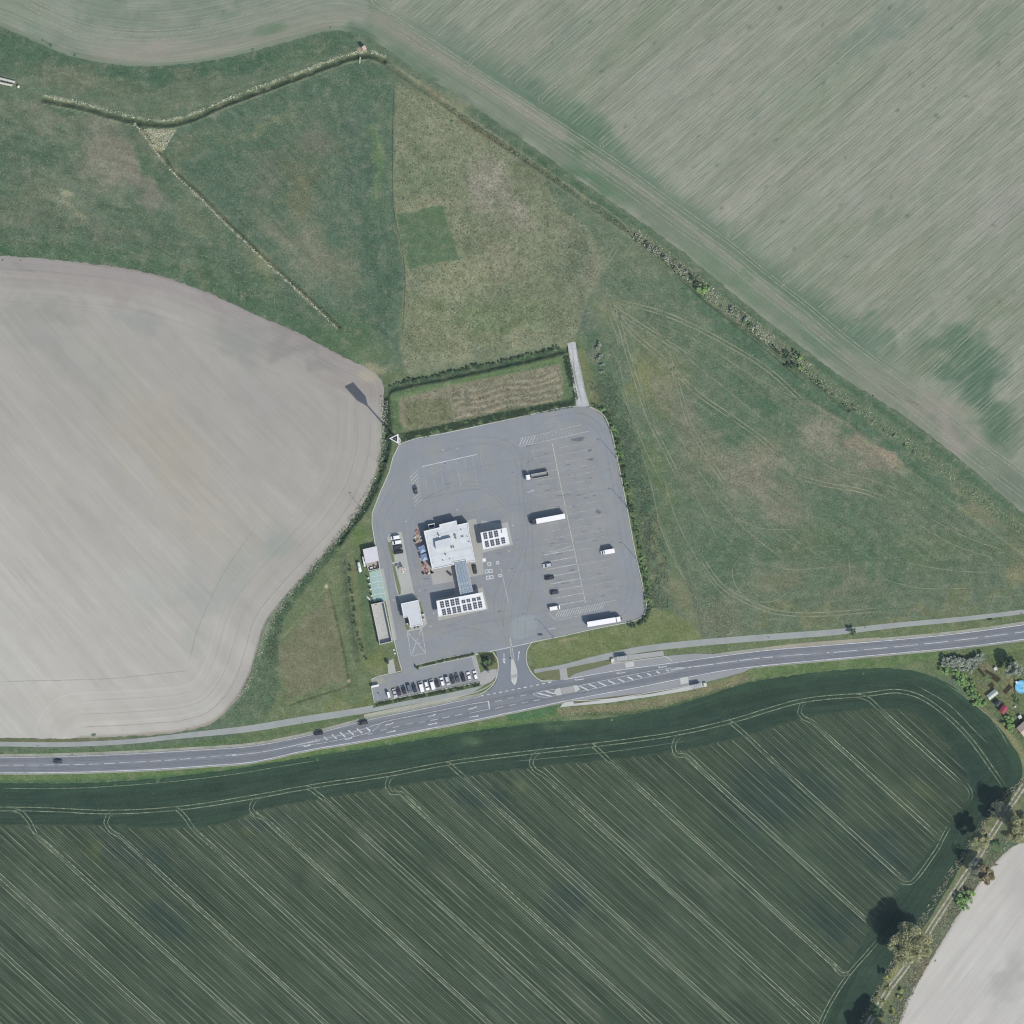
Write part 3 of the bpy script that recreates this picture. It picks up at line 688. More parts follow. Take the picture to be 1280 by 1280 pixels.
# the land beyond the frame
m = bpy.data.materials.new('far_land'); t, b, o = nodes(m)
n = noise(t, geo_pos(t), .004, 3); n1 = noise(t, geo_pos(t), .6, 4)
c = mixc(t, rng(t, n, .45, .55, 0, 1), K(92, 112, 94), K(150, 148, 138))
t.links.new(scalec(t, c, rng(t, n1, .3, .7, .88, 1.12)), b.inputs['Base Color']); b.inputs['Specular IOR Level'].default_value = .05
g = MB(); a0, a1 = -4000, 5280; e0, e1 = -60, 1341.75
P4 = lambda x, y: tuple(P(x, y, 0))
g.add([P4(a0, a0), P4(a1, a0), P4(a1, a1), P4(a0, a1), P4(e0, e0), P4(e1, e0), P4(e1, e1), P4(e0, e1)],
      [(0, 4, 5, 1), (1, 5, 6, 2), (2, 6, 7, 3), (3, 7, 4, 0)], m)
tag(g.build('ground', fixn=True), kind='structure')

# ---------------------------------------------------------------- north field
NTRACK = [(440, -30), (470, 4), (540, 52), (640, 117), (720, 168), (790, 216), (850, 260), (915, 306), (960, 343), (1010, 382), (1060, 424), (1110, 462), (1160, 500), (1220, 548), (1290, 600), (1345, 640)]
def paint_north(x, y):
    C = Canvas(x, y, (143, 149, 133))
    A = math.radians(-41)
    C.grain(11, 22, 201, A, 7, tint=(1.2, .9, 1.1)); C.grain(9, 6, 202, A, 14); C.grain(8, 70, 203, A, 2, tint=(1.2, .7, 1.1)); C.grain(4, 5, 204)
    C.stroke([(520, 60), (600, 88), (650, 110), (700, 146), (750, 192), (790, 224), (850, 270), (920, 320), (1000, 380), (1060, 425)], 40, (98, 122, 102), .85, 1.0)
    C.blob(560, 45, 60, 24, (118, 132, 118), .6, 30); C.blob(655, 108, 34, 16, (98, 122, 104), .8, 35, .5); C.blob(735, 165, 56, 24, (88, 118, 96), .9, 36, .4); C.blob(900, 300, 60, 18, (106, 128, 108), .8, 38, .4); C.blob(1000, 385, 60, 20, (94, 120, 98), .85, 38, .4)
    C.blob(790, 210, 44, 10, (104, 126, 108), .7, 36); C.blob(700, 55, 70, 30, (126, 138, 122), .6, -40, .5); C.blob(1100, 30, 80, 22, (122, 136, 124), .6, -40, .4)
    C.blob(1240, 40, 60, 20, (124, 138, 120), .6, -40); C.blob(1080, 60, 90, 12, (120, 136, 122), .5, -40, .4); C.blob(1020, 390, 50, 22, (98, 122, 100), .85, 38, .5)
    C.blob(1080, 425, 50, 20, (96, 122, 102), .7, 38, .6); C.blob(1195, 440, 62, 30, (84, 114, 92), .9, 15, .5); C.blob(1225, 485, 34, 46, (76, 108, 88), .85, 15, .4)
    C.blob(1245, 530, 38, 30, (84, 112, 90), .85, 40, .4); C.blob(1150, 455, 30, 22, (120, 132, 112), .7, 30, .7); C.blob(1200, 510, 26, 12, (148, 148, 130), .8, 25, .5)
    C.blob(1245, 395, 40, 14, (122, 136, 108), .5, -30, .5); C.blob(1110, 340, 60, 26, (140, 146, 126), .5, -30); C.blob(840, 90, 90, 18, (156, 156, 146), .5, -41, .4)
    C.blob(960, 130, 110, 16, (136, 148, 132), .5, -41, .4); C.blob(1120, 240, 120, 14, (158, 158, 148), .5, -41, .4); C.blob(1250, 260, 60, 26, (158, 156, 150), .6, -41, .4)
    C.blob(990, 290, 60, 30, (140, 148, 132), .5, -41)
    # headland between the track and the ditch
    hd = [(455, 10), (500, 46), (560, 86), (640, 138), (720, 190), (800, 246), (870, 300), (940, 356), (1000, 404), (1060, 450), (1120, 492), (1180, 534), (1240, 582), (1345, 664)]
    C.stroke(hd, 34, (122, 134, 116), .85, .5); C.stroke([(470, 22), (560, 78), (640, 128), (700, 166)], 16, (146, 146, 132), .8, .7, 4)
    C.stroke([(640, 128), (720, 182), (800, 236), (870, 290), (960, 364), (1040, 430), (1120, 488)], 8, (150, 150, 134), .6, .9, 3)
    C.blob(740, 215, 60, 18, (92, 120, 94), .9, 35, .4); C.blob(700, 190, 30, 8, (134, 138, 124), .6, 35); C.blob(820, 270, 60, 10, (118, 130, 112), .7, 38)
    C.blob(520, 90, 50, 9, (104, 124, 102), .7, 32, .4); C.blob(600, 150, 50, 9, (106, 124, 104), .7, 32, .4)
    C.blob(905, 340, 70, 12, (110, 132, 106), .75, 38, .4); C.blob(1010, 420, 60, 12, (108, 130, 108), .7, 38, .4); C.blob(1160, 515, 66, 22, (150, 146, 134), .85, 36, .5)
    C.blob(1190, 545, 50, 16, (154, 149, 140), .8, 36, .5); C.blob(1090, 480, 40, 14, (136, 140, 124), .7, 38); C.blob(1260, 610, 50, 20, (112, 126, 110), .7, 38)
    C.blob(1140, 500, 14, 2, (96, 98, 86), .6, 35, .5); C.blob(1110, 486, 16, 2, (104, 104, 90), .5, 38, .6)
    # the arc in the upper left
    arc = pip(x, y, [(-60, -60), (455, -60), (462, 20), (425, 42), (180, 90), (-60, 30)]).astype(float)
    C.mix(arc * .75, (138, 146, 132)); C.grain(7, 5, 207, mask=arc, ang=.2, stretch=5)
    C.stroke([(-60, 20), (0, 36), (60, 58), (120, 70), (180, 73), (250, 66), (320, 50), (400, 26)], 20, (150, 150, 136), .7, .9)
    C.blob(60, 45, 60, 12, (122, 140, 122), .6, 25, .5); C.blob(140, 15, 70, 14, (118, 134, 116), .7, 8, .5); C.blob(280, 12, 70, 12, (120, 136, 118), .7, -10, .5)
    C.blob(190, 60, 60, 14, (156, 152, 142), .7, 0, .5); C.blob(370, 40, 50, 12, (140, 144, 128), .8, -14); C.blob(430, 22, 40, 16, (146, 146, 132), .7, -20, .5)
    C.blob(340, 36, 26, 6, (100, 126, 100), .7, -14); C.blob(450, 40, 20, 14, (88, 114, 94), .8, 0, .5); C.blob(20, 10, 40, 16, (134, 146, 126), .6)
    C.c[:] = C.c - 3
    # dark single weeds
    rs = np.random.RandomState(5)
    spots = [(975, 10), (1028, 30), (1112, 10), (1190, 36), (1260, 42), (1047, 79), (1137, 92), (1154, 107), (1006, 75), (1171, 145), (970, 174), (1113, 246), (1057, 197), (1052, 256), (1134, 270),
             (993, 311), (978, 277), (1242, 282), (818, 54), (936, 33), (738, 28), (752, 89), (690, 54), (890, 117), (873, 170), (944, 168), (895, 206), (902, 260), (957, 234), (1058, 321), (1250, 378), (1267, 366), (1264, 457), (1212, 372), (782, 158), (280, 15), (1248, 80), (1208, 120), (1122, 138), (1030, 105)]
    for a, b_ in spots: C.blob(a, b_, 2.2 + rs.rand() * 1.6, 1.6 + rs.rand(), (88, 104, 86), .75, rs.rand() * 180, .3)
    for k in range(60): C.blob(rs.uniform(600, 1300), rs.uniform(0, 420), 1.6, 1.3, (108, 122, 104), .6)
    C.stroke(NORTH[:15], 7, (92, 116, 94), .5, .9)
    return C.c
def extra_north(x, y, B):
    edge = smooth_path(NORTH[:25], 6)
    d = dist_poly(x, y, edge, 80)
    a = math.radians(-41); s = x * -math.sin(a) + y * math.cos(a) + 5 * np.sin(x / 300.0)
    l = x * math.cos(a) + y * math.sin(a)
    head = (d < 50 + (fbm(x, y, 30, 4, 2) - .5) * 6) | ((x < 470) & (y < 70))
    sf = np.where(head, d + 3000, s + 2000); ll = np.where(head, x * .8 + y * .5, l)
    return {'across': sf, 'along': ll, 'rows': np.where(head, .35, 1.0)}
region('north_field', NORTH, 2.6, 0.03, paint_north, M_STUB, extra_north, rag=.9)

# ---------------------------------------------------------------- bare field
def paint_bare(x, y):
    C = Canvas(x, y, (168, 165, 157))
    A = math.radians(45)
    lo = sstep(330, 900, y - x * .55); C.mix(lo, (188, 186, 178), .9)
    C.mix(sstep(60, -20, dist_poly(x, y, smooth_path(BARE[:10], 8), 200)), (146, 141, 138), .75)
    C.grain(6, 18, 301, A, 6); C.grain(3, 60, 302, A, 2, tint=(1, 1, .8)); C.grain(3, 5, 303, A, 10)
    C.blob(120, 350, 110, 18, (156, 151, 146), .6, 4, .5); C.blob(60, 390, 60, 16, (146, 148, 139), .6, 8); C.blob(170, 400, 36, 14, (150, 154, 150), .6, 25, .5)
    C.blob(100, 450, 90, 34, (156, 157, 151), .6, 35); C.blob(40, 420, 50, 30, (154, 155, 148), .5, 30)
    C.blob(300, 430, 44, 24, (146, 149, 144), .7, 35, .5); C.blob(375, 430, 60, 14, (142, 138, 135), .7, 22, .5); C.blob(330, 500, 30, 60, (160, 158, 154), .5, -40)
    C.blob(200, 560, 40, 90, (174, 168, 150), .45, -38, .5, 1.0); C.blob(130, 460, 20, 70, (174, 172, 160), .5, -45, .4, 1.2); C.blob(270, 650, 40, 80, (174, 169, 153), .4, -40, .5, 1.0)
    C.blob(240, 740, 26, 36, (158, 163, 157), .6, -40, .5); C.blob(180, 740, 24, 30, (170, 175, 168), .5, -40); C.blob(290, 720, 20, 60, (158, 164, 156), .5, 28, .4)
    C.blob(345, 680, 20, 26, (148, 157, 149), .6, 30); C.blob(240, 800, 16, 20, (162, 168, 160), .4, 30)
    C.blob(430, 560, 40, 90, (163, 159, 152), .5, 10); C.blob(440, 480, 36, 18, (152, 146, 140), .6, 20)
    C.blob(300, 860, 20, 30, (166, 162, 158), .5, 30); C.blob(100, 890, 120, 16, (184, 180, 170), .5, 0); C.blob(350, 40, 5, 5, (0, 0, 0), 0)
    C.blob(462, 470, 14, 9, (178, 170, 148), .7, 20, .6); C.blob(250, 480, 60, 40, (164, 163, 158), .4)
    C.blob(260, 340, 100, 10, (148, 143, 139), .55, 18, .5)
    C.blob(250, 680, 12, 26, (176, 172, 160), .5, 30, .5)
    C.stroke(BARE[20:25], 5, (128, 118, 98), .5, .9)
    C.stroke(BARE[14:21], 3.0, (112, 112, 96), .6, .9)
    C.stroke(BARE[2:8], 3.0, (138, 128, 122), .5, .9)
    return C.c
def extra_bare(x, y, B):
    e1 = smooth_path(BARE[1:25], 6); d = dist_poly(x, y, e1, 120)
    a = math.radians(47) - (x - 200) * .0009
    s = x * -math.sin(math.radians(47)) + y * math.cos(math.radians(47)) + .00045 * (x - 200) ** 2 * .5
    l = x * .68 + y * .73
    wob = (fbm(x, y, 40, 4, 2) - .5) * 10
    head = (d < 62 + wob)
    sf = np.where(head, d + 900, s + 2000)
    return {'across': sf, 'along': np.where(head, x * .3 + y * .8, l), 'rows': np.where(head, .6, 1.0)}
region('bare_field', BARE, 2.6, 0.03, paint_bare, M_SOIL, extra_bare, rag=1.0)
def paint_se(x, y):
    C = Canvas(x, y, (194, 192, 186)); A = math.radians(-52)
    C.grain(5, 16, 401, A, 5); C.grain(3, 5, 402, A, 8); C.grain(3, 50, 403)
    C.blob(1262, 1220, 20, 40, (166, 166, 160), .6, 30, .6); C.blob(1280, 1110, 30, 40, (178, 175, 170), .6); C.blob(1200, 1260, 50, 20, (192, 189, 185), .5)
    C.stroke(SEFIELD[2:9], 4, (168, 160, 150), .6, .8)
    return C.c
def extra_se(x, y, B):
    a = math.radians(-52)
    return {'across': x * -math.sin(a) + y * math.cos(a) + 2000, 'along': x * math.cos(a) + y * math.sin(a), 'rows': np.ones(len(x))}
region('pale_field', SEFIELD, 2.6, 0.03, paint_se, M_SOIL, extra_se, rag=.8)

# ---------------------------------------------------------------- crop field
ROWZONE = [(-60, 1030), (0, 1031), (130, 1032), (270, 1031), (320, 1014), (400, 998), (487, 984), (560, 973), (640, 962), (700, 955), (760, 950), (850, 938), (930, 920), (1006, 897),
           (1090, 886), (1130, 888), (1160, 902), (1190, 935), (1212, 972), (1208, 1000), (1180, 1040), (1135, 1096), (1098, 1145), (1060, 1210), (1030, 1262), (990, 1345), (-60, 1345)]
def paint_crop(x, y):
    C = Canvas(x, y, (60, 76, 60)); A = math.radians(42.5)
    C.grain(7, 34, 501, A, 3, tint=(1.0, 1.0, .7)); C.grain(6, 12, 502, A, 5, tint=(1.1, .8, .7)); C.grain(5, 90, 503, tint=(1, .8, 1))
    for q in [(60, 1120, 44, 26, (96, 106, 92)), (20, 1150, 40, 20, (92, 104, 90)), (120, 1062, 12, 16, (104, 112, 66)), (310, 1040, 10, 8, (106, 108, 74)), (400, 1090, 14, 30, (90, 98, 80)),
              (450, 1040, 30, 12, (92, 98, 80)), (560, 1090, 30, 12, (90, 98, 82)), (650, 980, 9, 8, (124, 132, 96)), (60, 1060, 34, 14, (82, 96, 78)), (300, 1220, 30, 20, (80, 94, 78)),
              (500, 1200, 40, 16, (80, 94, 80)), (820, 1060, 50, 16, (84, 98, 84)), (900, 1110, 40, 14, (96, 106, 90)), (740, 1150, 40, 16, (78, 92, 78)), (860, 1160, 44, 14, (86, 98, 82)), (1000, 1080, 40, 12, (72, 90, 70)),
              (1130, 1000, 40, 14, (84, 96, 68)), (1160, 985, 26, 12, (92, 100, 68)), (1050, 1010, 60, 12, (72, 88, 68)), (620, 1240, 50, 14, (80, 96, 82)), (720, 1255, 30, 14, (96, 102, 88)), (930, 1240, 50, 12, (86, 98, 80)), (1010, 1200, 20, 10, (84, 98, 78))]:
        C.blob(q[0], q[1], q[2] * 1.3, q[3], q[4], .45, 42, .6, .9)
    for q in [(170, 1070, 50, 20), (330, 1030, 40, 14), (600, 1000, 60, 16), (710, 1130, 30, 50), (1000, 980, 70, 30), (950, 1000, 60, 40), (1210, 960, 26, 26), (1100, 1070, 50, 24), (1040, 1150, 50, 20), (850, 905, 120, 14), (700, 925, 80, 12), (460, 945, 120, 10),
              (100, 1010, 140, 10), (1130, 1160, 30, 40), (200, 1150, 40, 20)]:
        C.blob(q[0], q[1], q[2], q[3], (47, 65, 60), .7, 35 if q[3] > 14 else -8, .5)
    hz = 1 - pip(x, y, smooth_path(ROWZONE, 8, True)).astype(float)
    C.mix(hz * .6, (52, 73, 62))
    edge = smooth_path(CROP[:20], 6); d = dist_poly(x, y, edge, 60)
    C.mix(sstep(16, 0, d), (66, 92, 70), .5)
    C.grain(5, 5, 507, A if False else math.radians(-8), 9, mask=hz, tint=(1, 1, .8))
    C.blob(585, 922, 16, 6, (88, 110, 82), .7, -10, .6); C.blob(700, 905, 30, 5, (86, 106, 80), .6, -6, .5); C.blob(655, 900, 30, 6, (70, 108, 84), .5, -8)
    C.grain(4, 3, 509)
    return C.c
def extra_crop(x, y, B):
    s = x * .673 - y * .74 - 84 + 688 * 3
    l = x * .74 + y * .673
    z = smooth_path(ROWZONE, 8, True); ins = pip(x, y, z)
    d = dist_poly(x, y, smooth_path(CROP[:28], 8), 90)
    rows = np.clip(np.where(ins, 1, 0), 0, 1).astype(float)
    k = sstep(1250, 700, x) * .45 + .55     # the east end of the field has closed its rows more
    return {'across': np.where(ins, s, d + 6000), 'along': np.where(ins, l, x), 'rows': rows * k}
region('crop_field', CROP, 2.6, 0.03, paint_crop, M_CROP, extra_crop, rag=.7)

# ---------------------------------------------------------------- wheel tracks: thin worn lines
def track_mat(name, c, lo=.35, hi=.65, amax=.9, sc=.35):
    m = bpy.data.materials.new(name); t, b, o = nodes(m)
    p = geo_pos(t); n = noise(t, p, sc, 4, .65); n2 = noise(t, p, 2.5, 3)
    t.links.new(scalec(t, c, rng(t, n2, .3, .7, .85, 1.15)), b.inputs['Base Color'])
    a = math_(t, 'MULTIPLY', math_(t, 'MULTIPLY', attr(t, 'worn').outputs['Fac'], rng(t, n, lo, hi, .3, 1.0)), amax)
    tr = t.nodes.new('ShaderNodeBsdfTransparent'); mx = t.nodes.new('ShaderNodeMixShader')
    t.links.new(a, mx.inputs[0]); t.links.new(tr.outputs[0], mx.inputs[1]); t.links.new(b.outputs[0], mx.inputs[2]); t.links.new(mx.outputs[0], o.inputs[0])
    b.inputs['Specular IOR Level'].default_value = .05; b.inputs['Roughness'].default_value = 1
    return m
T_CROP = track_mat('worn_crop_line', K(150, 164, 136), amax=.95)
T_CROPD = track_mat('worn_crop_line_bright', K(160, 174, 150), .25, .6, amax=.85)
T_NORTH = track_mat('worn_stubble_line', K(184, 184, 164), .3, .6, amax=.72)
T_MEAD = track_mat('worn_meadow_line', K(160, 164, 138), .28, .6, .85, .14)
T_DARK = track_mat('dark_turned_soil', K(136, 133, 127), .4, .7, .16, .2)
T_DARKG = track_mat('dark_trodden_grass', K(72, 90, 72), .3, .7, .7, .2)
T_SOIL = track_mat('pale_soil_line', K(188, 185, 176), .35, .7, .6, .2)
def ribbon_geo(pts, wd, z, smooth, seed=0, wob=.5):
    p = smooth_path(pts, 5) if smooth else dense(pts, 6)
    p = offset_path(p, (fbm(p[:, 0], p[:, 1], 18, seed, 2) - .5) * wob)
    out = []; ks = (-.5, -.2, .2, .5); av = (0, 1, 1, 0)
    for k in ks: out.append(offset_path(p, k * wd))
    n = len(p); V = np.zeros((n, 4, 3)); A = np.zeros((n, 4))
    fade = np.ones(n); 
    if n > 6: fade[:3] = (0, .35, .7); fade[-3:] = (.7, .35, 0)
    for i in range(4):
        V[:, i, 0] = (out[i][:, 0] - 640) * S; V[:, i, 1] = (640 - out[i][:, 1]) * S; V[:, i, 2] = z; A[:, i] = av[i] * fade
    F = []
    for r in range(n - 1):
        for i in range(3): F.append((r * 4 + i, (r + 1) * 4 + i, (r + 1) * 4 + i + 1, r * 4 + i + 1))
    return V.reshape(-1, 3), np.array(F), A.ravel()
def track(paths, wd, mat, z=.05, gap=None, smooth=True, name='wheel_track'):
    """one track = one object; gap gives the two wheel lines"""
    Vs, Fs, As = [], [], []; k = 0
    for pts in paths:
        lanes = [0] if gap is None else [-gap / 2, gap / 2]
        for ln in lanes:
            q = offset_path(smooth_path(pts, 5) if smooth else dense(pts, 6), ln)
            V, F, A = ribbon_geo(q.tolist(), wd, z, False, int(abs(ln) * 7) + 3)
            Vs.append(V); Fs.append(F + k); As.append(A); k += len(V)
    me = np_mesh(name, np.vstack(Vs), np.vstack(Fs), mat); set_attr(me, 'worn', np.concatenate(As))
    o = np_obj(name, me); o['kind'] = 'structure'; return o
# crop tramlines: straight pairs 27 m apart, tied into the headland track by tight bends
HEAD = [(-60, 1012), (0, 1011), (60, 1012), (135, 1015), (225, 1010), (318, 996), (390, 983), (487, 968), (560, 954), (667, 940), (745, 931), (845, 917), (912, 902), (1003, 876), (1085, 868),
        (1122, 864), (1150, 871), (1182, 893), (1212, 923), (1240, 961), (1256, 984)]
track([HEAD], 1.5, T_CROP, gap=4.6)
ends = {0: (1082, 872, 1203, 984), 1: (1003, 893, 1176, 1050), 2: (966, 958, 1136, 1104), 3: (845, 940, 1092, 1160), 4: (742, 938, 1056, 1222), 5: (664, 962, 1030, 1292), 6: (565, 960, 980, 1340),
        7: (487, 985, 890, 1345), 8: (388, 986, 800, 1345), 9: (318, 1018, 700, 1345), 10: (222, 1014, 590, 1345), 11: (138, 1036, 480, 1345), 12: (28, 1016, 380, 1345), 13: (-40, 1045, 290, 1345), 14: (-60, 1120, 200, 1345), 15: (-60, 1213, 100, 1345)}
def onrow(k, x):
    s = 84 - 68.8 * k; return (.673 * x - s) / .74
starts = {0: [(1060, 869), (1078, 871), (1086, 874)], 1: [(1010, 876), (1001, 882), (999, 891), (1004, 897)], 3: [(854, 916), (845, 924), (842, 934), (846, 944)], 2: [(900, 905), (912, 903), (922, 910)],
          4: [(722, 934), (740, 932), (750, 940)], 5: [(677, 939), (667, 945), (664, 955), (668, 962)], 6: [(545, 957), (560, 955), (570, 963)], 7: [(496, 967), (486, 974), (484, 984), (489, 991)],
          8: [(370, 987), (386, 985), (396, 992)], 9: [(327, 995), (317, 1002), (314, 1012), (320, 1019)], 10: [(205, 1012), (220, 1011), (232, 1022)], 11: [(146, 1014), (135, 1019), (132, 1028), (139, 1039)],
          12: [(8, 1012), (24, 1014), (36, 1026)]}
for k in range(16):
    x0, _, x1, _ = ends[k]
    st = starts.get(k, [])
    xs = max(x0, st[-1][0] + 4) if st else x0
    body = [(x, onrow(k, x)) for x in np.linspace(xs + 6, x1, 9)]
    if st: track([st + body[:2]], 1.5, T_CROP, gap=4.6)
    track([body], 1.55, T_CROPD, gap=4.8, smooth=False)
for pth in ([(1203, 976), (1210, 984), (1214, 994), (1208, 1006)], [(1174, 1046), (1176, 1052), (1160, 1078), (1147, 1096), (1140, 1103), (1128, 1103), (1118, 1094)],
            [(1098, 1175), (1080, 1196), (1064, 1214), (1040, 1250), (1020, 1290)], [(1186, 1034), (1176, 1052)], [(1040, 1205), (1052, 1218), (1062, 1216)]):
    track([pth], 1.5, T_CROP, gap=4.2)
track([[(1142, 855), (1185, 880), (1220, 915), (1238, 932)]], 1.2, T_CROP); track([[(1180, 853), (1215, 878), (1242, 902), (1262, 935)]], 1.2, T_CROP)
track([[(0, 986), (120, 984), (260, 972), (400, 950)]], 1.0, T_CROP); track([[(640, 952), (760, 940), (860, 926)]], .8, T_CROP)
# north field tramlines
track([NTRACK], 1.4, T_NORTH, gap=4.0)
track([offset_path(smooth_path(NTRACK, 12), 11).tolist()[6:60]], 1.4, T_NORTH, gap=5)
track([offset_path(smooth_path(NTRACK, 12), 22).tolist()[20:90]], 1.2, T_NORTH, gap=5)
for a, b_, cc in [((593, 72), (640, 30), (690, -20)), ((681, 118), (745, 62), (818, -8)), ((757, 172), (870, 84), (980, -8)), ((838, 228), (960, 121), (1104, -6)), ((915, 286), (1060, 165), (1246, -6)),
                  ((985, 348), (1110, 243), (1290, 80)), ((1060, 408), (1167, 320), (1290, 208)), ((1155, 474), (1210, 420), (1290, 352)), ((1208, 532), (1280, 466), (1300, 448))]:
    track([[a, b_, cc]], 1.3, T_NORTH, gap=4.2)
    track([[(a[0] + 1, a[1] - 1), (a[0] - 6, a[1] + 6), (a[0] - 4, a[1] + 13)]], 1.2, T_NORTH, gap=3.6)
for k in range(26):
    a = (640 + k * 26, 60 + k * 17 + (k * 37 % 23)); L = 120 + (k * 53 % 160)
    track([[a, (a[0] + L, a[1] - L * .86)]], .9, T_NORTH, smooth=False)
# arcs in the upper left field
for d_, w_ in ((0, 1.3), (5, 1.1), (12, 1.2), (17, 1.0), (-10, .9)):
    track([[(20, -12 + d_), (60, 10 + d_), (110, 30 + d_), (160, 37 + d_), (210, 37 + d_), (270, 28 + d_), (340, 8 + d_), (400, -14 + d_)]], w_, T_NORTH)
# bare field: turning marks
for r in (4, 8, 12, 15): track([[(285 - r, 420), (282 - r * .4, 404 - r * .6), (292, 393 - r * .5), (305 + r * .8, 402 - r * .4), (311 + r, 420)]], .9, T_DARK, z=.05)
for r in (0, 6, 11): track([[(18 - r, 360), (14 - r, 346), (30, 338 - r * .3), (55, 345)]], .9, T_DARK, z=.05)
for off in (14, 30, 47):
    e = offset_path(smooth_path(BARE[10:25], 10), off if True else 0)
    track([e.tolist()], 1.0 + (off % 3) * .3, T_DARK if off % 2 else T_SOIL, z=.05)
for off in (15,):
    track([offset_path(smooth_path(BARE[1:10], 10), off).tolist()], 1.2, T_DARK, z=.05)
track([[(322, 655), (280, 716), (262, 752), (246, 790), (236, 830)]], 1.6, T_SOIL, z=.05); track([[(0, 852), (140, 848), (200, 842), (240, 838)]], 1.4, T_SOIL, z=.05)
# meadow tracks
MT = [[(738, 360), (748, 345), (765, 318), (776, 300)], [(748, 372), (765, 385), (790, 415), (830, 450), (870, 490), (920, 525), (960, 555), (1010, 610)],
      [(752, 374), (790, 400), (830, 425), (875, 455)], [(760, 376), (774, 405), (784, 440), (795, 475), (812, 525), (835, 570), (850, 602)], [(770, 376), (830, 392), (900, 425), (960, 462), (1010, 508)],
      [(834, 440), (850, 490), (862, 530), (890, 580), (912, 612)], [(872, 690), (900, 730), (930, 750), (970, 765), (1020, 768), (1100, 762)],
      [(965, 555), (990, 590), (1030, 605), (1075, 613), (1110, 625)]]
for q in MT: track([q], 1.9, T_MEAD, gap=4.6)
for q in [[(756, 384), (768, 410), (776, 440)], [(800, 395), (850, 440), (900, 480), (960, 530)], [(812, 400), (880, 430), (940, 470), (1000, 500)], [(842, 530), (862, 570), (890, 612), (930, 660), (980, 700)], [(828, 590), (842, 640), (866, 690), (900, 740), (930, 762)], [(790, 430), (800, 470), (806, 500), (822, 545)], [(740, 250), (780, 280), (800, 310)], [(905, 640), (950, 660), (1000, 662)], [(1000, 560), (1040, 585), (1090, 600), (1150, 622)], [(1090, 720), (1150, 735), (1220, 735)], [(1120, 700), (1180, 712), (1240, 716)], [(770, 440), (790, 520), (806, 560), (830, 610)], [(775, 480), (800, 560), (815, 610), (825, 660)], [(818, 640), (838, 690), (860, 732)], [(860, 600), (880, 640), (900, 680)], [(1150, 640), (1200, 668), (1260, 690)],
          [(1140, 650), (1190, 680), (1250, 700)], [(940, 700), (990, 712), (1040, 708)], [(930, 690), (915, 715), (930, 745), (965, 752), (990, 735)], [(1060, 690), (1062, 720), (1055, 745)], [(600, 430), (650, 418), (700, 410)], [(560, 440), (620, 425)]]:
    track([q], 1.2, T_MEAD)
for q in [[(492, 110), (491, 160), (492, 262), (500, 300), (506, 340), (503, 425)], [(180, 300), (230, 330)], [(845, 345), (890, 384), (960, 440), (1010, 482)]]: track([q], 1.6, T_DARKG)
# the farm track: two pale wheel lanes
FT = [(1345, 880), (1296, 958), (1276, 988), (1248, 1030), (1222, 1072), (1203, 1100), (1170, 1150), (1135, 1205), (1112, 1236), (1090, 1272), (1060, 1330)]
T_FARM = track_mat('pale_gravel_lane', K(192, 190, 180), .3, .6, .95, .5)
track([FT], 3.2, T_FARM, gap=5.2, z=.05, name='farm_track')
# ================================================================= PAVED SITE AND ROADS
def paved_mat(name, c, grain=.07, blot=.07, patch=None, gs=2.2, rough=.85):
    m = bpy.data.materials.new(name); t, b, o = nodes(m); p = geo_pos(t)
    n1 = noise(t, p, gs, 4, .7); n2 = noise(t, p, .07, 4, .6); n3 = noise(t, p, .35, 4, .65)
    f = math_(t, 'MULTIPLY', rng(t, n1, .25, .75, 1 - grain, 1 + grain), rng(t, n2, .3, .7, 1 - blot, 1 + blot))
    f = math_(t, 'MULTIPLY', f, rng(t, n3, .3, .7, 1 - blot * .5, 1 + blot * .5))
    cc = c
    if patch is not None: cc = mixc(t, rng(t, noise(t, p, .11, 3), .48, .62, 0, .8), c, patch)
    t.links.new(scalec(t, cc, f), b.inputs['Base Color']); b.inputs['Roughness'].default_value = rough
    bump(t, b, n1, .15, .03); return m
A_LOT = paved_mat('worn_asphalt', K(142, 147, 152), .09, .06, K(146, 149, 148))
A_ROAD = paved_mat('road_asphalt', K(125, 131, 138), .07, .05, K(130, 132, 137))
A_BAY = paved_mat('bus_bay_asphalt', K(150, 153, 156), .07, .05)
A_PATH = paved_mat('cycle_path_asphalt', K(158, 163, 160), .06, .05, K(150, 155, 154))
A_PAVE = paved_mat('grey_pavers', K(166, 167, 165), .10, .05)
A_CONC = paved_mat('pale_concrete', K(190, 193, 190), .07, .05)
A_KERB = paved_mat('kerb_concrete', K(192, 195, 184), .12, .08)
A_GRAVEL = paved_mat('gravel_verge', K(160, 162, 150), .22, .12, K(136, 144, 122), gs=1.6)
A_STONE = paved_mat('stone_track', K(192, 194, 195), .22, .14, K(172, 175, 172), gs=1.3)
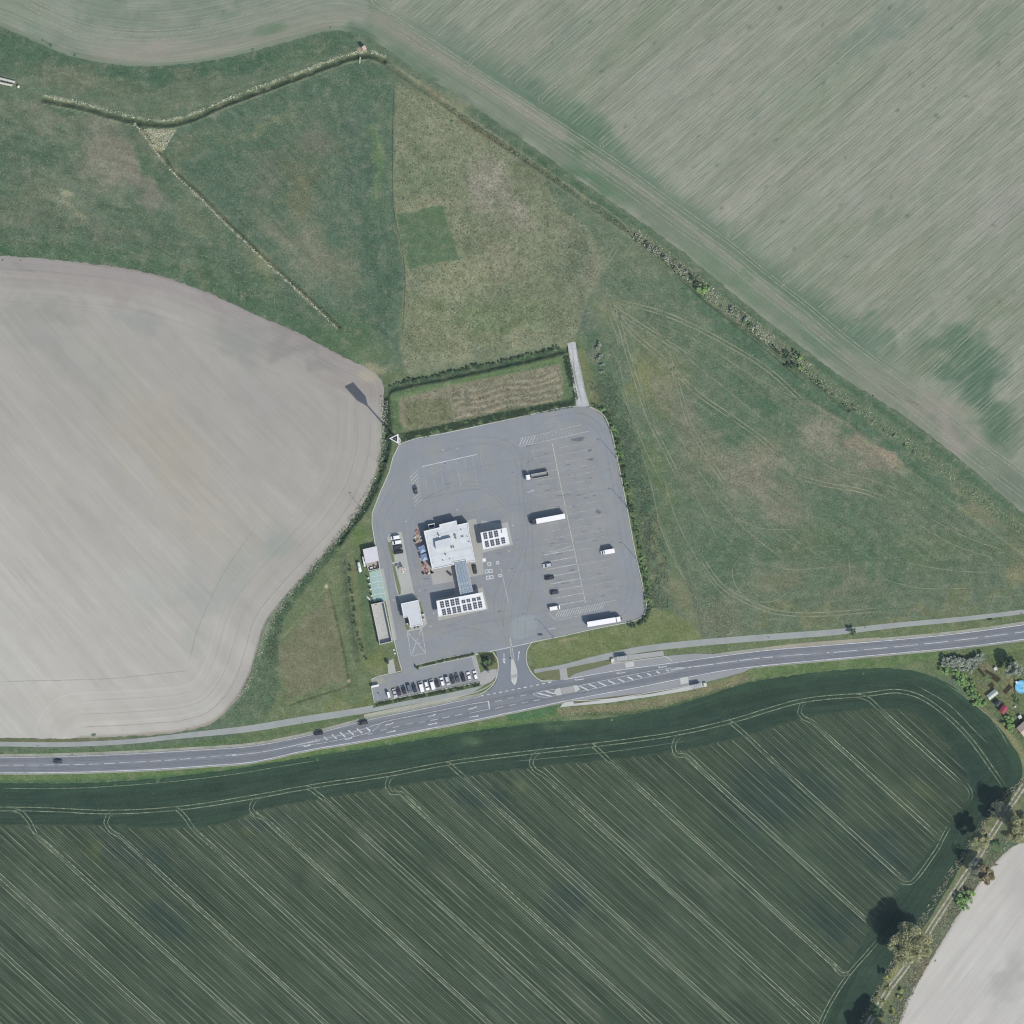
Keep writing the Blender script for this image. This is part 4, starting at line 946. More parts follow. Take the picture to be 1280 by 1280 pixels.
def sheet(name, pts, mat, z, smooth=False, kind='structure', parent=None, z0=None):
    q = smooth_path(pts, 4, True).tolist() if smooth else pts
    xy = pxpoly(q)
    if area(xy) < 0: xy = xy[::-1]
    bm = bmesh.new(); vs = [bm.verts.new((x, y, z)) for x, y in xy]; f = bm.faces.new(vs); bm.normal_update()
    if z0 is not None:
        r = bmesh.ops.extrude_face_region(bm, geom=[f]); nv = [v for v in r['geom'] if isinstance(v, bmesh.types.BMVert)]
        for v in nv: v.co.z = z
        for v in vs: v.co.z = z0
    bmesh.ops.triangulate(bm, faces=[f_ for f_ in bm.faces if len(f_.verts) > 4])
    bmesh.ops.recalc_face_normals(bm, faces=bm.faces)
    if z0 is None:
        for f_ in bm.faces:
            if f_.normal.z < 0: f_.normal_flip()
    me = bpy.data.meshes.new(name); bm.to_mesh(me); bm.free(); me.materials.append(mat)
    o = bpy.data.objects.new(name, me); COL.objects.link(o)
    if kind: o['kind'] = kind
    if parent is not None: o.parent = parent
    return o
def band(name, pts, wd, mat, z, smooth=True, z0=None, **k):
    """strip of constant (or listed) width along a path"""
    p = smooth_path(pts, 4) if smooth else dense(pts, 8)
    a = offset_path(p, wd / 2 if np.isscalar(wd) else np.interp(np.linspace(0, 1, len(p)), np.linspace(0, 1, len(wd)), wd) / 2)
    b = offset_path(p, -wd / 2 if np.isscalar(wd) else -np.interp(np.linspace(0, 1, len(p)), np.linspace(0, 1, len(wd)), wd) / 2)
    n = len(p); V = []
    for q in (a, b):
        for x, y in q: V.append(((x - 640) * S, (640 - y) * S, z))
    F = [(i, i + 1, n + i + 1, n + i) for i in range(n - 1)]
    if z0 is not None:
        for q in (a, b):
            for x, y in q: V.append(((x - 640) * S, (640 - y) * S, z0))
        F += [(i, 2 * n + i, 2 * n + i + 1, i + 1) for i in range(n - 1)] + [(n + i, n + i + 1, 3 * n + i + 1, 3 * n + i) for i in range(n - 1)]
        F += [(0, n, 3 * n, 2 * n), (n - 1, 3 * n - 1, 4 * n - 1, 2 * n - 1)]
    me = bpy.data.meshes.new(name); me.from_pydata(V, [], F); me.materials.append(mat)
    bm = bmesh.new(); bm.from_mesh(me); bmesh.ops.recalc_face_normals(bm, faces=bm.faces)
    if z0 is None:
        for f in bm.faces:
            if f.normal.z < 0: f.normal_flip()
    bm.to_mesh(me); bm.free()
    o = bpy.data.objects.new(name, me); COL.objects.link(o)
    o['kind'] = k.get('kind', 'structure')
    return o
sheet('car_park', LOT, A_LOT, .06)
# darker, newer patches and the slab joints of the lot
A_P1 = paved_mat('asphalt_patch_pale', K(147, 155, 157), .08, .05); A_P2 = paved_mat('asphalt_patch_dark', K(132, 136, 142), .08, .05)
sheet('asphalt_patch', [(640, 776), (668, 770), (672, 780), (665, 793), (640, 797)], A_P1, .07, True)
sheet('asphalt_patch', [(668, 548), (680, 745), (722, 752), (770, 742), (758, 640), (742, 545)], paved_mat('truck_bay_asphalt', K(146, 149, 150), .10, .05, K(138, 143, 147)), .065)
for q in ([(712, 550), (722, 547), (731, 546), (728, 551), (716, 551)], [(746, 636), (752, 640), (749, 643), (744, 640)], [(735, 562), (740, 561), (739, 564), (735, 565)], [(733, 574), (742, 573), (741, 576)]):
    sheet('oil_stain', q, paved_mat('oil_stain', K(112, 117, 124), .1, .1), .075, True)
# main road
N_EDGE = [(-60, 947), (0, 946), (80, 944.5), (160, 941.5), (240, 937), (315, 931.5), (380, 917.5 + 2), (460, 899), (540, 882.5), (600, 869.5), (640, 861), (690, 851.5), (740, 842.5), (780, 836), (840, 828), (900, 819.5), (960, 812), (1040, 805.5), (1120, 799), (1200, 791), (1280, 780), (1345, 770)]
S_EDGE = [(-60, 967), (0, 967), (100, 966), (200, 962), (260, 958), (315, 953.5), (380, 939.5), (460, 926), (540, 911), (600, 899.5), (640, 891), (700, 878.5), (740, 870.5), (790, 861.5), (850, 849.5), (900, 840), (940, 834.5), (1000, 828.5), (1120, 817.5), (1200, 810), (1280, 800), (1345, 791)]
ne = smooth_path(N_EDGE, 5); se = smooth_path(S_EDGE, 5)
sheet('gravel_verge', np.vstack([offset_path(ne, -3.2), offset_path(se, 1.4)[::-1]]).tolist(), A_GRAVEL, .045)
sheet('road', np.vstack([ne, se[::-1]]).tolist(), A_ROAD, .08)
# entrance mouth
sheet('entrance_road', [(620, 812.5), (662, 803.8), (657, 814), (656.5, 824), (660, 836), (668, 847), (676, 852.5), (690, 852.5), (690, 858), (606, 875), (599, 871), (612, 863), (620, 853), (623, 840), (622, 826)], paved_mat('entrance_asphalt', K(127, 134, 142), .07, .05), .07)
# bus bays
sheet('bus_bay', [(700, 849), (722, 841), (745, 835), (765, 829), (800, 824), (832, 820), (866, 817), (900, 817.5), (905, 820), (780, 837), (712, 850)], A_BAY, .075)
sheet('bus_bay', [(718, 874), (790, 861), (900, 839.5), (942, 833.5), (930, 840), (905, 847), (880, 853), (857, 858), (818, 865), (760, 873), (722, 877)], A_BAY, .075)
sheet('bus_stop_pavement', [(764.5, 824), (767, 821), (829, 813.5), (830, 819.5), (800, 823.5), (767, 828.5)], A_PAVE, .16, z0=0)
sheet('bus_stop_pavement', [(700, 884), (703, 879.5), (716, 876.5), (718, 879.5), (815, 867), (857, 858.5), (882, 852.5), (883, 858), (858, 863.5), (818, 870), (760, 878.5), (714, 882.5)], A_CONC, .13, z0=0)
sheet('grass_island', [(716.5, 876.7), (815, 865.2), (814, 866.3), (718, 878.6)], flat('verge_earth', K(116, 108, 92), .95, .2, 1.0), .17, z0=0)
# cycle path and footpaths
CP = [(-60, 929), (0, 930), (80, 930.5), (160, 927), (240, 918.5), (310, 911), (380, 899.5), (450, 888.5), (510, 877.5), (560, 869), (590, 862), (606, 852), (614, 846)]
band('cycle_path', CP, [6, 6, 6, 6, 6, 7.5, 8.5, 8.5, 8, 7, 6], A_PATH, .055)
sheet('paved_corner', [(601, 841), (606, 838), (621, 836), (621, 845), (614, 852), (605, 856), (601, 851)], A_PAVE, .10, z0=0)
sheet('footpath', [(589, 820), (594.5, 818.5), (603.5, 851), (606, 855), (599, 857)], A_PAVE, .11, z0=0)
band('cycle_path', [(668, 839), (700, 834.5), (740, 825), (766, 819), (800, 812), (830, 808), (880, 803), (960, 796.5), (1040, 790.5), (1120, 781.5), (1200, 774), (1280, 764.5), (1345, 755)], [5, 8, 8, 8, 8, 7.5, 6.5, 6, 5.5, 5.5], A_PATH, .055)
sheet('footpath', [(699, 836), (708, 834), (710, 848.5), (701, 850)], A_PAVE, .10, z0=0)
sheet('footpath', [(714, 882.5), (703, 879), (709, 877), (716, 877)], A_CONC, .12)
band('gravel_verge', [(455, 895), (520, 882), (580, 869), (606, 860.5), (619, 851)], [4, 4.5, 4, 2, 1], paved_mat('pale_gravel', K(170, 171, 158), .16, .08, gs=1.6), .05)
band('gravel_verge', [(960, 810), (1000, 806), (1040, 803), (1100, 798)], [3, 5, 3], paved_mat('pale_gravel_east', K(160, 156, 140), .2, .1, gs=1.4), .05)
band('stone_track', [(714, 428), (719, 455), (724, 485), (729, 509)], [10, 11.5, 13, 14, 16], A_STONE, .055)
sheet('verge_grass', [(708, 848.4), (720, 842), (740, 836), (763, 829), (763, 825), (735, 829.5), (709, 835)], flat('verge_mown', K(112, 118, 86), .95, .22, 1.2), .09, z0=0)
sheet('verge_grass', [(700, 850), (699, 836.5), (684, 838.5), (670, 841.5), (674, 846.5), (684, 849.5)], flat('verge_mown', K(112, 118, 86)), .09, z0=0)
sheet('verge_grass', [(597, 815.5), (617, 814.5), (621, 822), (621.5, 829), (620.5, 836), (605, 838), (601, 826)], flat('verge_island', K(114, 118, 84), .95, .22, 1.2), .14, z0=0)
sheet('verge_grass', [(468, 878), (601, 851.8), (601.8, 857.2), (560, 866.5), (500, 877.5), (466, 885)], flat('verge_dark', K(92, 106, 72), .95, .3, 1.0), .09, z0=0)

# ---------------------------------------------------------------- kerbs
def kerb(pts, wd=1.0, smooth=True, h=.18, mat=A_KERB): return band('kerb', pts, wd, mat, h, smooth, z0=0)
kerb([(497, 556.5), (515, 549.5), (560, 540.5), (640, 523.3), (700, 510.3), (722, 507.3)])
kerb([(737, 508.3), (752.5, 517), (762.8, 536), (770, 565), (781, 620), (794, 690), (804, 735), (808, 758), (803.8, 770), (792, 776.3), (775, 779.8), (740, 786.8), (700, 795.8), (668, 802)])
kerb([(664, 804), (659, 812), (657.6, 822), (660.5, 834), (668, 845), (676, 850.5), (690, 851)], 1.2)
kerb([(498, 558), (491, 572), (486.5, 590), (475, 616), (465.3, 641), (465, 655), (471.3, 695), (481.3, 745), (491.3, 795), (498, 822), (502.3, 838.6), (473, 845.4), (464, 849)], 1.1, False)
kerb([(464, 857), (468, 878), (530, 866), (602, 852.3)], .9, False)
kerb([(616, 815), (621.8, 824), (622.4, 838), (619, 851), (611, 861), (600, 867.5)], 1.1)
kerb([(840, 826), (832, 820.4), (767, 829.2), (764.2, 828.4)], .9, False); kerb([(883, 852), (857, 857.8), (818, 864.6), (762, 873.6), (716, 876)], .9)
# entrance splitter island
o = sheet('traffic_island', [(639, 824), (641.5, 823), (643.5, 828), (646.5, 838), (646.8, 845), (645.5, 853), (643.4, 857), (640.2, 853), (638.2, 846), (638.4, 834)], A_CONC, .2, z0=0)
sheet('traffic_island', [(637, 797), (638, 797), (642.6, 823.5), (639.6, 824), (637.6, 812)], A_LOT, .13, z0=0); kerb([(637.2, 796), (637.8, 811), (639.2, 824)], .6, False); kerb([(637.4, 796), (640.5, 811), (642.8, 824)], .6, False)
sheet('traffic_island', [(638.4, 844), (646.7, 842), (646.3, 846), (638.6, 848)], A_PAVE, .205)
for a, b_ in (((639, 850), (643, 854.5)), ((643, 854.5), (645.6, 848))): band('island_marking', [a, b_], .8, flat('paint_dull', K(214, 218, 218), .7, .1), .215, False)
# centre refuge on the main road
for q in ([(694, 861.5), (700, 859.5), (702.5, 868.5), (696, 869.5), (692.5, 866)], [(716, 856.8), (722, 856.5), (725, 862), (719, 865.5)]): sheet('refuge_island', q, A_CONC, .2, z0=0)
sheet('refuge_island', [(700.6, 860), (716, 857.3), (718.6, 865), (703, 868)], A_PAVE, .12, z0=0)
# bright slabs in the bus bays
for q in ([(781, 828.4), (792, 826.8), (793, 833), (782.5, 834.8)], [(850, 847.4), (860, 845.7), (861.3, 853.4), (850.8, 855.6)]): sheet('concrete_slab', q, flat('bright_slab', K(194, 195, 194), .85, .12, 1.5), .1)

# ---------------------------------------------------------------- painted markings
def paint_mat(name, c, lo, hi):
    m = bpy.data.materials.new(name); t, b, o = nodes(m); p = geo_pos(t)
    n = noise(t, p, 1.1, 4, .7); n2 = noise(t, p, .25, 3, .6)
    t.links.new(scalec(t, c, rng(t, n, .3, .7, .88, 1.08)), b.inputs['Base Color'])
    a = math_(t, 'MULTIPLY', rng(t, n, .3, .62, lo, hi), rng(t, n2, .3, .6, .6, 1))
    tr = t.nodes.new('ShaderNodeBsdfTransparent'); mx = t.nodes.new('ShaderNodeMixShader')
    t.links.new(a, mx.inputs[0]); t.links.new(tr.outputs[0], mx.inputs[1]); t.links.new(b.outputs[0], mx.inputs[2]); t.links.new(mx.outputs[0], o.inputs[0])
    b.inputs['Roughness'].default_value = .7; return m
W_NEW = paint_mat('road_paint', K(226, 230, 234), .8, 1.0)
W_OLD = paint_mat('worn_paint', K(206, 210, 210), .7, 1.0)
W_FNT = paint_mat('faint_paint', K(184, 189, 190), .5, .95)
ZM = .098
def lines(name, segs, wd, mat, z=ZM, smooth=False):
    """many strokes of one marking = one painted object"""
    V, F = [], []; k = 0
    for pts in segs:
        p = smooth_path(pts, 5) if smooth else np.array(pts, float)
        a = offset_path(p, wd / 2); b = offset_path(p, -wd / 2); n = len(p)
        for q in (a, b):
            for x, y in q: V.append(((x - 640) * S, (640 - y) * S, z))
        F += [(k + i, k + n + i, k + n + i + 1, k + i + 1) for i in range(n - 1)]; k += 2 * n
    me = bpy.data.meshes.new(name); me.from_pydata(V, [], F); me.materials.append(mat)
    bm = bmesh.new(); bm.from_mesh(me)
    for f in bm.faces:
        f.normal_update()
        if f.normal.z < 0: f.normal_flip()
    bm.to_mesh(me); bm.free()
    o = bpy.data.objects.new(name, me); COL.objects.link(o); o['kind'] = 'structure'; return o
def dashes(path, on, off, start=0):
    p = smooth_path(path, 1.0); d = np.r_[0, np.cumsum(np.hypot(*np.diff(p, axis=0).T))]; out = []; s = start
    while s + on < d[-1]:
        out.append([(np.interp(q, d, p[:, 0]), np.interp(q, d, p[:, 1])) for q in (s, s + on)]); s += on + off
    return out
# road edge lines
lines('edge_line', [offset_path(ne, 1.2)[:130].tolist()], .75, W_OLD)
i0 = int(np.argmin(abs(ne[:, 0] - 605))); lines('edge_line', [offset_path(ne, 1.0)[:i0].tolist()], .55, W_OLD, ZM + .004)
i1 = int(np.argmin(abs(ne[:, 0] - 706))); lines('edge_line', [offset_path(ne, .8)[i1:].tolist()], .8, W_NEW)
lines('edge_line', [offset_path(se, -.9).tolist()], .8, W_NEW)
lines('give_way_dashes', dashes([(601, 870), (650, 860.5), (690, 852.3)], 3.8, 4.0), 1.1, W_NEW, smooth=False)
CL = [(-60, 957), (0, 956.5), (100, 955.5), (180, 952), (240, 948), (300, 942.5)]
lines('centre_line', dashes(CL, 14, 5), .8, W_OLD)
lines('centre_line', [[(290, 944.5), (330, 939.5), (370, 931.5), (400, 925.5)]], .8, W_OLD, smooth=True)
lines('centre_line', dashes([(838, 837.5), (900, 829), (960, 821.5), (1040, 815.5)], 26, 3), .8, W_NEW)
lines('centre_line', dashes([(960, 821.5), (1040, 815.5), (1120, 808.5), (1200, 800), (1345, 781)], 30, 8, 6), .7, W_NEW)
# west hatched taper
lines('hatch_outline', [[(370, 931), (400, 924.5), (440, 915.5), (472, 905)], [(372, 933), (410, 927.5), (440, 921), (464, 914.5), (474, 907)]], .6, W_OLD, smooth=True)
hs = []
for k in range(7):
    x = 396 + k * 10.6; y = 925.6 - k * 2.35; h = 1.2 + 2.0 * math.sin(min(1, k / 3.5) * PI / 2) - max(0, k - 4) * .35
    hs.append([(x - h * .9, y - h), (x + h * 1.3, y + h * .9)])
lines('hatch_bars', hs, 1.6, W_NEW)
# east hatched median
lines('hatch_outline', [[(724, 857), (760, 849.5), (800, 841.5), (836, 835.5), (858, 834)], [(724, 864.5), (760, 857), (800, 848.5), (836, 840.5), (866, 832.5)]], .6, W_OLD, smooth=True)
hs = []
for k in range(11):
    x = 730 + k * 11.6; y = 860 - k * 2.45; h = 3.7 * (1 - k / 12.5)
    hs.append([(x - h * 1.7, y - h * .75), (x + h * 1.6, y + h * .8)])
lines('hatch_bars', hs, 1.5, W_NEW)
lines('hatch_outline', [[(666, 867.5), (676, 864.5), (693, 861.5)], [(666, 867.5), (674, 871), (684, 871.5), (694, 869.5)]], .7, W_OLD, smooth=True)
lines('hatch_bars', [[(670.5, 866), (690, 870.7)], [(682, 864), (693, 867)]], 1.4, W_NEW)
# turning lane boxes, dashes and arrows on the approach
lines('lane_line', [[(472, 906), (480, 902.5), (520, 894), (560, 886), (590, 880), (610, 876.7)]], .7, W_OLD, smooth=True)
lines('lane_line', [[(610.5, 876.5), (612, 886.5)]], 1.3, W_NEW); lines('lane_line', [[(587, 891.5), (600, 888.7), (611.5, 886.3)]], .7, W_OLD)
lines('lane_dashes', [[(618.6, 877), (627.5, 875)], [(634.6, 873), (642, 871.6)], [(650, 870), (658, 868.4)], [(619, 885.6), (629, 883)], [(636, 882), (645, 880)], [(652, 878.8), (660, 877.2)], [(667, 876), (675, 874.5)],
                      [(462, 915), (468, 913)], [(476, 913), (484, 911.3)], [(491, 909.6), (499, 907.5)], [(508, 905.5), (516, 904)], [(523, 903.6), (531, 901.6)], [(538, 900.6), (548, 898.8)], [(553, 897.7), (562, 895.8)], [(569, 894.5), (579, 892.4)], [(460, 918), (466, 916.5)]], .75, W_OLD)
def arrow(x, y, ang, L=9.0, turn=0, mat=None, two=False):
    a = math.radians(ang); ca, sa = math.cos(a), math.sin(a)
    T = lambda u, v: (x + u * ca - v * sa, y + u * sa + v * ca)
    segs = []
    V = [T(-L / 2, -.45), T(L / 2 - 2.4, -.45), T(L / 2 - 2.4, .45), T(-L / 2, .45), T(L / 2 - 2.6, -1.25), T(L / 2, 0), T(L / 2 - 2.6, 1.25)]
    F = [(0, 1, 2, 3), (4, 5, 6)]
    if turn:
        s = turn; F = [(0, 1, 2, 3)] + [(4, 5, 6)]
        V[4] = T(L / 2 - 2.6, -s * .5); V[5] = T(L / 2 + .2, s * .5); V[6] = T(L / 2 - 2.0, s * 1.7)
    me = bpy.data.meshes.new('lane_arrow'); me.from_pydata([(p_[0] * 0 + (p_[0] - 640) * S, (640 - p_[1]) * S, ZM + .006) for p_ in V], [], F)
    me.materials.append(mat or W_NEW); bm = bmesh.new(); bm.from_mesh(me)
    for f in bm.faces:
        f.normal_update()
        if f.normal.z < 0: f.normal_flip()
    bm.to_mesh(me); bm.free()
    o = bpy.data.objects.new('lane_arrow', me); COL.objects.link(o); o['kind'] = 'structure'
for x, y, a, L, tn in ((487, 905.2, -13, 11, -1), (489, 914.5, -11, 12, 0), (540, 894.5, -14, 10, -1), (541, 904.8, -11, 12, 0), (591, 885.3, -14, 11, -1), (592.5, 895.6, -9, 12, 0), (436, 923.6, -10, 10, -1), (384, 932.4, -8, 9, -1),
                       (724, 849.5, 171, 12, 1), (776, 841.3, 171, 11, 1), (828, 833.8, 172, 11, 1)): arrow(x, y, a, L, tn)
arrow(630, 823, 90, 12, 0); arrow(648.3, 819.5, -82, 12, 0); lines('entrance_marking', [[(628, 824.5), (632, 824.2)], [(629, 826), (631.5, 829)]], 1.2, W_NEW)
# lot: stop line across the mouth, truck bays, car bays
lines('lot_boundary_line', [[(594, 818.4), (620, 812.8), (640, 808.6), (663, 803.5), (680, 799.5)]], .9, W_NEW)
Y_LN = paint_mat('centre_bay_paint', K(206, 208, 192), .7, 1.0)
lines('bay_centre_line', [[(690.3, 554), (700, 602), (710, 650), (721, 702), (732, 754)]], 1.0, Y_LN)
sl1, sl2 = [], []
for k in range(22):
    f = (k + .6) / 22; x = 690.3 + f * 41.7; y = 554 + f * 200
    L = 38 if k > 12 else 34 - (k % 3) * 6
    (sl1 if k > 13 else sl2).append([(x, y), (x - L, y + L * .185)])
    sl2.append([(x, y + 2), (x + 42, y + 2 - 42 * .2)])
lines('bay_lines', sl1, .8, W_OLD); lines('bay_lines', sl2, .7, W_FNT)
lines('bay_lines', dashes([(650, 548), (690, 539.5), (727, 531)], 3, 1.2), .7, W_OLD, ZM); lines('bay_lines', [[(650, 558), (690, 549.6), (736, 539)]], .55, W_OLD)
lines('hatch_bars', [[(649 + k * 4, 557.5 - k * .8), (653.5 + k * 4, 547.5 - k * .8)] for k in range(5)], .9, W_OLD)
lines('hatch_bars', [[(670 + k * 4, 553.5 - k * .85), (672 + k * 4, 544.5 - k * .85)] for k in range(12)], .7, W_FNT)
lines('hatch_outline', [[(697, 764.5), (730, 758), (770, 750)], [(686, 766), (691, 772), (696, 775)], [(696, 775), (725, 769.5)]], .5, W_OLD)
lines('hatch_bars', [[(693 + k * 3.1, 773.6 - k * .62), (697.5 + k * 3.1, 764.4 - k * .62)] for k in range(20)], .75, W_OLD)
lines('lane_arrow_worn', [[(684.5, 787.5), (689, 785.8), (694.5, 785)]], .8, W_OLD)
lines('bay_lines', [[(527.5, 583.2), (596, 568)]], .75, W_NEW)
lines('bay_lines', [[(529 + k * 10.2, 584 - k * 2.2), (535.5 + k * 10.2, 619 - k * 2.2)] for k in range(8)], .65, W_FNT)
lines('hatch_outline', [[(523, 583), (516, 586), (513, 592), (515, 606), (518, 622), (522, 629), (528, 631)]], .8, W_FNT, smooth=True)
lines('hatch_bars', [[(513.5 + k * .55, 596 + k * 4.6), (522 + k * .6, 587.5 + k * 4.6)] for k in range(9)], .75, W_OLD)
lines('bay_lines', [[(626, 710), (631, 732), (635.5, 753.5)]], .6, W_OLD)
# waiting box by the car wash
lines('waiting_box', [[(509, 789.7), (514, 820), (532.3, 816.4), (527, 786)], ], .8, W_OLD); lines('waiting_box', [[(509, 789.7), (532.3, 816.4)], [(526.5, 786.5), (514, 820)], [(509, 789.5), (519, 787)]], .8, W_OLD)
for q in ([(521, 795), (524.6, 793.6), (523.2, 798), (520.4, 799.6)], [(522.4, 802.5), (526, 803.4), (525.4, 806.4), (522.2, 805.8)]): sheet('worn_marking', q, W_FNT, ZM, True)
lines('pale_scrape', [[(686, 690.5), (700, 687.5), (716, 682)]], 2.2, W_FNT); lines('pale_scrape', [[(659, 615.5), (664, 614), (668, 612.5)]], 1.4, W_OLD)
lines('tyre_mark', [[(658, 580), (662, 576), (667, 574)], [(672, 597.5), (678, 596)], [(695, 620), (702, 619.4), (712, 618)]], .6, paint_mat('rubber', K(112, 118, 124), .3, .8))

# ---------------------------------------------------------------- aprons and islands in the lot
sheet('building_apron', [(537.5, 713), (541.3, 731), (566, 727), (570, 752), (586, 740), (586, 722), (604.6, 717.5), (603.4, 690), (601, 672), (594.8, 648), (584, 650.5)], paved_mat('apron_pavers', K(170, 171, 168), .09, .05), .1, z0=0)
sheet('canopy_apron', [(596.8, 677), (597, 664), (602, 650.5), (624, 654.5), (634.8, 652.3), (641.2, 681), (603.5, 691)], paved_mat('canopy_concrete', K(172, 174, 172), .07, .05), .12, z0=0)
sheet('canopy_apron', [(545, 748.5), (560, 745.5), (572, 742), (590, 737.5), (603.5, 734), (610.5, 761.5), (547.5, 776), (546.2, 764)], paved_mat('canopy_concrete_south', K(172, 173, 168), .07, .05), .12, z0=0)
sheet('wash_apron', [(484, 672), (485.6, 668), (500.2, 664), (502.4, 665.8), (512, 714.8), (518.4, 745), (523.5, 749), (528, 757), (534, 779.5), (527, 786.3), (509, 789.6), (505.5, 775), (498.5, 748), (494.6, 735), (489.4, 703)], paved_mat('island_concrete', K(176, 179, 175), .1, .06), .14, z0=0)
gm = flat('island_grass', K(116, 126, 96), .95, .25, 1.2)
for q in ([(484.8, 678), (488.8, 677), (493, 698), (493.5, 702), (490, 703)], [(490, 705), (493, 706), (497.5, 722), (501, 735), (500.8, 743), (498.6, 744), (495, 730)], [(523.6, 751.5), (526, 752.5), (529.4, 763), (529.5, 768), (527.3, 768)], [(505.6, 772), (509.6, 774), (512, 785), (514.5, 786), (509, 788), (507, 784)]):
    sheet('planted_strip', q, gm, .17, z0=0)
sheet('concrete_pad', [(484, 826.5), (491.5, 823.5), (495, 840.5), (485.5, 843)], paved_mat('pad_concrete', K(178, 180, 172), .08, .05), .12, z0=0)
sheet('planted_strip', [(495.6, 822), (498.4, 821.5), (502, 837.4), (497, 838.6)], flat('verge_earth', K(116, 108, 92)), .1, z0=0)
sheet('gravel_patch', [(464, 849), (478, 846), (484, 852), (470, 857), (465, 857)], A_GRAVEL, .1)
sheet('paver_strip', [(464.5, 714), (475.8, 711.4), (479, 710), (496, 799.5), (490.6, 801), (483, 752)], paved_mat('paver_strip', K(172, 175, 170), .09, .05), .09, z0=0)
# long planter between the aisles
sheet('planter_bed', [(519.5, 834.5), (522, 831), (555, 823.2), (593, 816.4), (593.2, 818.8), (556, 826.8), (523, 834.2), (521, 836)], flat('verge_dark', K(92, 106, 72)), .16, z0=0)
kerb([(523, 835), (556, 827.6), (593, 819.8)], .7, False); kerb([(520, 836), (518.6, 834), (520, 831.3), (524, 830.2), (555, 822.8), (592, 815.8)], .6, False)
for x, y in ((555.5, 825.5), (571.6, 821.8)): sheet('kerb_gap', [(x - .7, y - 2.6), (x + .7, y - 2.9), (x + 1.1, y + 2.2), (x - .2, y + 2.5)], A_CONC, .2, z0=0)
# mint coloured charging bays
MINT = paved_mat('mint_bay_paint', K(158, 188, 180), .06, .06, K(168, 192, 185))
sheet('mint_bays', [(461.5, 715), (475.9, 711.8), (484.2, 750), (480.6, 752), (466.6, 752), (463, 730)], MINT, .12)
seg = []
for k in range(1, 5):
    f = k / 5; seg.append([(463.2 + f * 5.0, 713.8 + f * 37), (476.3 + f * 7.6, 711.4 + f * 37)])
lines('bay_lines', seg, .7, W_NEW, .14)
for k in range(5):
    f = (k + .5) / 5; x = 469.7 + f * 6.8; y = 713 + f * 37
    lines('bay_symbol', [[(x + 1.2 * math.cos(a * PI / 5), y + 1.5 * math.sin(a * PI / 5)) for a in range(11)]], .7, paint_mat('bay_symbol_paint', K(208, 224, 218), .6, .95), .14)

# ---------------------------------------------------------------- wear on the asphalt
def wear_mat(name, c, amax): return track_mat(name, c, .3, .7, amax, .12)
W_PATH = wear_mat('wheel_path', K(112, 118, 126), .28); W_PALE = wear_mat('polished_wheel_path', K(140, 145, 151), .35); W_TYRE = wear_mat('tyre_arc', K(128, 133, 140), .06); W_LITE = wear_mat('dusty_arc', K(156, 160, 163), .1)
mid = (ne[np.linspace(0, len(ne) - 1, 220).astype(int)] + se[np.linspace(0, len(se) - 1, 220).astype(int)]) / 2
for d_, w_, m_ in ((-7.6, 1.6, W_PATH), (-4.2, 1.8, W_PATH), (3.4, 1.8, W_PATH), (7.0, 1.6, W_PATH), (-5.9, 1.4, W_PALE), (5.2, 1.4, W_PALE)): track([offset_path(mid, d_).tolist()], w_, m_, z=.086, name='road_wear')
rr_ = random.Random(4)
for q in ([(636, 806), (632, 780), (640, 740), (652, 690), (650, 620), (640, 560), (600, 552), (540, 565)], [(650, 802), (655, 770), (662, 730), (660, 660), (655, 600), (660, 560), (700, 535)], [(628, 806), (600, 790), (560, 785), (500, 760), (486, 700), (476, 650), (500, 600)],
          [(650, 800), (700, 785), (770, 770), (790, 740), (785, 690), (770, 620), (755, 550), (730, 522), (680, 528)], [(640, 804), (620, 770), (625, 730), (645, 690), (648, 640)], [(520, 740), (516, 700), (508, 650), (540, 620), (600, 610), (640, 640)], [(540, 790), (590, 780), (640, 770)]):
    for g_, m_, w_ in ((5, W_TYRE, 2.0), (9, W_LITE, 2.4)):
        track([[(x + rr_.uniform(-3, 3), y + rr_.uniform(-3, 3)) for x, y in q]], w_, m_, z=.072 if m_ is W_TYRE else .074, gap=g_, name='tyre_mark')
OIL = wear_mat('drip_stain', K(116, 120, 126), .5)
for k in range(70):
    f = rr_.random(); x = 690.3 + f * 41.7; y = 554 + f * 200
    if k < 40: x += rr_.choice((-1, 1)) * rr_.uniform(8, 40)
    else: x = rr_.uniform(510, 780); y = rr_.uniform(560, 770)
    L = rr_.uniform(1.5, 7); track([[(x, y), (x + L * .5, y - L * .1), (x + L, y - L * .18)]], rr_.uniform(.8, 2.0), OIL, z=.078, smooth=False, name='oil_stain')
JT = wear_mat('paving_joint', K(126, 131, 138), .35)
for k in range(9):
    f = (k + .5) / 9; track([[(500 + f * 10 - 12 * f, 560 + f * 245), (745 + f * 60, 515 + f * 245)]], .45, JT, z=.071, smooth=False, name='paving_joint')

for q in ([(710, 432), (715, 460), (719, 486), (722, 508)], [(719, 430), (725, 458), (730, 484), (736, 507)], [(715, 428), (719, 470), (728, 506)]): track([q], 2.6, track_mat('grassy_stone_edge', K(126, 132, 112), .45, .65, .6, .35), z=.062, name='track_edge')
